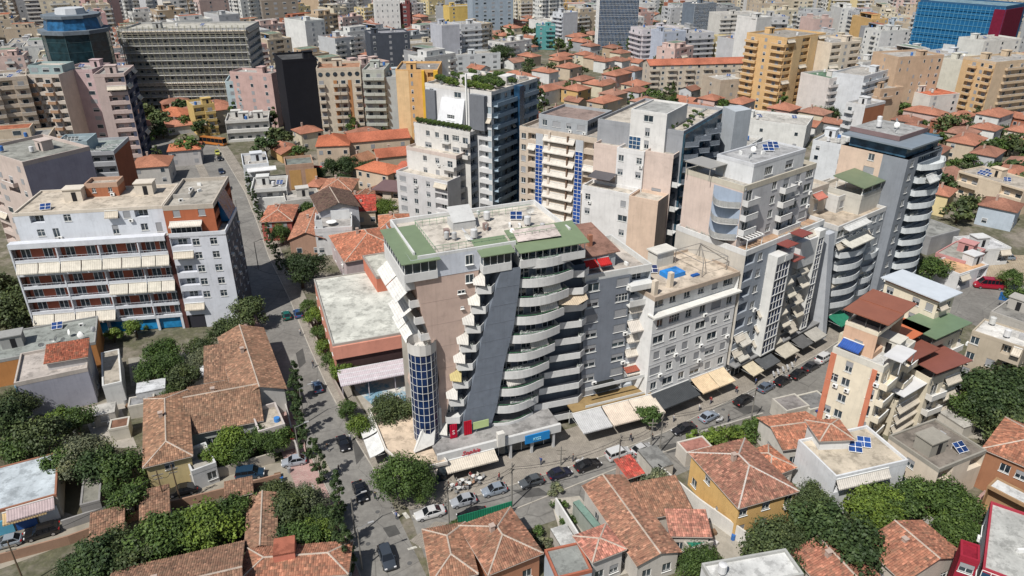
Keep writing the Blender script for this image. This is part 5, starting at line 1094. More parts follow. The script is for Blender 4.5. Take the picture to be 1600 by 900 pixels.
# left street: long white block A with brick recesses
def block_A():
    Q = G(45, 497, 3.5); Q = (Q[0], Q[1]); P2 = G(290, 512); 
    ang = R(9.5); w = 29.5; A0 = (P2[0] - w * math.cos(ang), P2[1] - w * math.sin(ang))
    B = Bld('apartment_building', 'long white apartment block with brick loggias and rows of cream awnings', 'apartment block', A0, ang, w, 20, 26, True); note(A0, ang, w + 15, 24)
    BR = (.3, .09, .055); W_ = (.6, .62, .66)
    aw = {(1, 0), (1, 1), (1, 2), (1, 3), (3, 2), (3, 3), (3, 5), (5, 0), (5, 1)}
    for i in range(6):
        z = 3.2 + (5 - i) * 2.95
        m = MB(); m.box(0, w, -.35, 1.5, z - .22, z, 0); m.build('floor_slab', plaster, B.e, W_)
        for k, (x0, x1) in enumerate(((0, 8.4), (8.4, 16.4), (16.4, 24), (24, w))):
            m = MB(); m.box(x0 + .15, x1 - .15, -.35, -.22, z, z + .45); m.box(x0 + .15, x1 - .15, -.33, -.28, z + .95, z + 1.0)
            n = 9
            for q in range(n + 1): xx = x0 + .15 + q * (x1 - x0 - .35) / n; m.box(xx, xx + .04, -.32, -.29, z + .45, z + .95)
            m.build('balcony_front', plaster, B.e, W_)
            if (i, k) in aw:
                for q in range(2): B.put('awning', (q1((x1 - x0) / 2 - .15), 1.3, 1.7), x0 + .2 + q * (x1 - x0) / 2, -.25, z + 2.7, 0, jit((.62, .58, .5), .05))
            for q in range(2): B.put('door', (1.8, 2.2), x0 + 1 + q * (x1 - x0) / 2, 1.26, z + .05)
            if k: m = MB(); m.box(x0 - .12, x0 + .12, -.4, 1.3, z, z + 2.73); m.build('party_wall', plaster, B.e, W_)
    m = MB(); m.box(.3, w - .1, 1.3, 19.5, 0, 20.9); m.build('brick_wall', plaster, B.e, BR)
    m = MB(); m.box(-.3, w, -.45, 1.3, 20.9, 22.0); m.box(-.3, 0, -.4, 1.3, 3, 20.9); m.build('white_parapet', plaster, B.e, W_)
    B.facade(3, ['....'] * 7, 0, 3.0, (.33, .165, .11)); B.facade(2, ['wlwlw'] * 7, 0, 3.0, W_)
    m = MB(); m.box(0, w, 1.3, 20, 20.9, 21.2); m.build('terrace_floor', roofing, B.e, (.5, .46, .4))
    # set back top storeys
    T = B; w0, d0, po = B.w, B.d, B.pos
    x0, x1, y0, y1 = .8, w - .2, 3.0, 17.5
    B.pos = lambda k, t, o: ((x0 + t, y0 - o), (x1 + o, y0 + t), (x1 - t, y1 + o), (x0 - o, y1 - t))[k]; B.w, B.d = x1 - x0, y1 - y0
    B.facade(0, ['.l.w..lwl.', '.wB..t.tw.t'.replace('B', 't').replace('.t.tw.t', '..t.wt')], 21.2, 2.9, (.62, .65, .7), ac=.1); B.facade(3, ['..', '..'], 21.2, 2.9, W_); B.facade(1, ['..', '..'], 21.2, 2.9, W_); B.facade(2, ['..', '..'], 21.2, 2.9, W_)
    B.w, B.d, B.pos = w0, d0, po
    B.flatroof((.56, .49, .4), .35, (.6, .54, .46), 3, h=27, x0=x0, x1=x1, y0=y0, y1=y1)
    blockpart(B, 12, 18.5, 12, 16.5, 27, 29.3, 1, (.38, .15, .08), f='nn', r='.', l='.', bk='.', roofc=(.5, .43, .36), parc=(.45, .3, .22))
    # grey street level with blue shopfronts
    m = MB(); m.quad((9, .3, .2), (29, .3, .2), (29, .3, 2.9), (9, .3, 2.9)); m.build('blue_shopfront', cglass, B.e, (.02, .2, .42))
    m = MB(); [m.box(x, x + .5, -.3, .25, 0, 3.0) for x in (9, 14, 19, 24, 29)]; m.build('shop_column', plaster, B.e, W_)
    # white right wing with square windows, brick penthouse
    m = MB(); m.box(w, w + .9, -.2, .6, 0, 21.5); m.build('brown_pilaster', plaster, B.e, (.1, .04, .035))
    a0 = w + .9; Ww = 11.2
    po = B.pos; B.pos = lambda k, t, o: ((a0 + t, -.4 - o), (a0 + Ww + o, -.4 + t), (a0 + Ww - t, 14 + o), (a0 - o, 14 - t))[k]; B.w, B.d = Ww, 14.4
    B.facade(0, ['l'] * 5 + ['L'], 3.2, 3.05, (.6, .62, .67), L1=4.2, o=0); B.facade(0, ['w.w.'] * 5 + ['....'], 3.2, 3.05, (.6, .62, .67), L0=4.2, winv=9, ac=0)
    m = MB(); m.quad((a0 + .5, -.35, .1), (a0 + 3.6, -.35, .1), (a0 + 3.6, -.35, 3.1), (a0 + .5, -.35, 3.1)); m.build('garage_shutter', paint, B.e, (.03, .03, .04)); B.facade(0, ['.'], 0, 3.2, (.6, .62, .67), L0=3.7)
    B.facade(1, ['wwww'] * 6, 3.2, 3.05, (.1, .11, .13), ac=.2); B.facade(1, ['....'], 0, 3.2, (.1, .11, .13)); B.facade(3, ['...'] * 7, 0, 3.07, W_); B.facade(2, ['...'] * 7, 0, 3.07, W_)  # right face of the white wing coloured near black to paint its shade
    B.pos = po; B.w, B.d = w0, d0
    boxes(B, 'terrace_floor', [(a0, a0 + Ww, -.4, 14, 21.2, 21.5)], roofing, (.5, .46, .4)); boxes(B, 'white_parapet', [(a0 - .02, a0 + Ww + .02, -.42, -.2, 21.5, 22.3), (a0 + Ww - .2, a0 + Ww + .02, -.2, 14, 21.5, 22.3)], plaster, W_)
    blockpart(B, a0 - .6, a0 + 9.3, 1.5, 20, 21.5, 27, 2, (.4, .13, .065), f=['ww', '..'], r=['ll', 'll'], l='..', bk='..', roofc=(.42, .39, .34), parc=(.45, .4, .34), winv=2)
    B.put('awning', (6.4, 1.6, .5), a0 + .2, 1.4, 24.2, 0, (.66, .62, .55)); B.put('curtain_wall', (6.0, 1.6, 6, 1), a0 + .4, .6, 22.0, 0, (.03, .04, .05))
    m = MB(); m.add([(a0 + 9.3, 6, 27), (a0 + 11.1, 6, 22), (a0 + 11.1, 14, 22), (a0 + 9.3, 14, 27)], [(0, 1, 2, 3)]); m.add([(a0 + 9.3, 6, 27), (a0 + 9.3, 6, 22), (a0 + 11.1, 6, 22)], [(0, 1, 2)]); m.build('sloped_glazing', cglass, B.e, (.01, .09, .2))
    for x, y in ((a0 + 1.5, 6), (a0 + 3, 9), (a0 + 5, 12), (a0 + 4, 16), (a0 + 2, 13)): B.put('air_conditioner', (), x, y, 27, x)
    boxes(B, 'roof_duct', [(a0, a0 + 3.5, 8, 8.3, 27.003, 27.9), (a0 + 3.2, a0 + 3.5, 8.3, 12, 27.003, 27.9)], conc, (.38, .36, .33)); B.finish()
block_A()
# B, C behind it
b = simple('grey apartment block with dark open loggias and brick side wall behind the long white block', (75, 245), (178, 240), 16, 20, 6, (.36, .37, .39), f=['l.wll', '.w.ll', 'l.w.l'], r='.', l='.', bk='.', cols={1: (.26, .09, .05)}, clutter=0, roofc=(.3, .34, .32))
blockpart(b, 1.5, 10, 3, 12, 20, 22.6, 1, (.3, .37, .4), f='ww', r='.', l='.', roofc=(.28, .34, .36)); [b.put('planter', (3.0,), 11 + k, 1 + 2 * k, 20.6) for k in range(4)]; b.put('solar_panel', (4.0, 1.8), 3, 5, 22.6, 0, (.08, .09, .09)); b.finish()
b = simple('dusty pink apartment block cut by the left edge of the view, with wide windows', (-35, 236), (36, 258), 17, 26, 8, (.5, .42, .38), f=['.W.w', '.Wbw', '.Wlw', 'lW.w'], r='..', l='.', bk='.', cols={1: (.36, .34, .4)}, roofc=(.3, .3, .27), clutter=3); b.finish()
b = simple('narrow brown brick stair block wedged between the pink and grey apartment blocks', (44, 250), (68, 244), 12, 18, 6, (.25, .09, .05), f='l', r='.', l='.', bk='.', clutter=0); b.finish()
# pink complex
PKL = (.5, .4, .37)
b = simple('beige apartment block with stacked balconies at the upper left edge', (-30, 128), (42, 122), 16, 31, 10, (.5, .42, .34), f='blb', r='.', l='.', bk='.', near=False, clutter=4); b.finish()
b = simple('beige and grey apartment block with brown balconies and blue penthouse glazing', (28, 120), (92, 120), 15, 31, 10, (.52, .46, .4), f='.blbl', r='.', l='.', bk='.', near=False, clutter=1, balc=(.4, .25, .16)); blockpart(b, 2, 14, 4, 12, 31, 33.6, 1, (.3, .38, .38), f='WWW', r='.', l='.'); b.finish()
b = simple('lilac pink apartment block with small windows, right of the blue penthouse', (95, 112), (144, 112), 14, 31, 10, (.48, .36, .36), f=['w.w', 'w.w', 'W.W'], r='.', l='.', bk='.', near=False, clutter=2); b.finish()
b = simple('pink apartment tower with blue glazed balconies and dark blue flank', (146, 120), (194, 118), 17, 32, 10, PKL, f=['.ll', '.LL', '.ll'], r=['lwl'], l='.', bk='.', cols={1: (.07, .08, .12)}, near=False, clutter=2); b.finish()
# salmon school building with annexe
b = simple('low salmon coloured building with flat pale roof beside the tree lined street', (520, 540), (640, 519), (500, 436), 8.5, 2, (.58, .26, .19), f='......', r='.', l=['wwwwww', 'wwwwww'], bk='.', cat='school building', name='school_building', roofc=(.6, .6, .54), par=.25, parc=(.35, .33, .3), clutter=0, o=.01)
boxes(b, 'painted_shade_wall', [(.3, b.w, -.06, -.01, .2, 5.6)], plaster, (.06, .035, .035)); boxes(b, 'salmon_fascia', [(-.1, b.w + .1, -.5, -.06, 5.6, 8.3)], plaster, (.58, .26, .19))  # near-black wall sheet paints the shadow band beneath the salmon fascia
m = MB(); m.box(0, b.w + 4, -7.0, -1.4, 3.6, 3.8); [m.box(x, x + .15, -6.4, -6.25, 0, 3.6) for x in (.2, 5, 10, 15)]; m.build('pale_canopy', fabric, b.e, (.56, .5, .53)); 
m = MB(); [m.box(0, b.w + 4, -6.5 + k * 1.6, -6.3 + k * 1.6, 3.8, 3.86) for k in range(4)]; m.build('canopy_beams', fabric, b.e, (.66, .66, .68), kind='stuff'); b.finish()
b = simple('taller salmon annexe with pale flat roof, against the green roofed tower', (588, 434), (655, 422), (560, 402), 12, 1, (.55, .2, .13), f='.w.w.', r='.', l='www', bk='.', cat='school building', name='school_annexe', roofc=(.55, .54, .47), par=.25, parc=(.35, .3, .27), clutter=0); b.finish()
sheet('painted_court', [G(*p) for p in ((540, 562), (650, 540), (655, 640), (590, 640), (556, 610))], .05, mat('worn_court', _mural))
# tiled houses between the left street and the white tower
TC1, TC2, TC3 = (.38, .14, .085), (.38, .165, .105), (.28, .125, .08)
house('salmon tiled hip roofed house just above the flat salmon building', (540, 408), (634, 392), (514, 368), 6.5, 2, (.5, .42, .42), (.44, .165, .1), f='.w.w', l='ww')
house('yellow house with orange hip roof beside the green roofed penthouse', (594, 358), (640, 355), (570, 338), 7.5, 2, (.6, .48, .22), (.44, .17, .1), f='w.w', r='ww', l='w')
house('orange hip roofed house at the street corner by the big dark tree', (408, 346), (455, 344), (400, 322), 6, 2, (.35, .1, .08), (.42, .16, .1), f='ww')
house('low tiled house with skylight patch, left of the white roof terrace', (452, 374), (506, 372), (448, 334), 5, 1, (.4, .25, .18), TC2, f='ww', kind='gable')
b = simple('white house with open roof terrace and round table', (492, 362), (550, 358), 11, 7, 2, (.6, .6, .6), f='w.w.', r='w', l='w', cat='house', name='house', clutter=0, roofc=(.4, .38, .36)); boxes(b, 'terrace_wall', [(0, 2, 2, 2.2, 7, 9.4), (4, 9, 8, 8.2, 7, 9.6), (0, .2, 2.2, 9, 7, 9.0)], plaster, (.62, .63, .63))
m = MB(); m.cyl(4.2, 4, 7.9, 8.0, 1.4, 1.4, 14); m.cyl(4.2, 4, 7, 7.9, .1, .1, 6); m.build('round_table', white, b.e); b.finish()
b = simple('grey gabled villa with dark brown roof and raking pediment', (500, 330), (560, 322), (492, 305), 9, 3, (.45, .46, .5), f='...', r='.w', l='w', cat='house', name='house', roof=False); tiled(b, 'gable', 9, (.1, .06, .05), .35, .6, 'y', wallc=(.5, .48, .45)); b.finish()
b = simple('flat grey roofed workshop behind the orange hip roofed house', (446, 318), (500, 312), 9, 4.5, 1, (.5, .48, .44), f='w.w', cat='workshop', name='workshop', clutter=2); b.finish()
b = simple('white flat roofed house with blue grey side wall and roof terrace by the street', (380, 262), (420, 258), 14, 9, 3, (.6, .62, .64), f=['...', 'lll', 'lll'], l='w', cat='house', name='house', clutter=3); b.put('awning', (9, 2.0, .6), 1, 0, 8.6, 0, (.7, .7, .7)); b.finish()
b = simple('white flat roofed house with a long pale canopy terrace', (392, 300), (448, 296), 12, 6.5, 2, (.6, .6, .58), f=['lll', 'w.w'], l='w', cat='house', name='house', clutter=4); b.finish()
b = simple('tan block with two ochre panels and flat green roof', (446, 262), (490, 258), 10, 8.5, 2, (.42, .28, .2), f='.', r='w', l='.', cat='house', name='house', clutter=0, roofc=(.2, .22, .2)); boxes(b, 'ochre_panel', [(1, 4.6, -.06, -.01, 1, 7.4), (6, 9.6, -.06, -.01, 1, 7.4)], plaster, (.5, .3, .12)); b.finish()
house('bright red roofed shed beside the tan block with ochre panels', (462, 278), (490, 280), 6, 3, 1, (.4, .35, .3), (.5, .06, .06), kind='mono', chim=0, f='w')
for lab, a, b_, d, h, tc, kd in (('brown tiled house behind the row of round trees', (524, 322), (572, 326), 11, 4.5, TC3, 'gable'), ('orange tiled house with chimney above the grey villa', (500, 298), (548, 298), 12, 5, TC2, 'hip'), ('low brown tiled house right of the chimney house', (556, 312), (590, 314), 10, 4.5, TC3, 'gable'),
        ('small pyramid roofed house under trees left of the grey villa', (478, 290), (498, 291), 8, 4, TC2, 'hip'), ('long terracotta roofed house behind the round trees', (556, 262), (606, 272), 9, 7, (.42, .14, .075), 'hip'), ('terracotta hip roofed house beside the white terraced tower', (612, 268), (652, 270), 12, 7, (.45, .13, .08), 'hip'),
        ('big ochre house with terracotta roof below the black tower', (494, 228), (545, 226), 14, 8.5, (.4, .13, .07), 'hip'), ('long terracotta roofed wing running towards the orange tower', (546, 222), (640, 214), 10, 8, (.36, .12, .07), 'gable'), ('second terracotta wing in front of the orange tower', (590, 246), (650, 240), 9, 6, (.36, .12, .07), 'gable'),
        ('low tan tiled house left of the long terracotta one', (530, 250), (556, 256), 10, 5, (.3, .15, .09), 'gable'), ('red roofed lean to between grey villa and white tower', (550, 330), (586, 328), 6, 4.5, (.45, .07, .05), 'mono')):
    house(lab, a, b_, d, h, max(1, int(h / 3.2)), jit((.52, .42, .32), .15), tc, kind=kd, f='ww.w', near=False if lab.startswith('long') or 'wing' in lab else None)
b = simple('beige house with flat brown canopy roof and arcade beside the white tower', (586, 296), (634, 300), 9, 7, 2, (.55, .47, .38), f=['l.l.', 'w.ww'], cat='house', name='house', roof=False); boxes(b, 'brown_roof', [(-.8, b.w + .8, -1, b.d, 7, 7.3)], paint, (.16, .1, .1)); b.finish()
# ---- houses bottom left
house('old tiled house with a newer salmon patch and yellow end wall on the lane', (227, 727), (297, 710), (189, 632), 5.6, 2, (.52, .42, .22), (.30, .165, .105), f=['.w.', '...'], kind='hip', pitch=.38, axis='y')
house('wide old tiled house in the middle of the left block', (292, 678), (408, 655), (262, 612), 4.2, 1, (.42, .44, .42), (.28, .16, .105), f='.w.ww', kind='gable', pitch=.36, axis='x', chim=1)
house('white gabled house with tiled roof at the street side', None, None, None, 5.2, 2, (.55, .53, .5), (.29, .16, .105), f=['...', '...'], kind='gable', axis='y', pitch=.4, rect_=rect_right((444, 606), (409, 513), 8.2, 5.2))
house('tiled side wing leaning on the white gabled house', (322, 596), (372, 588), (326, 560), 4.2, 1, (.4, .35, .3), (.29, .165, .11), kind='mono', axis='x', chim=0, pitch=.3)
house('small tiled porch roof between the old tiled houses', (368, 640), (378, 632), 5, 4.0, 1, (.45, .5, .47), (.28, .15, .1), kind='mono', axis='x', chim=0, pitch=.25)
b = simple('grey lavender house with blank wall and sunken flat roof', (23, 602), (137, 578), (31, 556), 7.2, 2, (.33, .33, .38), f='.', r='w.', l='.', cat='house', name='house', roofc=(.5, .45, .41), par=.5, parc=(.45, .4, .36), clutter=0)
boxes(b, 'blue_corner_strip', [(-.1, .12, -.1, .12, 0, 7.1)], paint, (.25, .42, .55)); b.finish()
house('little tiled dormer on the sunken flat roof', (72, 566), (134, 556), 4.0, 9.0, 1, (.5, .48, .47), (.32, .1, .06), kind='mono', axis='x', f='.', chim=0, pitch=.3)
b = simple('long low building with grey green flat roof and orange walls', (-20, 568), (149, 536), (-10, 524), 5.5, 1, (.48, .22, .08), f='.', r='.', cat='workshop', name='workshop', roofc=(.3, .32, .3), par=.3, parc=(.3, .3, .29), clutter=6); [b.put('satellite_dish', (.6,), 9 + k * 2.2, 1.5 + (k * 1.7) % 4, 5.5, k) for k in range(5)]; b.finish()
b = simple('small flat roofed house with white wall beside the lavender house', (160, 604), (190, 597), (153, 553), 4.5, 1, (.6, .6, .58), f='.', r='.', cat='house', name='house', roofc=(.4, .36, .3), par=.15, clutter=0); b.finish()
b = simple('long white corrugated shed roof beside the tiled wing', (272, 592), (327, 590), (276, 572), 3.2, 1, (.5, .5, .5), f='.', cat='shed', name='shed', roofc=(.6, .61, .62), par=0, clutter=0); b.finish()
b = simple('white metal roofed shed above the salmon roof patch', (212, 615), (258, 606), (216, 598), 3.5, 1, (.5, .5, .5), f='.', cat='shed', name='shed', roofc=(.62, .63, .64), par=0, clutter=0); b.finish()
b = simple('bluish metal roofed workshop with a row of blue garage doors on the lane', (-30, 806), (88, 773), (-30, 738), 4.2, 1, (.4, .36, .3), f='.w.', r='.', cat='workshop', name='workshop', roofc=(.5, .55, .58), par=.12, parc=(.3, .14, .09), clutter=0)
for k in range(6): boxes(b, 'garage_door', [(b.w - 3 - k * 2.9, b.w - .4 - k * 2.9, -.3, -.1, .05, 2.5)], paint, ((.55, .57, .6), (.02, .09, .3), (.1, .35, .5))[k % 3])
b.put('awning', (6.0, 1.8, .7), 3, 0, 4.0, 0, (.45, .36, .36)); b.put('awning', (5.5, 1.8, .7), b.w - 7, 0, 3.6, 0, (.55, .4, .22)); b.finish()
b = simple('dark flat roofed shed beside the blue garage doors', (125, 790), (156, 782), (124, 742), 3.2, 1, (.25, .24, .23), f='.', cat='shed', name='shed', roofc=(.26, .25, .21), par=.1, clutter=0); b.finish()
b = simple('white annexe with sunken terrace beside the yellow gable', (300, 740), (338, 726), (300, 702), 3.4, 1, (.55, .55, .54), f='.w', cat='house', name='house_annexe', roofc=(.4, .38, .34), par=.5, clutter=0); b.finish()
b = simple('white terrace house with blue tub beside the tree lined street', (405, 680), (446, 668), (402, 642), 3.6, 1, (.55, .55, .58), f='w', cat='house', name='house_annexe', roofc=(.45, .4, .33), par=.8, parc=(.5, .45, .42), clutter=0); m = MB(); m.cyl(3.5, 2.5, 3.6, 4.3, .5, .5, 12); m.build('blue_tub', paint, b.e, (.05, .2, .5)); b.finish()
house('old tiled roof running off the bottom edge, left of the salmon dormer', (180, 893), (378, 848), -14, 4.6, 1, (.45, .4, .3), (.28, .155, .105), kind='gable', axis='x', pitch=.36, f='wwww')
house('narrow tiled roof along the garden trees', (386, 858), (428, 850), (392, 778), 4.2, 1, (.45, .4, .35), (.27, .15, .1), kind='gable', axis='y', pitch=.35, chim=0)
house('orange tiled house at the bottom edge beside the street', (376, 905), (540, 893), (400, 858), 4.6, 1, (.55, .48, .3), (.37, .165, .105), kind='hip', pitch=.36, f='wwww')
b = simple('salmon chimney block on the orange tiled house', (426, 868), (460, 862), 3, 6.6, 1, (.55, .2, .14), f='.', cat='roof room', name='roof_room', roofc=(.4, .14, .09), par=0, clutter=0); b.finish()
for lab, a, b_, d in (('ruined tiled lean to along the lane wall', (143, 850), (190, 838), 5), ('short tiled lean to opposite the yellow gable', (222, 822), (262, 812), 6), ('salmon tiled strip roof beside the garden wall', (355, 776), (392, 768), 2.5)): house(lab, a, b_, d, 2.8, 1, (.4, .35, .3), (.27, .15, .1), kind='mono', axis='x', f='.', chim=0, pitch=.2)
# ---- bottom middle and right
house('small tiled house at the street corner, bottom centre', (678, 905), (742, 893), (652, 831), 4.5, 1, (.55, .42, .28), (.31, .155, .1), kind='hip', pitch=.36, chim=0, f='w', l='.w')
house('tiled hip roofed house behind the green fence', (765, 893), (843, 862), (722, 822), 4.8, 1, (.42, .2, .12), (.3, .145, .095), kind='hip', pitch=.38, l='w.w')
house('large old tiled house on the main street with uneven roof', (997, 880), (1060, 860), (902, 763), 4.2, 1, (.5, .47, .43), (.33, .165, .11), kind='gable', axis='y', pitch=.3, l='ww', chim=0)
house('tiled wing of the large old house, towards the alley', (1010, 808), (1078, 795), (985, 768), 4.0, 1, (.5, .45, .4), (.31, .155, .1), kind='mono', axis='x', pitch=.22, chim=0)
house('newer salmon tiled wing beside the alley', (1050, 835), (1108, 836), (1012, 802), 3.9, 1, (.55, .5, .45), (.5, .22, .16), kind='mono', axis='x', pitch=.12, chim=0)
house('small salmon hip roofed house beside the white garden wall', (927, 874), (973, 856), (902, 838), 5.0, 1, (.5, .48, .46), (.46, .19, .14), kind='hip', pitch=.3, chim=0)
b = simple('grey flat roofed shed with brick red edge, bottom centre', (870, 905), (925, 892), (845, 862), 4.6, 1, (.4, .45, .5), f='.', cat='shed', name='shed', roofc=(.28, .29, .27), par=.25, parc=(.38, .13, .08), clutter=0); b.finish()
b = simple('narrow shed with green metal roof beside the large old tiled house', (930, 826), (940, 822), (896, 784), 3.2, 1, (.3, .32, .28), f='.', cat='shed', name='shed', roofc=(.2, .3, .25), par=0, clutter=0); b.finish()
house('small red roofed gate house on the main street', (982, 745), (1003, 738), 3.5, 3.0, 1, (.4, .3, .25), (.45, .08, .06), kind='mono', axis='x', chim=0, pitch=.15)
house('ochre yellow house with mortar lined hip roof', (1155, 790), (1243, 765), (1079, 708), 6.4, 2, (.62, .4, .16), (.3, .14, .1), kind='hip', pitch=.42, l=['.w..', 'w.x.'], f=['w.w.w', 'w.w..'], r='w.w', ridgec=(.55, .5, .45))
house('orange tiled bungalow left of the white solar house', (1203, 742), (1240, 728), (1190, 700), 4.2, 1, (.55, .5, .45), (.42, .165, .1), kind='hip', chim=0)
house('low orange tiled roof in front of the ochre block', (1225, 700), (1300, 690), 8, 4.5, 1, (.6, .57, .52), (.42, .175, .11), kind='gable', axis='x', chim=0, pitch=.3)
b = simple('white house with flat beige roof and blue solar panel', (1306, 748), (1418, 722), (1250, 690), 7.5, 2, (.62, .63, .64), f=['LLL.', '.www'], l='.', r='.', cat='house', name='house', roofc=(.55, .48, .38), par=.45, clutter=0, awc=(.6, .56, .5)); b.put('solar_panel', (2.0, 1.6), b.w * .45, b.d * .5, 7.5, R(-30), (.02, .06, .2)); b.put('solar_panel', (2.0, 1.6), b.w * .45 + 2.1, b.d * .5 + .6, 7.5, R(-30), (.02, .06, .2)); b.finish()
house('little hip roofed room on the white solar house', (1283, 686), (1330, 684), 4.5, 9.6, 1, (.64, .64, .63), (.42, .175, .11), kind='hip', f='.', chim=0)
b = simple('grey house with cracked concrete roof and weeds, right of the solar house', (1467, 736), (1541, 706), (1393, 681), 7.2, 2, (.6, .52, .42), f=['l.l', '.w.'], l='.w.', r='w', cat='house', name='house', roofc=(.24, .21, .18), par=.35, parc=(.3, .28, .24), clutter=4); b.finish()
house('brown brick house with orange tiles at the right edge', (1540, 700), (1640, 742), (1590, 660), 7.5, 2, (.33, .16, .09), (.38, .16, .1), kind='hip', f='.ww.', l='..', chim=0)
b = simple('long white pergola roof with beams beside the brown brick house', (1543, 760), (1640, 810), 3, 5.2, 1, (.35, .22, .12), f='llll', cat='terrace', name='terrace_block', roofc=(.6, .6, .58), par=.2, clutter=0); b.finish()
sheet('pink_stone_terrace', [G(*p, .3) for p in ((1500, 800), (1545, 760), (1600, 800), (1545, 830))], .3, pave_pink)
b = simple('white house with maroon stair tower and red railings, bottom right corner', (1535, 890), (1640, 930), (1590, 800), 8.5, 2, (.64, .64, .66), f='gggg', l=['W.W', 'W.W'], cat='house', name='house', roofc=(.5, .5, .47), par=.3, parc=(.35, .04, .06), clutter=2); b.finish()
b = simple('maroon stair tower beside the white house, bottom right corner', (1500, 870), (1530, 880), 3, 9.5, 3, (.3, .02, .04), f='W', cat='stair tower', name='stair_tower', roofc=(.3, .02, .04), par=.3, clutter=0); b.finish()
house('terracotta roofed house among trees, bottom right', (1412, 905), (1505, 868), (1388, 835), 4.4, 1, (.5, .45, .4), (.36, .155, .1), kind='gable', axis='y', pitch=.35)
house('terracotta roofed house at the bottom edge beside the dark trees', (1295, 925), (1372, 900), (1243, 862), 4.4, 1, (.5, .45, .4), (.36, .15, .1), kind='gable', axis='y', pitch=.35)
b = simple('white flat roofed building at the bottom edge, right of the alley', (1120, 925), (1255, 900), (1195, 866), 7.0, 2, (.6, .6, .6), f='ww', cat='house', name='house', roofc=(.62, .62, .6), par=.4, parc=(.4, .4, .38), clutter=1); b.finish()
# ---- ochre and salmon blocks by the main street
OB = (.7, .63, .5)
b = simple('cream apartment block with salmon corner strips and stepped rear balconies', (1301, 548), (1380, 580), 12, 16, 5, OB, f=['.t.w', 'Ww.t', '.w.t', 'Ww.t', '.w.t'], r='blb', l='w', bk='.', roofc=(.6, .6, .58), parc=(.58, .56, .5), clutter=2, ac=.4)
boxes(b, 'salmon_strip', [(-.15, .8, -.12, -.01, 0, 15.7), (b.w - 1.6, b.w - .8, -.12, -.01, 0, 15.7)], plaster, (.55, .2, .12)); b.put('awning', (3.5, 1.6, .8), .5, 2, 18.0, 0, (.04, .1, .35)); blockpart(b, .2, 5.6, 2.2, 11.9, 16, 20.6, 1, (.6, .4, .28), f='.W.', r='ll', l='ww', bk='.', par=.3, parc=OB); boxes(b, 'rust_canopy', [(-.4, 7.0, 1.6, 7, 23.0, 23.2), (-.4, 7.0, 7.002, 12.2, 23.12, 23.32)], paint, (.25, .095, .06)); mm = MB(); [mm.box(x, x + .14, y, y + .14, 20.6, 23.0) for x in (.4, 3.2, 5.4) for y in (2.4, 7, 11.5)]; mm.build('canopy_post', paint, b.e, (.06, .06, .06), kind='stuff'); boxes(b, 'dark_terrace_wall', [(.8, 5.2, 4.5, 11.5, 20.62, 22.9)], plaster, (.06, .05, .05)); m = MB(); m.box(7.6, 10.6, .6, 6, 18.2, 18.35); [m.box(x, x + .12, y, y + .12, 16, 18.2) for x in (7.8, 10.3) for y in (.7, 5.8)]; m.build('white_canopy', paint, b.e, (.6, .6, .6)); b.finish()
b = simple('cream block with long pale metal roof behind the rust red canopy', (1466, 473), (1492, 462), (1392, 436), 19, 6, OB, f='lw', l='w.ww', r='.', bk='.', roof=False); boxes(b, 'pale_metal_roof', [(-.8, b.w + .8, -.8, b.d + .6, 19.6, 19.8)], paint, (.52, .56, .6)); boxes(b, 'timber_wall', [(0, b.w, 0, b.d, 19, 19.5)], plaster, (.38, .16, .07)); b.finish()
for i, (lab, a, b_, d, h, cc, st_) in enumerate((('stepped block with bright orange terrace canopy', (1385, 560), (1436, 532), 9, 15.5, (.5, .14, .06), 'lL'), ('stepped block with dark red terrace canopy, nearest the white solar house', (1412, 580), (1450, 562), 8, 13.8, (.2, .075, .055), 'll'), ('balconied block under a green metal canopy', (1450, 545), (1500, 522), 10, 15.5, (.14, .2, .12), 'lb'), ('lower balconied block with brown red canopies', (1452, 598), (1500, 580), 9, 12, (.22, .08, .06), 'bL'), ('low balconied block with pale canopy', (1400, 634), (1440, 610), 7, 9, (.6, .6, .6), 'LL'))):
    b = simple(lab, a, b_, d, h - 2.6, max(3, int(h / 3.1)), jit((.6, .54, .42), .06), f=st_, r='bw', l='w', bk='.', clutter=0, balc=(.62, .6, .56)); boxes(b, 'terrace_canopy', [(-.7, b.w + .6, -1.2, b.d * .6, h, h + .15)], paint, cc); m = MB(); [m.box(x, x + .12, y, y + .12, h - 2.6, h) for x in (.1, b.w - .3) for y in (-.3, b.d * .5)]; m.build('canopy_post', paint, b.e, (.12, .12, .12), kind='stuff'); b.finish()
b = simple('weathered beige block with blank white roof and enclosed balconies, right of the cream block', (1519, 518), (1600, 545), (1478, 480), 13, 4, (.42, .36, .28), f=['w..lL', 'w.wll', 'w..ll', 'w..w.'], l=['w.w'], r='w', bk='.', roofc=(.66, .64, .6), par=.25, clutter=3, ac=.6); b.finish()
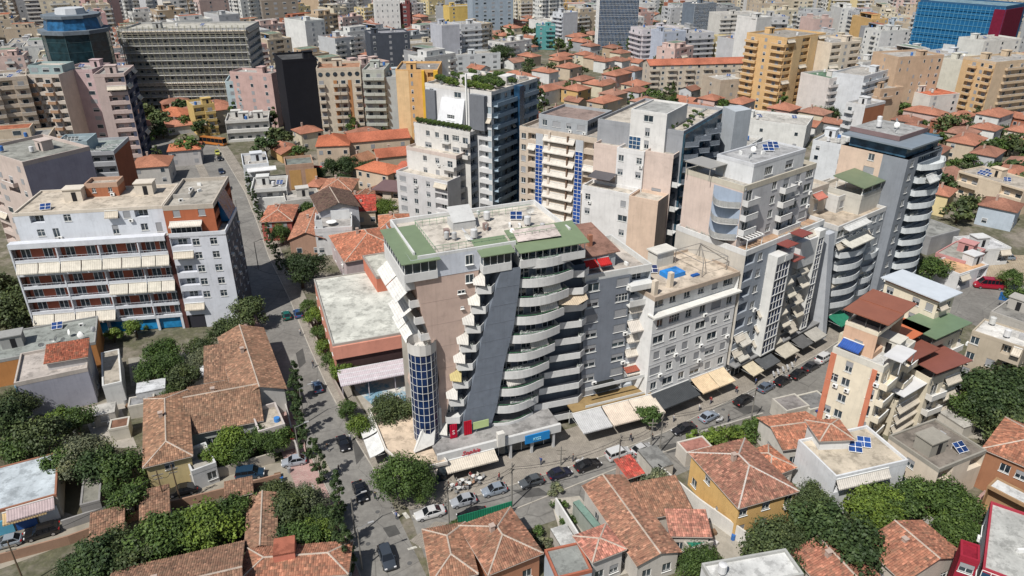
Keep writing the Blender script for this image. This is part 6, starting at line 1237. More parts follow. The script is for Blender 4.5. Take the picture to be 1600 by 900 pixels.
for lab, a, b_, d, h, rc, wc in (('grey low roof behind the weathered beige block', (1548, 488), (1640, 520), 11, 5, (.28, .27, .25), (.4, .38, .35)), ('pink walled garage with grey roof by the forecourt', (1462, 396), (1508, 410), 12, 5, (.38, .37, .33), (.5, .25, .24)), ('white garage with orange floor roof terrace', (1500, 430), (1545, 415), 8, 4.5, (.6, .38, .22), (.6, .6, .6)), ('white car wash canopy by the forecourt', (1528, 392), (1580, 388), 9, 4.5, (.6, .6, .6), (.58, .58, .57)), ('grey flat roofed shop behind the curved tower', (1455, 372), (1500, 360), 12, 5, (.3, .3, .28), (.3, .3, .3)), ('white walled house with solar panels on its roof, right edge', (1498, 268), (1600, 298), 12, 8, (.45, .4, .34), (.6, .5, .38))):
    b = simple(lab, a, b_, d, h, max(1, int(h / 3.2)), wc, f='l.l' if 'white' in lab else '.w.', r='.', l='.', cat='garage' if 'garage' in lab or 'wash' in lab else 'house', name='low_building', roofc=rc, clutter=3 if 'solar' in lab else 1, solar=2 if 'solar' in lab else 0, par=.3); b.finish()
# cream canopy and white fabric roofs beside the pink tower
pv = [G(*p, 3.6) for p in ((602, 704), (640, 738), (700, 724), (658, 662), (622, 620), (577, 641))]
e = empty('cafe_pavilion', 'low cafe pavilion with peach coloured roof between the glass drum and the big corner tree', 'cafe pavilion', (pv[0][0], pv[0][1], 0)); P_ = [(x - pv[0][0], y - pv[0][1]) for x, y in pv]
m = MB(); m.prism(P_, 3.3, 3.6); m.build('roof', roofing, e, (.62, .5, .38)); m = MB(); Q_ = offset(P_ + P_[:1], .35)[:-1]; m.prism(Q_, .02, 3.3); m.build('wall', glass, e)
for i in range(6):
    a, b_ = P_[i], P_[(i + 1) % 6]; m = MB(); L = math.hypot(b_[0] - a[0], b_[1] - a[1]); m.box(0, L, 0, .2, 3.3, 4.0); o = m.build('parapet', plaster, e, (.64, .6, .54), (a[0], a[1], .003 * i), math.atan2(b_[1] - a[1], b_[0] - a[0]))
a, b_ = P_[5], P_[0]; an = math.atan2(b_[1] - a[1], b_[0] - a[0])
for k in range(2): link('awning', proto('awning', 5.0, 2.4, .8).mesh('awning', MATS['awning']), e, (.66, .66, .64), (a[0] + math.cos(an) * (.8 + k * 5.4), a[1] + math.sin(an) * (.8 + k * 5.4), 3.2), an)
# ------------------------------------------------------------------ named far buildings, then the streets behind them
def far(label, a, b, d, h, nf, col, f='w.w', r='w.', l='.', clutter=3, **kw):
    B = simple(label, a, b, d, h, nf, col, f=f, r=r, l=l, bk=None, near=False, clutter=clutter, **kw); LM.append((B, label)); return B
LM = []
# round dark glass tower
x, y = G(74, 34, 44); B = Bld('office_tower', 'faceted dark teal glass office tower with a blue glazed top storey', 'office tower', (x, y), 0, 1, 1, 44, False); FOOT.append((x, y, 0, 22, 22))
m = MB(); m.cyl(0, 18, 0, 38, 13, 13, 9); m.build('glass_shaft', cglass, B.e, (.012, .035, .045)); m = MB(); m.cyl(0, 18, 38, 39.5, 14, 14, 9); m.cyl(0, 18, 44, 45.2, 11.5, 11.5, 9); m.build('roof_ring', conc, B.e, (.16, .19, .22)); m = MB(); m.cyl(0, 18, 39.5, 44, 11.5, 10.5, 9); m.build('blue_storey', cglass, B.e, (.02, .1, .22)); m = MB(); m.cyl(0, 18, 45.2, 47.5, 6, 5.5, 9); m.build('dome', plaster, B.e, (.5, .52, .54))
m = MB(); [m.box(13.03 * math.cos(k * .69813) - .08, 13.03 * math.cos(k * .69813) + .08, 18 + 13.03 * math.sin(k * .69813) - .08, 18 + 13.03 * math.sin(k * .69813) + .08, 0, 38) for k in range(9)]; [m.cyl(0, 18, z, z + .15, 13.1, 13.1, 9, cap=False) for z in range(3, 38, 4)]; m.build('mullions', paint, B.e, (.05, .09, .1), kind='stuff')
# building wrapped in scaffolding
B = far('unfinished apartment block wrapped in yellow and grey scaffolding', (188, 48), (385, 46), 24, 36, 11, (.36, .36, .35), f='llllllllllllll', r='lll', l='llll', roofc=(.5, .48, .42), clutter=4)
for k, L in ((0, B.w), (3, B.d)):
    sc, pk = MB(), MB()
    for i in range(int(L / 2.6) + 1):
        for o in (.7, 1.7):
            xx, yy = B.pos(k, i * 2.6, o); sc.box(xx - .07, xx + .07, yy - .07, yy + .07, 0, 38)
    for j in range(1, 12):
        x0, y0 = B.pos(k, 0, .7); x1, y1 = B.pos(k, L, 1.7); pk.box(min(x0, x1), max(x0, x1), min(y0, y1), max(y0, y1), j * 3.27, j * 3.27 + .12)
        x0, y0 = B.pos(k, 0, 1.75); x1, y1 = B.pos(k, L, 1.83); sc.box(min(x0, x1), max(x0, x1), min(y0, y1), max(y0, y1), j * 3.27 + 1, j * 3.27 + 1.1)
    sc.build('scaffold_poles', paint, B.e, (.3, .29, .22), kind='stuff'); pk.build('scaffold_planks', paint, B.e, (.56, .56, .54), kind='stuff')
B.finish()
def F_(*a, **k): far(*a, **k).finish()
F_('pink apartment block behind the dark teal glass tower', (78, -8), (165, -8), 18, 30, 9, (.52, .34, .32), f='wlwlw', l='ww')
F_('pink apartment block with red penthouse, left of the scaffolding', (108, 25), (165, 22), 16, 30, 9, (.52, .34, .33), f='wlw', l='ww')
F_('white and brick striped tower above the scaffolding', (252, -6), (290, -8), 14, 34, 11, (.6, .58, .55), f='lwl')
F_('black clad office tower with blank walls', (441, 97), (495, 93), 18, 31, 9, (.012, .013, .018), f='.', l='.', clutter=1, roofc=(.1, .1, .1))
F_('pink side block left of the black tower', (424, 118), (442, 112), 20, 22, 7, (.5, .35, .32), f='w', l='www')
B = far('beige apartment block with a row of round attic windows', (494, 110), (563, 108), 15, 28, 9, (.52, .46, .37), f=['......', 'b.bb.b'] + ['b.bb.b'] * 7, clutter=1, roofc=(.4, .22, .14)); m = MB()
for k in range(6):
    cx = B.w * (k + .5) / 6; vs = [(cx + .9 * math.cos(t * .6283), -.07, 26.3 + .9 * math.sin(t * .6283)) for t in range(10)]; B.add('round_window', (lambda q: (q.add(vs, [tuple(range(10))]), q)[1])(MB()), glass)
boxes(B, 'ochre_stripe', [(B.w * .36, B.w * .44, -.1, -.01, 3, 24), (B.w * .69, B.w * .77, -.1, -.01, 3, 24)], plaster, (.4, .2, .09)); B.finish()
F_('grey green apartment block with deep dark balconies', (566, 112), (600, 112), 15, 27, 9, (.4, .42, .38), f='bb'); F_('pale blue grey block beside the orange tower', (594, 124), (632, 122), 15, 24, 8, (.45, .5, .52), f='w.w')
B = far('orange and yellow apartment tower with open balconies', (618, 112), (684, 112), 18, 30, 10, (.62, .38, .17), f=['.n.l', '.n.l'], l='.n.', roofc=(.3, .28, .26), clutter=3); boxes(B, 'yellow_fin', [(B.w * .62, B.w * .68, -1.2, -.01, 0, 30.5), (B.w * .9, B.w, -1.2, -.01, 0, 30.5)], plaster, (.7, .42, .05)); boxes(B, 'cream_wall', [(0, B.w * .3, -.06, -.01, 4, 30.4)], plaster, (.7, .5, .28)); B.finish()
F_('beige grid fronted block with dark square windows at the top edge', (408, 2), (465, 0), 15, 28, 8, (.26, .22, .18), f='WWWW', l='WW')
F_('charcoal slab with small windows and grey penthouse', (578, 55), (640, 52), 16, 24, 8, (.07, .08, .1), f='w.w.w', roofc=(.3, .3, .32))
F_('white block with tall window strips at the top edge', (585, 3), (624, 2), 12, 25, 6, (.66, .66, .64), f='nnnnn', cols={0: (.64, .64, .62)}); F_('dark red block beside the white strip windowed one', (624, 8), (640, 8), 12, 22, 7, (.16, .05, .05), f='W')
F_('beige block with curved grey eaves and small windows', (622, 72), (706, 66), 17, 14, 4, (.5, .44, .34), f=['w.w.w.w', '.......']); F_('pale lavender block with blank wall', (690, 42), (718, 40), 16, 25, 8, (.45, .46, .5), f='..', r='bb'); F_('white balconied block next to the lavender wall', (720, 40), (752, 38), 14, 24, 8, (.56, .57, .58), f='bb')
F_('yellow apartment block at the top, left of the tall blue grey ones', (702, 12), (743, 10), 14, 18, 6, (.62, .45, .15), f='w.w'); F_('tall blue grey apartment slab with a crane mast', (738, -10), (802, -12), 14, 30, 10, (.3, .36, .42), f='WWWWW')
F_('flat white roofed pavilion block below the lavender block', (710, 88), (782, 84), 14, 9, 3, (.55, .57, .58), f='WWWW', roofc=(.42, .4, .36))
B = far('dark patterned glass tower with white vertical bars', (938, -14), (1000, -14), 20, 38, 11, (.05, .07, .1), f='gggggg', l='ggg', gw=(.02, .05, .1)); B.finish()
F_('slim white slab tower left of the patterned glass one', (880, 22), (903, 20), 12, 20, 7, (.55, .57, .6), f='.', l='bb'); F_('turquoise sided block beside the slim white slab', (838, 42), (868, 42), 12, 15, 5, (.1, .3, .3), f='wb')
F_('long white school like block with red roof edge', (860, 8), (938, 6), 14, 12, 4, (.6, .58, .54), f='wwwwwww', roofc=(.42, .13, .08))
F_('white and lilac apartment block with pink flecked balconies', (1004, 48), (1062, 45), 15, 20, 7, (.58, .54, .56), f='bwb', l='bb'); F_('pale blue lilac block with small windows', (1036, 52), (1072, 50), 14, 20, 7, (.42, .46, .54), f='w.w.'); F_('grey balconied block right of the lilac one', (1072, 54), (1116, 52), 14, 18, 6, (.5, .5, .52), f='bbb')
F_('grey office slab with dark blue vertical window strips', (1086, 8), (1120, 6), 14, 24, 8, (.15, .18, .22), f='ggg', gw=(.02, .06, .12)); F_('white balconied apartment block, top right of centre', (1126, 24), (1190, 22), 16, 23, 8, (.6, .58, .54), f='blbl'); F_('yellow apartment block in front of the white balconied one', (1122, 60), (1164, 60), 12, 15, 5, (.6, .5, .28), f='bwb')
F_('tall blank white slab tower', (1183, 30), (1206, 28), 14, 34, 11, (.62, .62, .6), f='.', r='bb'); F_('narrow grey balconied tower beside the blank white slab', (1206, 28), (1232, 28), 12, 31, 10, (.45, .45, .45), f='bb')
B = house('long five storey block with a terracotta roof, right of centre', (1016, 102), (1168, 98), 12, 14, 5, (.52, .46, .38), (.4, .14, .085), f='bwbwbwbwbwb', kind='gable', axis='x', near=False, chim=0, pitch=.35); LM.append((B, 'long five storey block with a terracotta roof'))
B = far('tall orange apartment tower with tan balcony columns', (1230, 62), (1290, 54), 22, 33, 11, (.6, .4, .2), f=['l.l.l', 'l.l.l'], l='bwb', r='.', roofc=(.35, .32, .28)); boxes(B, 'tan_column', [(B.w * .2, B.w * .4, -.15, -.01, 3, 33), (B.w * .6, B.w * .8, -.15, -.01, 3, 33)], plaster, (.6, .43, .24)); B.finish()
F_('cream residential tower with red flower balconies beside the orange tower', (1300, 70), (1345, 66), 18, 30, 10, (.62, .54, .44), f='lwl', l='.', r='bb'); F_('white balconied block with green roof terrace', (1296, 125), (1350, 118), 16, 18, 6, (.62, .58, .55), f='bwb', roofc=(.12, .2, .14), r='bb'); F_('white and grey layered block with long balconies', (1350, 122), (1392, 110), 14, 20, 7, (.56, .58, .6), f='bb', r='bb')
F_('small white block with a brick coloured side wall', (1322, 162), (1352, 168), 14, 15, 5, (.58, .58, .58), f='b.', r='.', cols={1: (.35, .15, .08)})
TN = (.5, .36, .25)
B = far('tan tower with narrow vertical windows and a white painted side wall', (1404, 92), (1475, 88), 16, 26, 8, TN, f=['nn.nnw', 'nn..nw', '..nnnw'], r='.', l='n', cols={1: (.6, .62, .64)}, clutter=2); boxes(B, 'yellow_flower_mural', [(B.w + .02, B.w + .06, 5, 8, 6, 13)], plaster, (.6, .55, .08)); B.finish()
F_('lower tan wing with corner balconies', (1376, 142), (1412, 138), 16, 14, 4, TN, f=['bw', 'w.'], l='b'); F_('white red roofed block with rows of small windows', (1455, 150), (1500, 146), 14, 11, 4, (.6, .58, .54), f='w.w', roofc=(.5, .16, .09), par=.1)
F_('pale grey balcony block behind the painted wall', (1480, 88), (1512, 84), 14, 20, 7, (.56, .58, .6), f='bb'); F_('cream stepped block, upper right', (1512, 98), (1548, 92), 14, 20, 7, (.58, .56, .48), f='wbw'); F_('tall white block with small windows, upper right', (1538, 66), (1596, 62), 16, 22, 8, (.62, .62, .58), f='w.w.w'); F_('orange and white balconied block at the right edge', (1556, 100), (1640, 92), 16, 24, 8, (.55, .43, .3), f='.bbbb', l='.bwb', cols={3: (.58, .4, .22)})
# blue netted building site with tower crane
B = far('large building site wrapped in bright blue netting', (1438, 2), (1572, 12), 30, 37, 10, (.03, .1, .2), f='WWWWWWWWWW', r='WWW', clutter=0, roofc=(.2, .3, .35)); m = MB()
for i in range(10): m.box(-.6, B.w + .6, -1.1, -1.0, .2 + i * 3.7, 3.5 + i * 3.7)
m.build('blue_netting', fabric, B.e, (.015, .12, .27)); m = MB(); [m.box(k * B.w / 20 - .1, k * B.w / 20 + .1, -1.25, -1.12, 0, 37) for k in range(21)]; [m.box(-.6, B.w + .6, -1.3, -1.15, z - .1, z + .1) for z in range(2, 37, 3)]; m.build('scaffold_poles', paint, B.e, (.1, .28, .42), kind='stuff')
boxes(B, 'maroon_panel', [(B.w + .6, B.w + 1.0, -1, 24, 0, 36), (B.w - 5, B.w + .6, -1.5, -1.32, 0, 36)], fabric, (.16, .012, .035)); boxes(B, 'white_banner', [(B.w * .42, B.w * .56, -1.5, -1.4, 11, 15)], fabric, (.6, .62, .62)); B.finish()
def lattice(px, py, h, label, jib, rot):
    x, y = G(px, py); e = empty('tower_crane', label, 'crane', (x, y, 0), rot); m = MB(); s = 1.2
    for a in (-s, s):
        for b_ in (-s, s): m.box(a - .15, a + .15, b_ - .15, b_ + .15, 0, h)
    for k in range(int(h / 2.4)):
        z = k * 2.4; m.tube((-s, -s, z), (s, -s, z + 2.4), .1, 4); m.tube((s, s, z), (s, -s, z + 2.4), .1, 4); m.tube((-s, s, z), (-s, -s, z + 2.4), .1, 4)
    m.build('mast', paint, e, (.55, .32, .08)); m = MB()
    for a in (-.6, .6): m.tube((-12, a, h), (jib, a, h), .16, 4)
    m.tube((-12, 0, h + 1.4), (jib, 0, h + 1.4), .16, 4); [m.tube((k, -.6, h), (k + 1.2, 0, h + 1.4), .08, 4) for k in range(-12, int(jib), 3)]; m.build('jib', paint, e, (.55, .32, .08)); m = MB(); m.box(-.9, .9, -2.2, -.6, h - 2.4, h - .3); m.build('cab', paint, e, (.6, .6, .55)); m = MB(); m.box(-12, -9, -.8, .8, h - 2, h); m.build('counterweight', conc, e, (.3, .3, .3))
lattice(1440, 88, 62, 'orange tower crane in front of the blue netted building site', 40, R(160)); lattice(770, 42, 55, 'thin orange tower crane by the tall blue grey slab', 36, R(70))
# white houses behind the cascade block
for lab, a, b_, d, h, c_ in (('long low white block with metal clad roofs behind the terraced row', (1100, 182), (1260, 200), 18, 9, (.6, .6, .58)), ('white block with four black framed windows behind the terraced row', (1270, 222), (1326, 232), 14, 16, (.6, .62, .64)), ('white flat roofed block with blue water tank behind the pink stepped tower', (1085, 218), (1168, 232), 14, 13, (.58, .58, .56)), ('plain beige block with flat roof below the terracotta roofed long block', (1126, 128), (1200, 122), 15, 12, (.45, .38, .3))):
    b = simple(lab, a, b_, d, h, max(2, int(h / 3.1)), c_, f='.w.w.w' if 'low' in lab else 'w.w', r='ww', l='w', near=False, clutter=6, roofc=(.5, .48, .44)); LM.append((b, lab)); b.finish()
# ---------------- generated quarters: shared building kinds
for pl, wd in ((LK, 9), (MKB, 11)):
    for p, q in zip(pl, pl[1:]):
        L = math.hypot(q[0] - p[0], q[1] - p[1]); FOOT.append(((p[0] + q[0]) / 2, (p[1] + q[1]) / 2, math.atan2(q[1] - p[1], q[0] - p[0]), L / 2 + 3, wd))
x, y = G(1500, 440); FOOT.append((x, y, R(30), 34, 22)); x, y = G(330, 228); FOOT.append((x, y, 0, 24, 7))
PAL = [('white', (.62, .62, .6)), ('cream', (.58, .52, .4)), ('pale pink', (.56, .42, .38)), ('beige', (.5, .42, .32)), ('light grey', (.45, .46, .47)), ('pale yellow', (.6, .5, .28)), ('ochre', (.55, .36, .16)), ('dusty rose', (.45, .3, .27)), ('grey', (.3, .31, .32)), ('pale blue', (.42, .48, .54)), ('tan', (.42, .32, .22)), ('brick red', (.33, .13, .08))]
PW = [24, 16, 7, 10, 16, 4, 3, 4, 8, 4, 4, 2]
TOK = ['wbw', 'bwb', 'wlw', 'bb.b', 'w.bw', 'WbW', '.w.w', 'lwwl', 'wbbw', 'b.wb']
arch = []
def make_arch(i):
    rr = random.Random(100 + i); nf = rr.choice((4, 5, 5, 6, 6, 7, 8, 8, 9, 10)); w, d = rr.uniform(15, 26), rr.uniform(11, 16); h = nf * 3.05
    B = Bld(*(('apartment_tower', 'x', 'apartment tower') if nf > 7 else ('apartment_building', 'x', 'apartment building')), (0, -500 - i), 0, w, d, h, False); c = (.5, .5, .5)
    fa, ra, la = rr.choice(TOK), rr.choice(TOK), rr.choice(TOK)
    for k, x in ((0, fa * (2 if w > 19 and len(fa) < 4 else 1)), (1, ra), (3, la)): B.facade(k, [x] * nf, 0, 3.05, c, balc=(.6, .59, .56), bal='solid')
    B.facade(2, ['.'], 0, h, c)
    B.flatroof(rr.choice(((.42, .39, .34), (.36, .35, .33), (.5, .47, .42), (.4, .27, .2))), rr.choice((.5, .9)), (.55, .54, .5), rr.choice((4, 6, 8)))
    if rr.random() < .5: blockpart(B, w * .2, w * .8, d * .25, d * .8, h, h + 2.9, 1, (.55, .54, .52), f='wW', r='w', l='w', roofc=rr.choice(((.38, .14, .08), (.45, .43, .4), (.2, .26, .2))), par=.15)
    for k in range(rr.randint(0, 6)): B.put('awning', (2.6, 1.2, 1.0), rr.uniform(0, w - 3), 0, rr.randint(1, nf - 1) * 3.05 - .4, 0, (.58, .52, .42))
    B.finish(); arch.append((B, nf, w, d)); return B
for i in range(26): make_arch(i)
harch = []
for i in range(12):
    rr = random.Random(300 + i); w, d = rr.uniform(8, 15), rr.uniform(7, 11); h = rr.choice((3.6, 4.2, 6.2, 6.8)); B = Bld('house', 'x', 'house', (0, -700 - i * 3), 0, w, d, h, False)
    for k, x in ((0, 'w.w'), (1, 'w'), (3, 'w.')): B.facade(k, [x] * max(1, int(h / 3.2)), 0, h / max(1, int(h / 3.2)), (.5, .45, .38))
    B.facade(2, ['.'], 0, h, (.5, .45, .38)); tiled(B, 'hip' if i % 3 else 'gable', h, rr.choice(((.33, .145, .095), (.27, .13, .09), (.31, .165, .12), (.36, .16, .105))), .4, .5, wallc=(.5, .45, .38), detail=False)
    m = MB(); m.box(w * .3, w * .3 + .6, d * .6, d * .6 + .6, h, h + min(w, d) * .2 + 1); m.build('chimney', plaster, B.e, (.4, .3, .25)); B.finish(); harch.append((B, max(1, int(h / 3.2)), w, d))
used = set()
def inpoly(x, y, P):
    r = False
    for (x0, y0), (x1, y1) in zip(P, P[1:] + P[:1]):
        if (y0 > y) != (y1 > y) and x < (x1 - x0) * (y - y0) / (y1 - y0) + x0: r = not r
    return r
LOW = [[(808, 62), (1010, 62), (1010, 215), (808, 215)], [(1000, 150), (1340, 165), (1330, 215), (1000, 215)], [(1400, 128), (1700, 110), (1700, 420), (1400, 330)], [(225, 178), (645, 185), (645, 262), (225, 262)], [(1180, 160), (1330, 160), (1330, 200), (1180, 200)], [(560, 40), (840, 40), (840, 75), (560, 75)]]
GEN = []
def place(a, x, y, ang, col):
    B, nf, w, d = a
    first = id(B) not in used
    ca, sa = math.cos(ang), math.sin(ang); ox, oy = x - w / 2 * ca + d / 2 * sa, y - w / 2 * sa - d / 2 * ca
    if first: used.add(id(B)); e = B.e; e.location = (ox, oy, 0); e.rotation_euler = (0, 0, ang)
    else: e = copy_tree(B.e, (ox, oy, 0), ang)
    for c in e.children:
        if c.name.split('.')[0] in ('wall', 'gable_wall', 'parapet', 'roof_stair_house'): c.color = (*jit(col[1], .06), 1)
    GEN.append((e, nf, col[0], x, y, B)); note((ox, oy), ang, w, d, 0.5); return e
rr = random.Random(11)
def angle_at(x, y): return R(22 + 26 * math.sin(x * .006 + y * .004) + rr.choice((0, 0, 0, 90)))
cells = []
yy = 150.0
while yy < 880:
    step = 27 if yy < 420 else 34; xx = -yy * .78 - 60
    while xx < yy * .78 + 60:
        cells.append((xx + rr.uniform(-4, 4), yy + rr.uniform(-4, 4))); xx += step
    yy += 27 if yy < 420 else 34
for (x, y) in cells:
    px, py, dd = PX(x, y, 0)
    if px < -90 or px > 1690 or py > 420: continue
    if (py > 262 and 60 < px < 1440 or py > 150 and 640 < px < 1440) and not any(inpoly(px, py, P) for P in LOW): continue
    if px <= 60 and py > 330: continue
    low = any(inpoly(px, py, P) for P in LOW)
    if low:
        for dx, dy in ((0, 0), (12.5, 2), (1, 12), (13, 13)):
            X, Y = x + dx + rr.uniform(-2, 2), y + dy + rr.uniform(-2, 2)
            if covered(X, Y, 5): continue
            if rr.random() < .2: continue
            place(rr.choice(harch), X, Y, angle_at(X, Y), rr.choices(PAL, PW)[0])
    else:
        if covered(x, y, 9.5):
            if not covered(x + 5, y + 8, 6) and rr.random() < .6: place(rr.choice(harch), x + 5, y + 8, angle_at(x, y), rr.choices(PAL, PW)[0])
            continue
        if rr.random() < .05: continue
        lim = 10 if py < 90 else 6
        a = rr.choice([q for q in arch if q[1] <= lim or rr.random() < .12])
        place(a, x, y, angle_at(x, y), rr.choices(PAL, PW)[0])
nh = sum(1 for g in GEN if g[0]['category'] == 'house'); tries = 0
while nh < 285 and tries < 4000:
    tries += 1; px, py = rr.uniform(-30, 1630), 30 + 230 * rr.random() ** 1.3; X, Y = G(px, py)
    if (py > 150 and 640 < px < 1440 and not any(inpoly(px, py, P) for P in LOW)) or covered(X, Y, 5.5): continue
    place(rr.choice(harch), X, Y, angle_at(X, Y), rr.choices(PAL, PW)[0]); nh += 1
print('GENERATED', len(GEN), nh)
for lst in (arch, harch):
    for a in lst:
        if id(a[0]) not in used:
            for c in list(a[0].e.children): bpy.data.objects.remove(c)
            bpy.data.objects.remove(a[0].e)
# labels for the generated ones: colour, storeys, roof, nearest landmark and side
NUM = {1: 'one', 2: 'two', 3: 'three', 4: 'four', 5: 'five', 6: 'six', 7: 'seven', 8: 'eight', 9: 'nine', 10: 'ten'}
lmk = [(B, B.e.location, ' '.join(lab.split(',')[0].split()[:7])) for B, lab in LM if lab]
SHORT = {'unfinished': 'the scaffolded block', 'black clad': 'the black tower', 'orange and yellow': 'the orange yellow tower', 'dark patterned': 'the patterned glass tower', 'long five': 'the long terracotta roofed block', 'tall blank': 'the blank white slab', 'tall orange': 'the tall orange tower', 'tan tower': 'the tan tower', 'large building': 'the blue netted site', 'charcoal slab': 'the charcoal slab', 'tall blue grey': 'the tall blue grey slab', 'long white school': 'the white school block', 'beige grid': 'the grid fronted block', 'beige apartment block with a row': 'the round windowed block', 'white and lilac': 'the lilac block', 'yellow apartment block at': 'the yellow top block', 'orange and white': 'the orange white block', 'long low white': 'the long low white block', 'flat white roofed': 'the white pavilion block', 'slim white': 'the slim white slab', 'pink apartment block behind': 'the teal glass tower'}
anch = []
for B, lab in LM:
    for k, s in SHORT.items():
        if lab.startswith(k): anch.append((B.e.location.x, B.e.location.y, s))
for px, py, s in ((740, 200, 'the bushy roofed white tower'), (880, 230, 'the blue stripped beige block'), (1000, 230, 'the pink stepped tower'), (1430, 260, 'the zinc roofed tower'), (60, 300, 'the dusty pink block'), (1560, 320, 'the right edge forecourt'), (170, 200, 'the pink complex'), (500, 240, 'the big ochre house'), (1200, 250, 'the white rooftop box')): q = G(px, py); anch.append((*q, s))
def where(x, y, what, store, e):
    px, py, _ = PX(x, y); best = min(anch, key=lambda a: (PX(a[0], a[1])[0] - px) ** 2 * .4 + (PX(a[0], a[1])[1] - py) ** 2 * 5); ax, ay, _ = PX(best[0], best[1])
    rel = ('behind' if py < ay else 'in front of') if abs(px - ax) < 35 else ('left of' if px < ax else 'right of')
    if rel in ('left of', 'right of') and abs(py - ay) > 14: rel = rel + ' and ' + ('behind' if py < ay else 'below')
    store.setdefault('%s %s %s' % (what, rel, best[2]), []).append((math.hypot(px - ax, (py - ay) * 3), e))
def namethem(store, grp):
    for k, l in store.items():
        l.sort(key=lambda t: t[0])
        for i, (dd, e) in enumerate(l):
            e['label'] = k if len(l) == 1 else ('nearest %s' % k if i == 0 else '%s outwards, %s' % (ORDN[min(i, 19)], k)); e['group'] = grp(e)
by = {}
for e, nf, cn, x, y, B in GEN: where(x, y, '%s %s' % (cn, 'tiled house' if e['category'] == 'house' else '%s storey block' % NUM[nf]), by, e)
namethem(by, lambda e: 'tiled houses of the old quarters' if e['category'] == 'house' else 'apartment blocks of the city behind')
# ------------------------------------------------------------------ trees and cars
def T_(px, py, kind, tone, label, sc=1.0, **k): return tree(px, py, kind, tone, label, sc * 1.08, **k)
T_(625, 752, 'big:0', 'green', 'big leafy tree at the street corner before the pink tower', .88); T_(655, 762, 'big:1', 'green', 'leafy tree hanging over the junction beside the white saloon car', .6)
T_(610, 650, 'big:2', 'dull', 'bushy tree between the blue court and the glass drum', .8)
T_(470, 425, 'big:3', 'dark', 'big dark tree overhanging the left street', 1.1); T_(440, 368, 'mid:1', 'green', 'green tree beside the orange hip roofed house', .9)
T_(262, 575, 'big:1', 'green', 'green tree before the blue shopfronts of the white block', .72); T_(312, 572, 'big:2', 'olive', 'grey green round tree beside the long white shed', .62); T_(272, 612, 'mid:0', 'green', 'small tree by the corner of the white shed', .7)
T_(355, 520, 'mid:2', 'dull', 'first tree along the foot of the white block', 1.1); T_(392, 490, 'mid:0', 'dull', 'tree at the right foot of the white block by the road', 1.25)
T_(180, 535, 'small:0', 'bright', 'small yellow green tree before the blue shopfronts', 1.1); T_(215, 528, 'small:1', 'bright', 'small tree right of the yellow green one before the blue shopfronts', 1.2)
T_(20, 640, 'big:0', 'dull', 'dark tree at the left edge below the grey flat roof', .8); T_(70, 690, 'mid:1', 'dull', 'tree left of the lavender house corner', 1.3); T_(88, 662, 'mid:3', 'bright', 'yellow green tree against the lavender wall', .9); T_(35, 710, 'mid:2', 'green', 'low tree at the left edge above the workshop', 1.0)
T_(140, 715, 'big:3', 'olive', 'wide olive coloured tree left of the old tiled roof', .85); T_(190, 745, 'mid:2', 'green', 'green tree left of the yellow gable', 1.15); T_(208, 782, 'mid:0', 'green', 'tree between the yellow gable and the lane', 1.05)
T_(360, 700, 'mid:1', 'bright', 'yellow green tree in the lane garden', 1.0); T_(400, 690, 'mid:3', 'green', 'tree in the garden beside the blue tub terrace', .8); T_(443, 700, 'small:1', 'green', 'small tree at the corner of the lane garden', 1.2)
for i, (x, y, k, t, l, s) in enumerate(((120, 900, 'big:1', 'dark', 'dark tree at the bottom left beside the lane', .62), (190, 870, 'big:2', 'dull', 'broad dark tree in the walled garden, left part', .72), (240, 850, 'mid:1', 'green', 'tree in the middle of the walled garden', 1.25), (290, 835, 'mid:2', 'bright', 'bright green tree in the walled garden', 1.25), (335, 830, 'mid:0', 'bright', 'yellow green tree at the right end of the walled garden', 1.2), (368, 815, 'mid:3', 'green', 'tree at the corner of the walled garden near the salmon strip', 1.0),
        (430, 775, 'mid:1', 'dull', 'small dark tree by the lane mouth', .8), (480, 790, 'big:0', 'olive', 'silvery conifer shaped tree beside the pink pavement', .6), (440, 845, 'mid:0', 'dark', 'dark tree left of the yellow green garden tree', .9), (500, 830, 'mid:2', 'bright', 'yellow green garden tree beside the pink pavement', .85), (508, 850, 'small:0', 'bright', 'small lime green bush tree near the orange roofed house', 1.0))): T_(x, y, k, t, l, s)
CY = [(462, 640), (470, 668), (478, 700), (466, 615), (500, 740), (530, 790), (528, 850), (545, 880), (400, 325), (406, 342), (414, 362), (421, 380), (428, 396), (436, 414), (390, 298), (395, 312)]
for i, (x, y) in enumerate(CY): tree(x, y, 'cypress:%d' % (i % 3), 'dark', '%s cypress %s' % (ORDN[i if i < 8 else i - 8], 'along the pink pavement, from the gabled house down' if i < 8 else 'along the right kerb of the left street, from the far end'), .62 + .25 * (i % 3) / 2 if y < 460 else .95, group='cypresses lining the left street', cat='cypress tree', name='cypress_tree')
for i, (x, y, s) in enumerate(((480, 480, .7), (492, 500, .8), (502, 520, .7), (512, 545, .8), (520, 565, .7), (535, 580, .9), (545, 640, .7), (560, 670, .8))): tree(x, y, 'mid:%d' % (i % 3), 'bright' if i % 2 else 'green', '%s leafy hedge tree before the salmon school, from the far end' % ORDN[i], s, group='hedge trees before the salmon school', cat='tree')
for i, (x, y, s) in enumerate(((520, 265, 1.2), (545, 262, 1.25), (572, 270, 1.2), (598, 275, 1.15), (500, 275, 1.0), (532, 285, .9))): tree(x, y, 'mid:%d' % (i % 3), 'dark', 'round dark tree before the terracotta houses, %s of six' % ORDN[i], s * 1.1, group='row of round dark trees')
T_(600, 330, 'big:1', 'bright', 'bright green tree beside the white terraced tower', .75); T_(480, 330, 'mid:0', 'green', 'tree between the tan block and the grey villa', 1.1); T_(530, 240, 'mid:1', 'dull', 'tree in front of the long terracotta wing', 1.2)
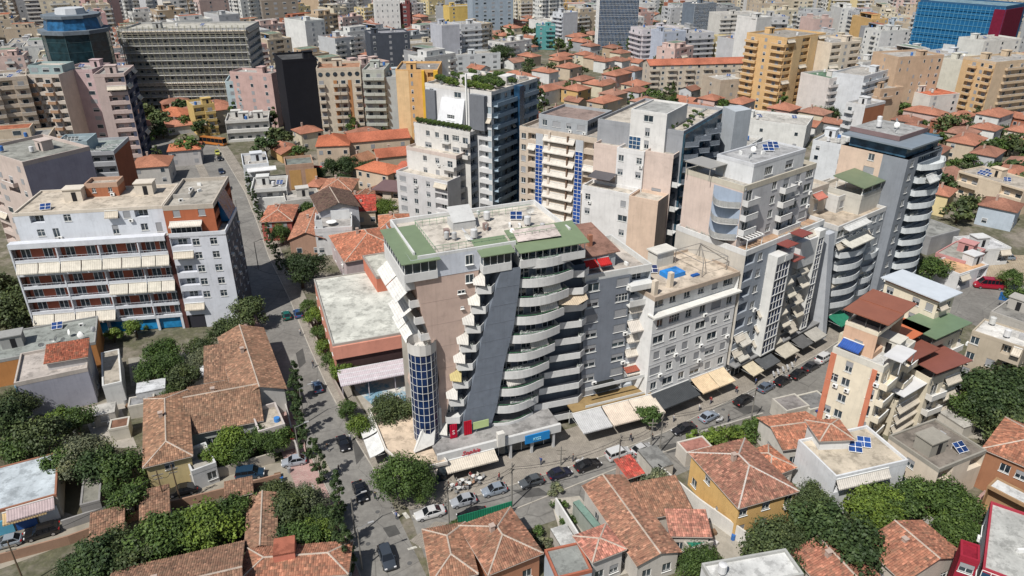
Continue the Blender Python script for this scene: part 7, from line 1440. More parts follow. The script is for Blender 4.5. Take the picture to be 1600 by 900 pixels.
# right of the main street
HG = [(1088, 700), (1105, 697), (1122, 694), (1140, 690), (1158, 686), (1175, 682), (1190, 676)]
for i, (x, y) in enumerate(HG): tree(x, y, 'bush:%d' % (i % 2), 'bright' if i < 4 else 'green', '%s leafy bush from the left in the hedge behind the ochre house' % ORDN[i], 1.7, group='hedge bushes behind the ochre house', cat='bush', name='bush')
T_(1215, 850, 'big:0', 'dull', 'dark tree below the right corner of the ochre house', .75); T_(1265, 800, 'big:2', 'dull', 'tree left of the white solar house front', .72); T_(1300, 850, 'big:1', 'dark', 'big dark tree below the white solar house', .74); T_(1345, 878, 'big:3', 'dark', 'big dark tree at the bottom edge, left of the terracotta roof', .62)
T_(1355, 800, 'mid:0', 'bright', 'yellow green tree in the solar house garden', 1.1); T_(1385, 815, 'mid:3', 'bright', 'lime tree behind the terracotta roofed house', 1.1); T_(1430, 790, 'mid:1', 'green', 'green tree below the grey cracked roof', 1.1); T_(1475, 785, 'mid:2', 'green', 'green tree left of the pink stone terrace', 1.15); T_(1460, 820, 'small:1', 'bright', 'small bright tree by the terracotta ridge', 1.2); T_(1510, 860, 'small:0', 'green', 'small tree left of the maroon tower', 1.3)
T_(1560, 645, 'big:0', 'dark', 'very large dark tree at the right edge', 1.1); T_(1505, 640, 'mid:1', 'green', 'green tree at the foot of the large dark one', 1.0); T_(1090, 885, 'big:1', 'green', 'green tree at the bottom edge, beside the large old tiled house', .66); T_(1022, 770, 'small:1', 'olive', 'small olive bush in the notch of the large old house', 1.3)
for i, (x, y, t) in enumerate(((868, 770, 'olive'), (872, 795, 'green'), (885, 820, 'green'), (840, 840, 'green'), (850, 855, 'olive'), (712, 828, 'green'), (800, 850, 'green'))): tree(x, y, 'bush:%d' % (i % 2), t, 'garden bush between the tiled houses, %s from the street' % ORDN[i], 1.0, group='garden bushes bottom centre', cat='bush', name='bush')
T_(1455, 425, 'mid:2', 'green', 'round tree on the corner of the sandy forecourt', 1.2); T_(1578, 438, 'mid:0', 'green', 'tree behind the red minibus', .9); T_(1590, 470, 'mid:1', 'green', 'tree right of the red minibus', 1.1); T_(1015, 672, 'small:2', 'green', 'small green bush tree by the white block entrance', 1.3); T_(780, 88, 'big:1', 'dark', 'large dark tree behind the roof garden tower', 1.6)
for i, (x, y) in enumerate(((1380, 62), (1395, 66), (1410, 70), (1425, 76), (1365, 55), (1402, 80), (1370, 70), (1440, 84))): tree(x, y, 'far:%d' % (i % 3), 'dark', '%s dark tree of the park clump left of the blue netted site' % ORDN[i], 1.5, group='park trees by the blue site')
for i, (x, y) in enumerate(((410, 170), (418, 150), (414, 190), (405, 130))): tree(x, y, 'tallfar:%d' % (i % 2), 'dark', 'tall dark tree left of the black tower, %s of four' % ORDN[i], 1.3, group='trees left of the black tower')
# trees scattered through the old quarters and city
rt = random.Random(21); n = 0; TR = 0; bt_ = {}
while TR < 250 and n < 6000:
    n += 1; px, py = rt.uniform(-20, 1620), 22 + 330 * rt.random() ** 1.6
    lowz = any(inpoly(px, py, P) for P in LOW)
    if not lowz and (rt.random() < .75 or (py > 200 and 60 < px < 1440)): continue
    x, y = G(px, py)
    if covered(x, y, .8) or (py > 262 and px < 1440): continue
    FOOT.append((x, y, 0, 2, 2)); TR += 1
    kd = rt.choice(('far:0', 'far:1', 'far:2', 'tallfar:0')); tn = rt.choice(('dark', 'green', 'dull', 'dull', 'green')); e = tree(px, py, kd, tn, 'x', rt.uniform(.7, 1.5))
    where(x, y, {'dark': 'dark', 'green': 'green', 'dull': 'dull green'}[tn] + (' slim tree' if kd[0] == 't' else ' round tree'), bt_, e)
namethem(bt_, lambda e: 'trees between the far houses')
# ---- vehicles
BLK, SIL, WHT, NVY, RED = (.012, .012, .014), (.36, .38, .41), (.62, .62, .62), (.02, .035, .07), (.4, .01, .03)
SD = (705, 920) # heading helper: down the left street
car(496, 608, 'hatchback', (.06, .1, .17), 'blue grey car driving up the left street', to=(470, 540), name='car', group=None)
car(537, 697, 'hatchback', BLK, 'black car with white roof stripes on the left street', to=(575, 790), name='car', group=None)
car(563, 772, 'sedan', BLK, 'black saloon in the middle of the left street', to=(600, 870), name='car', group=None)
car(605, 876, 'suv', (.05, .06, .075), 'dark grey car at the bottom edge of the left street', to=(640, 980), name='car', group=None)
car(448, 496, 'hatchback', (.01, .12, .09), 'teal car leaving the building shade', to=(425, 440), name='car', group=None)
car(466, 493, 'hatchback', (.03, .08, .2), 'small blue car half hidden by the pavement trees', to=(450, 450))
car(672, 806, 'sedan', WHT, 'white saloon with black roof at the junction', to=(600, 825), name='car', group=None)
car(724, 787, 'hatchback', SIL, 'silver car parked before the cafe terrace, nearer the junction', to=(640, 808)); car(772, 770, 'hatchback', (.25, .29, .34), 'grey blue estate with black roof bars before the cafe terrace', to=(690, 792))
car(738, 808, 'sedan', BLK, 'black car half hidden behind the green fence', to=(640, 832)); car(874, 744, 'hatchback', (.015, .018, .04), 'dark navy hatchback parked by the grey canopy', to=(960, 715)); car(918, 731, 'sedan', BLK, 'black saloon parked behind the white van', to=(1000, 702))
car(966, 714, 'van', WHT, 'small white van on the main street', to=(1050, 685)); car(1068, 674, 'sedan', (.02, .02, .025), 'charcoal saloon driving past the white block', to=(960, 712), name='car', group=None); car(1107, 655, 'hatchback', (.3, .35, .42), 'silver blue hatchback beside the scooter', to=(1180, 618)); car(1161, 629, 'sedan', BLK, 'black saloon near the cream awnings', to=(1240, 585))
car(1196, 609, 'hatchback', (.12, .15, .2), 'blue grey hatchback leading the parked row', to=(1260, 572)); car(1222, 599, 'hatchback', BLK, 'black hatchback, second of the parked row', to=(1290, 560)); car(1247, 588, 'sedan', BLK, 'black car, third of the parked row', to=(1310, 550)); car(1267, 576, 'sedan', (.03, .03, .035), 'dark car next to the white one of the parked row', to=(1330, 540)); car(1287, 563, 'suv', WHT, 'white car at the end of the parked row', to=(1350, 525))
car(1258, 638, 'hatchback', RED, 'crimson car parked by the ochre block', to=(1320, 600)); car(1280, 625, 'hatchback', BLK, 'black car behind the crimson one', to=(1340, 590))
car(1544, 450, 'minibus', (.35, .01, .03), 'long crimson minibus on the square', to=(1480, 445), cat='minibus', name='minibus', group=None); car(1498, 424, 'hatchback', BLK, 'black car on the sandy forecourt', to=(1540, 415)); car(1545, 410, 'suv', BLK, 'black off roader under the white canopy', to=(1500, 408)); car(1572, 405, 'hatchback', (.2, .24, .28), 'grey car at the right of the forecourt', to=(1540, 403))
car(392, 745, 'van', (.02, .05, .09), 'dark blue van parked along the lane wall', to=(470, 735)); car(286, 770, 'sedan', BLK, 'black car under the tree beside the yellow gable', to=(230, 782)); car(460, 725, 'hatchback', (.35, .38, .42), 'silver hatchback at the lane mouth', to=(400, 735)); car(68, 836, 'suv', (.012, .012, .013), 'black car beside the blue garage doors', to=(-20, 862)); car(12, 852, 'hatchback', (.28, .32, .36), 'silver car cut by the left edge', to=(-60, 870))
car(334, 226, 'bus', (.55, .2, .05), 'orange and white bus at the top of the left street', to=(400, 234), cat='bus', name='bus', group=None)
for i, (x, y, k, c, l) in enumerate(((344, 250, 'hatchback', BLK, 'black car at the top of the left street'), (350, 283, 'hatchback', WHT, 'white car parked beside the white block A side'), (354, 296, 'van', (.02, .1, .2), 'blue van parked halfway up the left street'), (340, 241, 'hatchback', (.5, .5, .1), 'yellow cab near the orange bus'), (346, 270, 'sedan', NVY, 'navy car in the building shade up the left street'))): car(x, y, k, c, l.replace(' A ', ' '), to=(x + 12, y + 40))
# ---- scooters, people, cafe furniture, poles
def scooter(px, py, to, label):
    x, y = G(px, py); q = G(*to); a = math.atan2(q[1] - y, q[0] - x); e = empty('scooter', label, 'scooter', (x, y, .02), a)
    m = MB(); m.box(-.55, .35, -.13, .13, .35, .6); m.box(-.75, -.1, -.15, .15, .55, .82); m.tube((.35, 0, .4), (.6, 0, 1.0), .05); m.tube((.6, -.3, 1.0), (.6, .3, 1.0), .03); m.box(.4, .5, -.2, .2, .35, .85); m.build('body', paint, e, (.5, .5, .5))
    for wx in (-.6, .68):
        w2 = MB(); N = 10; v = [(wx + .27 * math.cos(6.283 * i / N), yy, .27 + .27 * math.sin(6.283 * i / N)) for yy in (-.06, .06) for i in range(N)]; w2.add(v, [(i, (i + 1) % N, N + (i + 1) % N, N + i) for i in range(N)] + [tuple(range(N)), tuple(range(N, 2 * N))]); w2.build('wheel', rubber, e)
def person_mesh(pose):
    """one continuous skinned body"""
    me = bpy.data.meshes.new('person'); sw = {'walk': .28, 'stand': .06, 'sit': 0}[pose]
    if pose == 'sit': J = {'hip': (0, 0, .48), 'chest': (-.04, 0, .82), 'sh': (-.04, 0, .98), 'neck': (-.02, 0, 1.07), 'head': (0, 0, 1.2), 'top': (0, 0, 1.29), 'k1': (.42, .1, .5), 'f1': (.42, .1, .06), 't1': (.56, .1, .04), 'k2': (.42, -.1, .5), 'f2': (.42, -.1, .06), 't2': (.56, -.1, .04), 's1': (-.04, .19, .97), 'e1': (.02, .24, .72), 'h1': (.26, .16, .68), 's2': (-.04, -.19, .97), 'e2': (.02, -.24, .72), 'h2': (.26, -.16, .68)}
    else: J = {'hip': (0, 0, .92), 'chest': (.01, 0, 1.22), 'sh': (0, 0, 1.42), 'neck': (0, 0, 1.51), 'head': (.02, 0, 1.62), 'top': (.02, 0, 1.72), 'k1': (sw * .7, .1, .5), 'f1': (sw, .1, .08), 't1': (sw + .14, .1, .04), 'k2': (-sw * .4, -.1, .5), 'f2': (-sw, -.1, .1), 't2': (-sw + .13, -.1, .04), 's1': (0, .2, 1.41), 'e1': (-sw * .5, .25, 1.13), 'h1': (-sw * .3, .24, .86), 's2': (0, -.2, 1.41), 'e2': (sw * .6, -.25, 1.14), 'h2': (sw * .9, -.22, .9)}
    K = list(J); E_ = [('hip', 'chest'), ('chest', 'sh'), ('sh', 'neck'), ('neck', 'head'), ('head', 'top'), ('hip', 'k1'), ('k1', 'f1'), ('f1', 't1'), ('hip', 'k2'), ('k2', 'f2'), ('f2', 't2'), ('sh', 's1'), ('s1', 'e1'), ('e1', 'h1'), ('sh', 's2'), ('s2', 'e2'), ('e2', 'h2')]
    me.from_pydata([J[k] for k in K], [(K.index(a), K.index(b)) for a, b in E_], []); o = bpy.data.objects.new('p', me); C.objects.link(o)
    md = o.modifiers.new('s', 'SKIN'); md.use_smooth_shade = True; rd = {'hip': .15, 'chest': .15, 'sh': .13, 'neck': .06, 'head': .1, 'top': .07, 'k': .075, 'f': .05, 't': .04, 's': .07, 'e': .048, 'h': .04}
    for i, k in enumerate(K): r = rd.get(k, rd.get(k[0], .06)); me.skin_vertices[0].data[i].radius = (r, r)
    me.skin_vertices[0].data[0].use_root = True; o.modifiers.new('b', 'SUBSURF').levels = 1
    dg = bpy.context.evaluated_depsgraph_get(); out = bpy.data.meshes.new_from_object(o.evaluated_get(dg)); bpy.data.objects.remove(o)
    sk = mat('skin', _flat((.42, .24, .16), .6)); hr = mat('hair', _flat((.03, .02, .015), .7)); out.materials.clear()
    for mm in (fabric, sk, hr, mat('trousers', _flat((.04, .05, .08), .8))): out.materials.append(mm)
    hz = J['neck'][2]; hp = J['hip'][2]
    for p in out.polygons:
        c = p.center; p.material_index = 2 if c.z > hz + .1 and c.x < J['head'][0] + .03 or c.z > J['head'][2] + .06 else 1 if c.z > hz - .02 or (pose != 'sit' and c.z < 1.0 and abs(c.y) > .19) else 3 if c.z < hp + .03 else 0
    return out
PM = {k: person_mesh(k) for k in ('walk', 'stand', 'sit')}
def person(px, py, pose, col, label, rot=0.0, world=None, z=.13, group=None):
    x, y = world or G(px, py); o = link('person', PM[pose], None, col, (x, y, z), rot); tag(o, label, 'person', group); return o
person(512, 706, 'walk', (.03, .03, .03), 'person in dark clothes walking on the right pavement of the left street', 1.9); person(587, 782, 'walk', (.05, .05, .06), 'person in black walking past the big corner tree', 2.0); person(1092, 643, 'stand', (.6, .6, .58), 'person in a white shirt standing outside the blue shop'); person(895, 722, 'stand', (.1, .1, .1), 'person in black beside the parked scooter'); person(1016, 420 + 0, 'stand', (.1, .1, .1), 'x') if False else None
person(1538, 424, 'walk', (.05, .05, .05), 'person in dark clothes crossing the sandy forecourt', .5, z=.03); person(1018, 690, 'walk', (.02, .02, .02), 'person in black crossing to the main street kerb', .3); person(1137, 660, 'stand', (.05, .05, .06), 'person standing by the white scooter'); person(1242, 566, 'walk', (.5, .45, .4), 'person in a pale shirt near the parked scooters', 1)
scooter(906, 724, (960, 705), 'scooter parked beside the black saloon'); scooter(1124, 660, (1160, 645), 'white scooter next to the silver blue hatchback'); scooter(1002, 728, (1020, 740), 'scooter parked by the red gate roof')
for i, (x, y) in enumerate(((1208, 588), (1215, 585), (1223, 581), (1230, 578), (1237, 574))): scooter(x, y, (x + 6, y + 14), '%s scooter from the left in the row before the parked cars' % ('first', 'second', 'third', 'fourth', 'fifth')[i])
CH, TB = MB(), MB()
CH.box(-.22, .22, -.22, .22, .42, .47); CH.box(-.22, -.17, -.22, .22, .47, .9)
leg = MB(); leg.box(-.02, .02, -.02, .02, 0, .42); seatm = MB(); seatm.box(-.22, .22, -.22, .22, .42, .47); backm = MB(); backm.box(-.22, -.17, -.22, .22, .47, .9)
LM_, SM_, BM_ = leg.mesh('leg', [paint]), seatm.mesh('seat', [fabric]), backm.mesh('backrest', [fabric]); tm = MB(); tm.cyl(0, 0, .7, .74, .4, .4, 12); pm = MB(); pm.cyl(0, 0, 0, .7, .04, .04, 6); pm.cyl(0, 0, 0, .03, .25, .25, 8); TM_, PM_ = tm.mesh('table_top', [paint]), pm.mesh('pedestal', [paint])
chair0 = None; cc = [0]
rr2 = random.Random(4)
for i, (tx, ty) in enumerate(((707, 764), (722, 756), (740, 750), (717, 768), (733, 761), (750, 753))):
    x, y = G(tx, ty); e = empty('cafe_table', 'small round white cafe table on the corner terrace', 'table', (x, y, .13), 0, 'cafe tables'); link('table_top', TM_, e, (.6, .6, .58)); link('pedestal', PM_, e, (.1, .1, .1))
    for k in range(3):
        a = rr2.uniform(0, 1) + k * 2.1; cx, cy = x + .75 * math.cos(a), y + .75 * math.sin(a); r_ = a + math.pi; colr = rr2.choice(((.5, .48, .44), (.35, .22, .15), (.3, .3, .3), (.55, .53, .5)))
        e = empty('cafe_chair', 'pale cafe chair on the corner terrace', 'chair', (cx, cy, .13), r_, 'cafe chairs'); link('seat', SM_, e, colr); link('backrest', BM_, e, colr)
        for lx in (-.18, .18):
            for ly in (-.18, .18): link('leg', LM_, e, (.1, .1, .1), (lx, ly, 0))
        if (i + k) % 3 == 0: person(0, 0, 'sit', rr2.choice(((.05, .05, .06), (.5, .5, .5), (.25, .05, .05))), 'guest seated on a pale chair of the corner cafe terrace', r_, world=(cx, cy), z=.13, group='seated cafe guests')
def pole(px, py, h, label, arm=True, rot=0.0, wood=False):
    x, y = G(px, py); e = empty('street_lamp' if arm else 'utility_pole', label, 'street lamp' if arm else 'utility pole', (x, y, 0), rot); m = MB(); m.cyl(0, 0, 0, h, .13, .08, 7); m.build('pole', paint, e, (.2, .19, .17) if not wood else (.13, .09, .06))
    if arm: m = MB(); m.tube((0, 0, h - .1), (1.8, 0, h + .4), .05); m.build('arm', paint, e, (.2, .2, .2)); m = MB(); m.box(1.5, 2.3, -.12, .12, h + .33, h + .46); m.build('lamp_head', paint, e, (.35, .35, .35))
    else: m = MB(); m.box(-.8, .8, -.06, .06, h - .9, h - .75); m.box(-.6, .6, -.06, .06, h - 1.6, h - 1.47); m.build('crossarm', paint, e, (.2, .18, .15))
    return (x, y, h)
pl = []
for x, y, l in ((702, 822, 'lamp post at the junction by the white saloon'), (800, 792, 'twin pole beside the green fence'), (965, 745, 'thin pole beside the white van'), (1030, 708, 'pole pair near the gate house'), (1172, 662, 'lamp post by the hedge end')): pl.append(pole(x, y, 8.5, l, False, R(60)))
for x, y, l in ((476, 662, 'lamp post among the cypresses, pink pavement'), (556, 840, 'lamp post on the pink pavement near the junction'), (470, 735 - 10, 'lamp post at the lane mouth'), (566, 890, 'lamp post on the pink pavement, bottom edge'), (404, 420, 'lamp post halfway up the left street'), (374, 350, 'lamp post far up the left street')): pole(x, y, 7.5, l, True, R(25))
p2 = [pole(x, y, 8, l, False, R(20), True) for x, y, l in ((262, 800, 'wooden pole by the lane, left of two'), (284, 790, 'wooden pole by the lane, right of two'), (40, 915, 'wooden pole at the bottom left corner'))]
for i, (x, y, z) in enumerate(((1016, 700, 6), (876, 728, 4))): pole(x, y, z, ('thin white post at the pavement canopy corner', 'short post at the grey canopy')[i], False, 0)
def wire(a, b, sag=1.2, name='overhead_cable', label='thin black overhead cable strung between poles'):
    m = MB(); n = 8; P = [tuple(a[k] + (b[k] - a[k]) * t / n - (sag * 4 * (t / n) * (1 - t / n) if k == 2 else 0) for k in range(3)) for t in range(n + 1)]
    for p, q in zip(P, P[1:]): m.tube(p, q, .035, 3)
    o = m.build(name, rubber); tag(o, label, 'cable', 'overhead cables'); return o
for i, (a, b) in enumerate(zip(pl, pl[1:])): wire((a[0], a[1], a[2] - .8), (b[0], b[1], b[2] - .8), label='upper street cable, %s span from the junction' % ORDN[i]); wire((a[0] + .5, a[1] + .4, a[2] - 1.5), (b[0] + .5, b[1] + .4, b[2] - 1.5), label='lower street cable, %s span from the junction' % ORDN[i])
wire((*p2[0][:2], 7.3), (*p2[2][:2], 7.3), label='long cable over the lane to the bottom left pole'); wire((*p2[1][:2], 7.3), (*p2[0][:2], 7.3), label='short cable between the two wooden lane poles'); wire((*G(404, 465), 8), (*G(470, 470), 8), 1.5, label='sagging cable across the left street')
# ---- garden walls and fences
def wall(pts, h, col, label, name='garden_wall', t=.25, mt=None):
    P = [G(*p) for p in pts]; x0, y0 = P[0]; m = MB()
    A, B_ = offset(P, t / 2), offset(P, -t / 2)
    for i in range(len(P) - 1):
        v = [(*A[i], 0), (*A[i + 1], 0), (*B_[i + 1], 0), (*B_[i], 0)]; v += [(a, b, h) for a, b, _ in v]; m.add(v, [(4, 5, 6, 7), (0, 4, 7, 3), (1, 2, 6, 5), (0, 1, 5, 4), (3, 7, 6, 2)])
    tag(m.build(name, mt or plaster, color=col), label, name.replace('_', ' ')); return m
wall([(1026, 745), (1090, 800), (1170, 858)], 2.6, (.62, .6, .56), 'whitewashed wall along the alley below the ochre house'); wall([(868, 800), (900, 852), (925, 900)], 2.8, (.63, .62, .6), 'white garden wall left of the small salmon roof')
wall([(716, 826), (800, 802)], 2.4, (.02, .22, .12), 'green mesh fence between the tiled house and the street', 'green_fence', .08, fabric); wall([(476, 492), (522, 600), (548, 650)], 1.6, (.35, .3, .26), 'low wall between the pavement and the school hedge')
wall([(300, 757), (360, 742), (430, 722)], 2.0, (.42, .38, .32), 'garden wall along the upper side of the lane'); wall([(0, 880), (110, 850), (230, 806), (380, 768), (440, 752)], 1.6, (.32, .2, .14), 'brick red wall along the lower side of the lane'); wall([(100, 828), (230, 785)], 1.8, (.3, .29, .28), 'grey wall right of the blue garage doors')
wall([(440, 610), (462, 700), (470, 725)], 1.8, (.4, .38, .36), 'wall behind the cypresses of the pink pavement'); wall([(490, 770), (520, 860), (540, 900)], 1.8, (.38, .36, .34), 'garden wall behind the pink pavement near the junction'); wall([(1330, 780), (1400, 838), (1440, 800)], 1.8, (.5, .48, .44), 'low pale wall around the solar house garden'); wall([(1560, 468), (1620, 478)], 2.0, (.02, .12, .35), 'blue hoarding beside the red minibus', 'blue_hoarding')
wall([(1205, 672), (1245, 655), (1290, 640)], 2.2, (.5, .32, .28), 'pinkish wall of the yard on the main street'); wall([(1075, 690), (1190, 655)], 1.4, (.4, .38, .34), 'low wall behind the hedge on the main street')

for px, py, k, c, l, t in ((1320, 540, 'hatchback', (.1, .1, .11), 'dark grey hatchback partly behind the ochre block', (1380, 500)), (1392, 478, 'sedan', SIL, 'silver saloon at the head of the main street', (1440, 450)), (1003, 706, 'hatchback', (.5, .5, .5), 'pale hatchback following the white van', (1060, 682)), (830, 757, 'hatchback', (.08, .09, .1), 'grey hatchback waiting before the blue sign', (760, 778))): car(px, py, k, c, l, to=t)

for i, (px, py, l) in enumerate(((530, 740, 'on the kerb beside the middle saloon'), (548, 690, 'by the pavilion awnings'), (780, 752, 'under the blue sign'), (845, 727, 'at the edge of the grey canopy'), (985, 690, 'in front of the cream canopy'), (1052, 660, 'outside the black canopy shop'), (1150, 615, 'between the cream awnings'), (1180, 602, 'behind the parked row'), (490, 575, 'on the right pavement near the school'), (470, 525, 'under the school hedge'), (1110, 632, 'beside the blue shopfront'), (620, 812, 'at the give way marks'))): person(px, py, ('walk', 'stand')[i % 2], ((.05, .05, .06), (.5, .5, .5), (.3, .05, .05), (.06, .1, .25))[i % 4], '%s person %s' % (('dark clothed', 'grey shirted', 'red shirted', 'blue shirted')[i % 4], l), i * 1.3, z=.13 if i != 11 else .02)
# ------------------------------------------------------------------ tower podium: signs, canopies, posters
import mathutils
def text(B, s, x, y, z, size, col, rot=0, name='sign_lettering', parent=None, shear=0, mt=None, tilt=90):
    cu = bpy.data.curves.new(name, 'FONT'); cu.body = s; cu.size = size; cu.extrude = .03; cu.shear = shear; cu.resolution_u = 2
    o = bpy.data.objects.new('t', cu); C.objects.link(o); dg = bpy.context.evaluated_depsgraph_get(); me = bpy.data.meshes.new_from_object(o.evaluated_get(dg)); bpy.data.objects.remove(o)
    me.materials.clear(); me.materials.append(mt or paint); q = link(name, me, B.e if B else parent, col, (x, y, z)); q.rotation_euler = (R(tilt), 0, rot); return q
B = HB
boxes(B, 'red_poster', [(-13.3, -12.1, -2.9, -2.8, 4.5, 7.2)], fabric, (.5, .01, .04)); boxes(B, 'red_poster', [(-10.9, -9.6, -2.92, -2.8, 4.5, 7.2)], fabric, (.5, .01, .03))
boxes(B, 'pale_green_sign', [(-9.3, -6.6, -2.9, -2.8, 5.2, 6.6)], paint, (.45, .55, .25))
text(B, 'S', -12.95, -2.94, 5.3, 1.1, (.7, .6, .6)); text(B, 'Sophie', -12.6, -6.5, 3.5, 1.15, (.5, .01, .03), shear=.35)
B.put('awning', (8.6, 2.0, .7), -15.6, -6.4, 3.2, 0, (.62, .56, .47)); B.put('awning', (3.8, 3.2, .6), -19.4, -4.2, 3.3, R(-30), (.6, .52, .44))
boxes(B, 'blue_shop_sign', [(-1.6, 2.8, -6.62, -6.42, 2.6, 4.2)], paint, (.01, .2, .5)); text(B, 'KISS', -.2, -6.66, 3.0, .8, (.35, .7, .8))
boxes(B, 'white_pillar', [(-6.5, -5.3, -6.9, -6.0, 3.6, 6.2)], plaster, (.6, .58, .54)); boxes(B, 'white_slanted_fin', [(-14.7, -14.2, -1.6, 0, 4, 10)], plaster, (.66, .65, .62))
m = MB(); m.add([(-19.5, -3.4, 3.9), (-16.2, -3.4, 4.6), (-14.6, -1.2, 10.8), (-15.4, -1.2, 11.6), (-19.5, -2.8, 3.9), (-16.2, -2.8, 4.6), (-14.6, -.9, 10.8), (-15.4, -.9, 11.6)], [(0, 1, 2, 3), (7, 6, 5, 4), (0, 3, 7, 4), (1, 5, 6, 2)]); m.build('white_sail_wall', plaster, B.e, (.66, .65, .62))
# ------------------------------------------------------------------ yards: concrete floors, walls, sheds and stored things
def yard(name, pts, col, z=.03, m_=None): o = sheet(name, [G(*p) for p in pts], z, m_ or conc); o.color = (*col, 1)
yard('concrete_yard', ((128, 640), (260, 600), (262, 612), (190, 640), (215, 700), (150, 700)), (.36, .33, .29)); yard('concrete_yard', ((200, 560), (330, 545), (325, 590), (205, 604)), (.3, .28, .24), .034)
yard('garden_soil', ((-20, 620), (120, 690), (235, 740), (235, 775), (130, 810), (-20, 760)), (.1, .09, .06)); yard('garden_soil', ((110, 870), (380, 775), (470, 760), (500, 900), (100, 960)), (.09, .085, .05), .034)
yard('garden_soil', ((300, 690), (450, 655), (455, 715), (310, 750)), (.1, .1, .06), .038); yard('concrete_yard', ((470, 745), (510, 735), (552, 900), (500, 900)), (.27, .25, .22), .038)
yard('concrete_yard', ((860, 780), (905, 775), (1000, 890), (900, 920)), (.4, .37, .32)); yard('concrete_yard', ((1075, 800), (1180, 850), (1260, 900), (1150, 900)), (.36, .33, .28), .034)
yard('garden_soil', ((1180, 780), (1330, 770), (1520, 800), (1500, 900), (1200, 880)), (.09, .09, .05)); yard('concrete_yard', ((1400, 640), (1520, 600), (1560, 690), (1470, 680)), (.35, .32, .27), .036)
yard('concrete_yard', ((552, 610), (640, 590), (655, 690), (600, 690)), (.36, .33, .28), .026); yard('blue_car_park', ((40, 210), (200, 200), (330, 235), (345, 300), (250, 310)), (.2, .19, .17), .028, asphalt)
for i, (x, y, d, h, tc, l) in enumerate(((205, 655, 3, 2.6, (.3, .3, .3), 'small grey shed left of the old tiled roof'), (150, 668, 3.5, 2.4, (.5, .48, .44), 'pale flat shed below the lavender wall'), (175, 690, 3, 2.4, (.28, .15, .1), 'brown lean to behind the olive tree'), (100, 705, 3, 2.2, (.55, .53, .5), 'white roofed hut among the left garden trees'), (330, 640, 0, 0, None, None), (415, 712, 3, 2.2, (.4, .03, .03), 'red gate roof on the lane wall'), (480, 870, 3, 2.4, (.5, .5, .48), 'white hut by the orange tiled house'), (905, 870, 2.5, 2.2, (.6, .6, .58), 'white canopy roof by the small salmon house'),
        (1075, 880, 3, 2.5, (.03, .22, .15), 'teal tarpaulin shed beside the bottom edge tree'), (1030, 880, 4, 2.6, (.5, .54, .57), 'pale glazed shed at the bottom edge'), (1262, 660, 4.5, 2.6, (.2, .2, .2), 'grey canopy beside the crimson car'), (1282, 668, 4, 2.4, (.02, .05, .25), 'blue tarpaulin store beside the grey canopy'), (1225, 665, 4, 3.0, (.3, .28, .27), 'small flat yard room with pink rim on the main street'), (1480, 880, 3, 2.2, (.2, .22, .2), 'dark lean to beside the terracotta roof, bottom right'), (1450, 830, 3, 2.3, (.4, .42, .42), 'grey roofed hut behind the terracotta ridge'), (1520, 680, 3, 2.4, (.5, .48, .44), 'torn canvas canopy under the large dark tree'), (1110, 780, 3, 2.4, (.3, .13, .1), 'rusty lean to against the ochre house'), (1050, 745, 3.5, 2.6, (.25, .25, .24), 'grey gate room right of the red gate roof'), (1070, 730, 3, 2.8, (.42, .2, .16), 'small pink tiled porch near the main street'))):
    if not h: continue
    X, Y = G(x, y); b = simple(l, None, None, None, h, 1, jit((.48, .45, .4), .1), f='w' if i % 2 else '.', cat='shed', name='shed', roofc=tc, par=0 if i % 2 else .15, clutter=0, rect_=((X, Y), R(rnd.choice((20, 22, 112))), rnd.uniform(3, 5.5), d), r='.', l='.'); b.finish()
crate = MB(); crate.box(-.5, .5, -.4, .4, 0, .6); CRM = crate.mesh('storage_crate', [paint])
drum = MB(); drum.cyl(0, 0, 0, .9, .3, .3, 10); DRM = drum.mesh('barrel', [paint])
SPY = (((200, 640), 'by the old tiled roof'), ((165, 655), 'below the lavender wall'), ((240, 600), 'beside the white shed'), ((110, 690), 'among the left garden trees'), ((885, 845), 'in the narrow white walled yard'), ((1130, 840), 'in the alley yard'), ((1500, 620), 'under the large dark tree'), ((1250, 680), 'near the crimson car'), ((590, 640), 'behind the cafe pavilion'), ((450, 750), 'at the lane mouth'), ((60, 790), 'beside the blue garage doors'), ((1420, 650), 'behind the ochre block'))
for j, ((x, y), l) in enumerate(SPY):
    X, Y = G(x, y)
    for k, (cn, cc_) in enumerate((('white', (.6, .6, .58)), ('blue', (.03, .12, .35)), ('brown', (.2, .12, .07)), ('grey', (.25, .25, .25)))):
        o = link('storage_crate' if k % 2 == 0 else 'barrel', CRM if k % 2 == 0 else DRM, None, jit(cc_, .15), (X + rnd.uniform(-2, 2), Y + k * 1.1 - 1.5, .04), rnd.uniform(0, 3)); tag(o, '%s %s standing %s' % (cn, 'crate' if k % 2 == 0 else 'barrel', l), 'crate' if k % 2 == 0 else 'barrel', 'crates and barrels in the yards')
# houses and trees between the long white block and the pink complex
house('orange hip roofed house at the top of the left street', (262, 236), (312, 232), 10, 6, 2, (.45, .43, .42), (.42, .15, .08), near=False, f='w.w'); house('brown tiled house left of the street bus stop', (205, 262), (262, 258), 12, 6.5, 2, (.5, .48, .45), (.36, .16, .1), near=False, f='w.w'); house('long terracotta roof below the scaffolded block', (236, 180), (285, 182), 12, 6, 2, (.4, .36, .3), (.42, .15, .08), near=False)
b = simple('small yellow balconied block near the orange bus', (302, 168), (335, 164), 12, 12, 4, (.55, .4, .16), f='lb', r='w', near=False, clutter=2); b.finish(); b = simple('pale turquoise and white block with a blue glass corner', (352, 130), (402, 128), 14, 18, 6, (.45, .55, .58), f='wbg', r='w', l='g', near=False, clutter=3); b.finish()
b = simple('white flat roofed restaurant with terraces by the orange bus', (352, 192), (420, 188), 14, 8, 2, (.56, .55, .52), f='lll', r='w', near=False, clutter=5); b.finish()
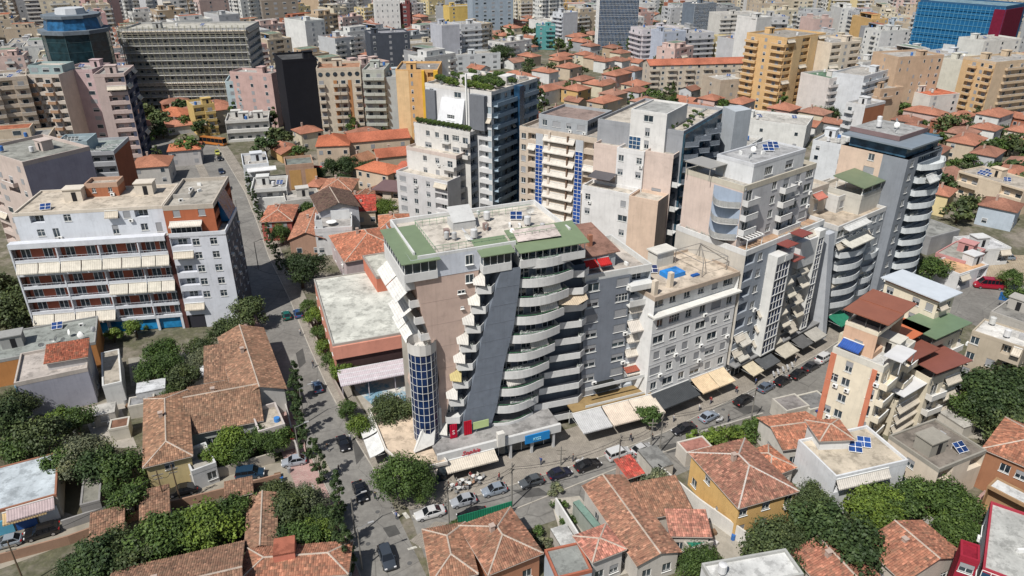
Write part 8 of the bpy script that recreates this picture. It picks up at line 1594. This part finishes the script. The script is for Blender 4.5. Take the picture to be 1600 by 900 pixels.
for i, (x, y, t, s) in enumerate(((250, 200, 'green', 1.2), (268, 206, 'dull', 1.1), (290, 205, 'green', 1.0), (318, 212, 'dark', 1.2), (330, 205, 'dark', 1.1), (232, 225, 'green', 1.0), (245, 215, 'dull', .9), (300, 252, 'green', .7))): tree(x, y, 'far:%d' % (i % 3), t, '%s tree from the left in the gardens left of the orange bus' % ORDN[i], s, group='trees left of the orange bus')
for i, (x, y, s) in enumerate(((5, 500, 1.3), (-15, 470, 1.3), (30, 480, 1.1), (12, 455, 1.0))): tree(x, y, 'mid:%d' % (i % 3), 'dull', '%s dark tree of the thicket left of the long white block' % ORDN[i], s * 1.5, group='thicket left of the white block')
TH_ = ((5, 670, 1.5, 'dark'), (100, 730, 1.1, 'green'), (120, 660, 1.0, 'green'), (165, 735, 1.3, 'dark'), (235, 590, 1.1, 'green'), (290, 600, 1.1, 'dull'), (258, 555, 1.2, 'green'), (320, 545, 1.0, 'dull'), (425, 700, .8, 'green'), (385, 705, 1.0, 'green'), (340, 715, .9, 'bright'), (140, 880, 1.4, 'dark'), (215, 870, 1.3, 'dull'), (262, 850, 1.3, 'green'), (312, 835, 1.3, 'bright'), (352, 815, 1.1, 'green'), (165, 895, 1.2, 'dark'), (460, 800, 1.2, 'dull'), (480, 850, 1.0, 'green'), (515, 810, .9, 'dark'), (445, 870, 1.0, 'dull'), (1275, 830, 1.5, 'dark'), (1325, 870, 1.6, 'dark'), (1380, 800, 1.2, 'bright'), (1410, 800, 1.2, 'green'), (1500, 800, 1.1, 'green'), (1535, 620, 1.8, 'dark'), (1590, 620, 1.9, 'dark'), (1575, 670, 1.5, 'dull'), (1490, 840, 1.1, 'green'), (1200, 870, 1.3, 'dull'))
for i, (x, y, s, t) in enumerate(TH_):
    tree(x, y, 'mid:%d' % (i % 4), t, '%s garden tree of the foreground thickets, %s among that green' % ({'dark': 'dark', 'dull': 'dull green', 'green': 'green', 'bright': 'yellow green'}[t], ('%s from the left edge' % ORDN[sorted(q[0] + q[1] * .001 for q in TH_ if q[0] < 600 and q[3] == t).index(x + y * .001)]) if x < 600 else ('%s from the right edge' % ORDN[sorted((q[0] + q[1] * .001 for q in TH_ if q[0] > 600 and q[3] == t), reverse=True).index(x + y * .001)])), s, group='garden trees in the foreground thickets')

# roof clutter on the bigger near roofs
for B_, x0, x1, y0, y1, z, n in ((HB, -12, 7, 2, 13, 35.92, 9),):
    rr = random.Random(9)
    for i in range(n): B_.put(('satellite_dish', 'air_conditioner', 'water_tank')[i % 3], ((.45,), (), (.4, .9))[i % 3], rr.uniform(x0, x1), rr.uniform(y0, y1), z, rr.uniform(0, 6), (.4, .4, .4))
# manholes, patches and stains on the asphalt
for i, (x, y) in enumerate(((540, 720), (590, 800), (575, 850), (700, 830), (1000, 690), (900, 745), (1130, 640), (500, 600), (640, 880))):
    X, Y = G(x, y); m = MB(); m.cyl(X, Y, .02, .03, .35, .35, 12); o = m.build('manhole_cover', conc, color=(.1, .1, .1)); tag(o, 'round iron manhole cover in the asphalt, %s from the top of the left street' % ORDN[i], 'manhole cover')
for x, y, w, h in ((560, 700, 10, 26), (612, 830, 14, 10), (830, 770, 30, 8), (1050, 700, 24, 8), (1170, 640, 26, 7), (470, 560, 8, 16)): o = sheet('asphalt_patch', [G(x - w, y - h / 2), G(x + w * .4, y - h), G(x + w, y + h * .4), G(x - w * .3, y + h)], .018, conc); o.color = (.09, .088, .084, 1)
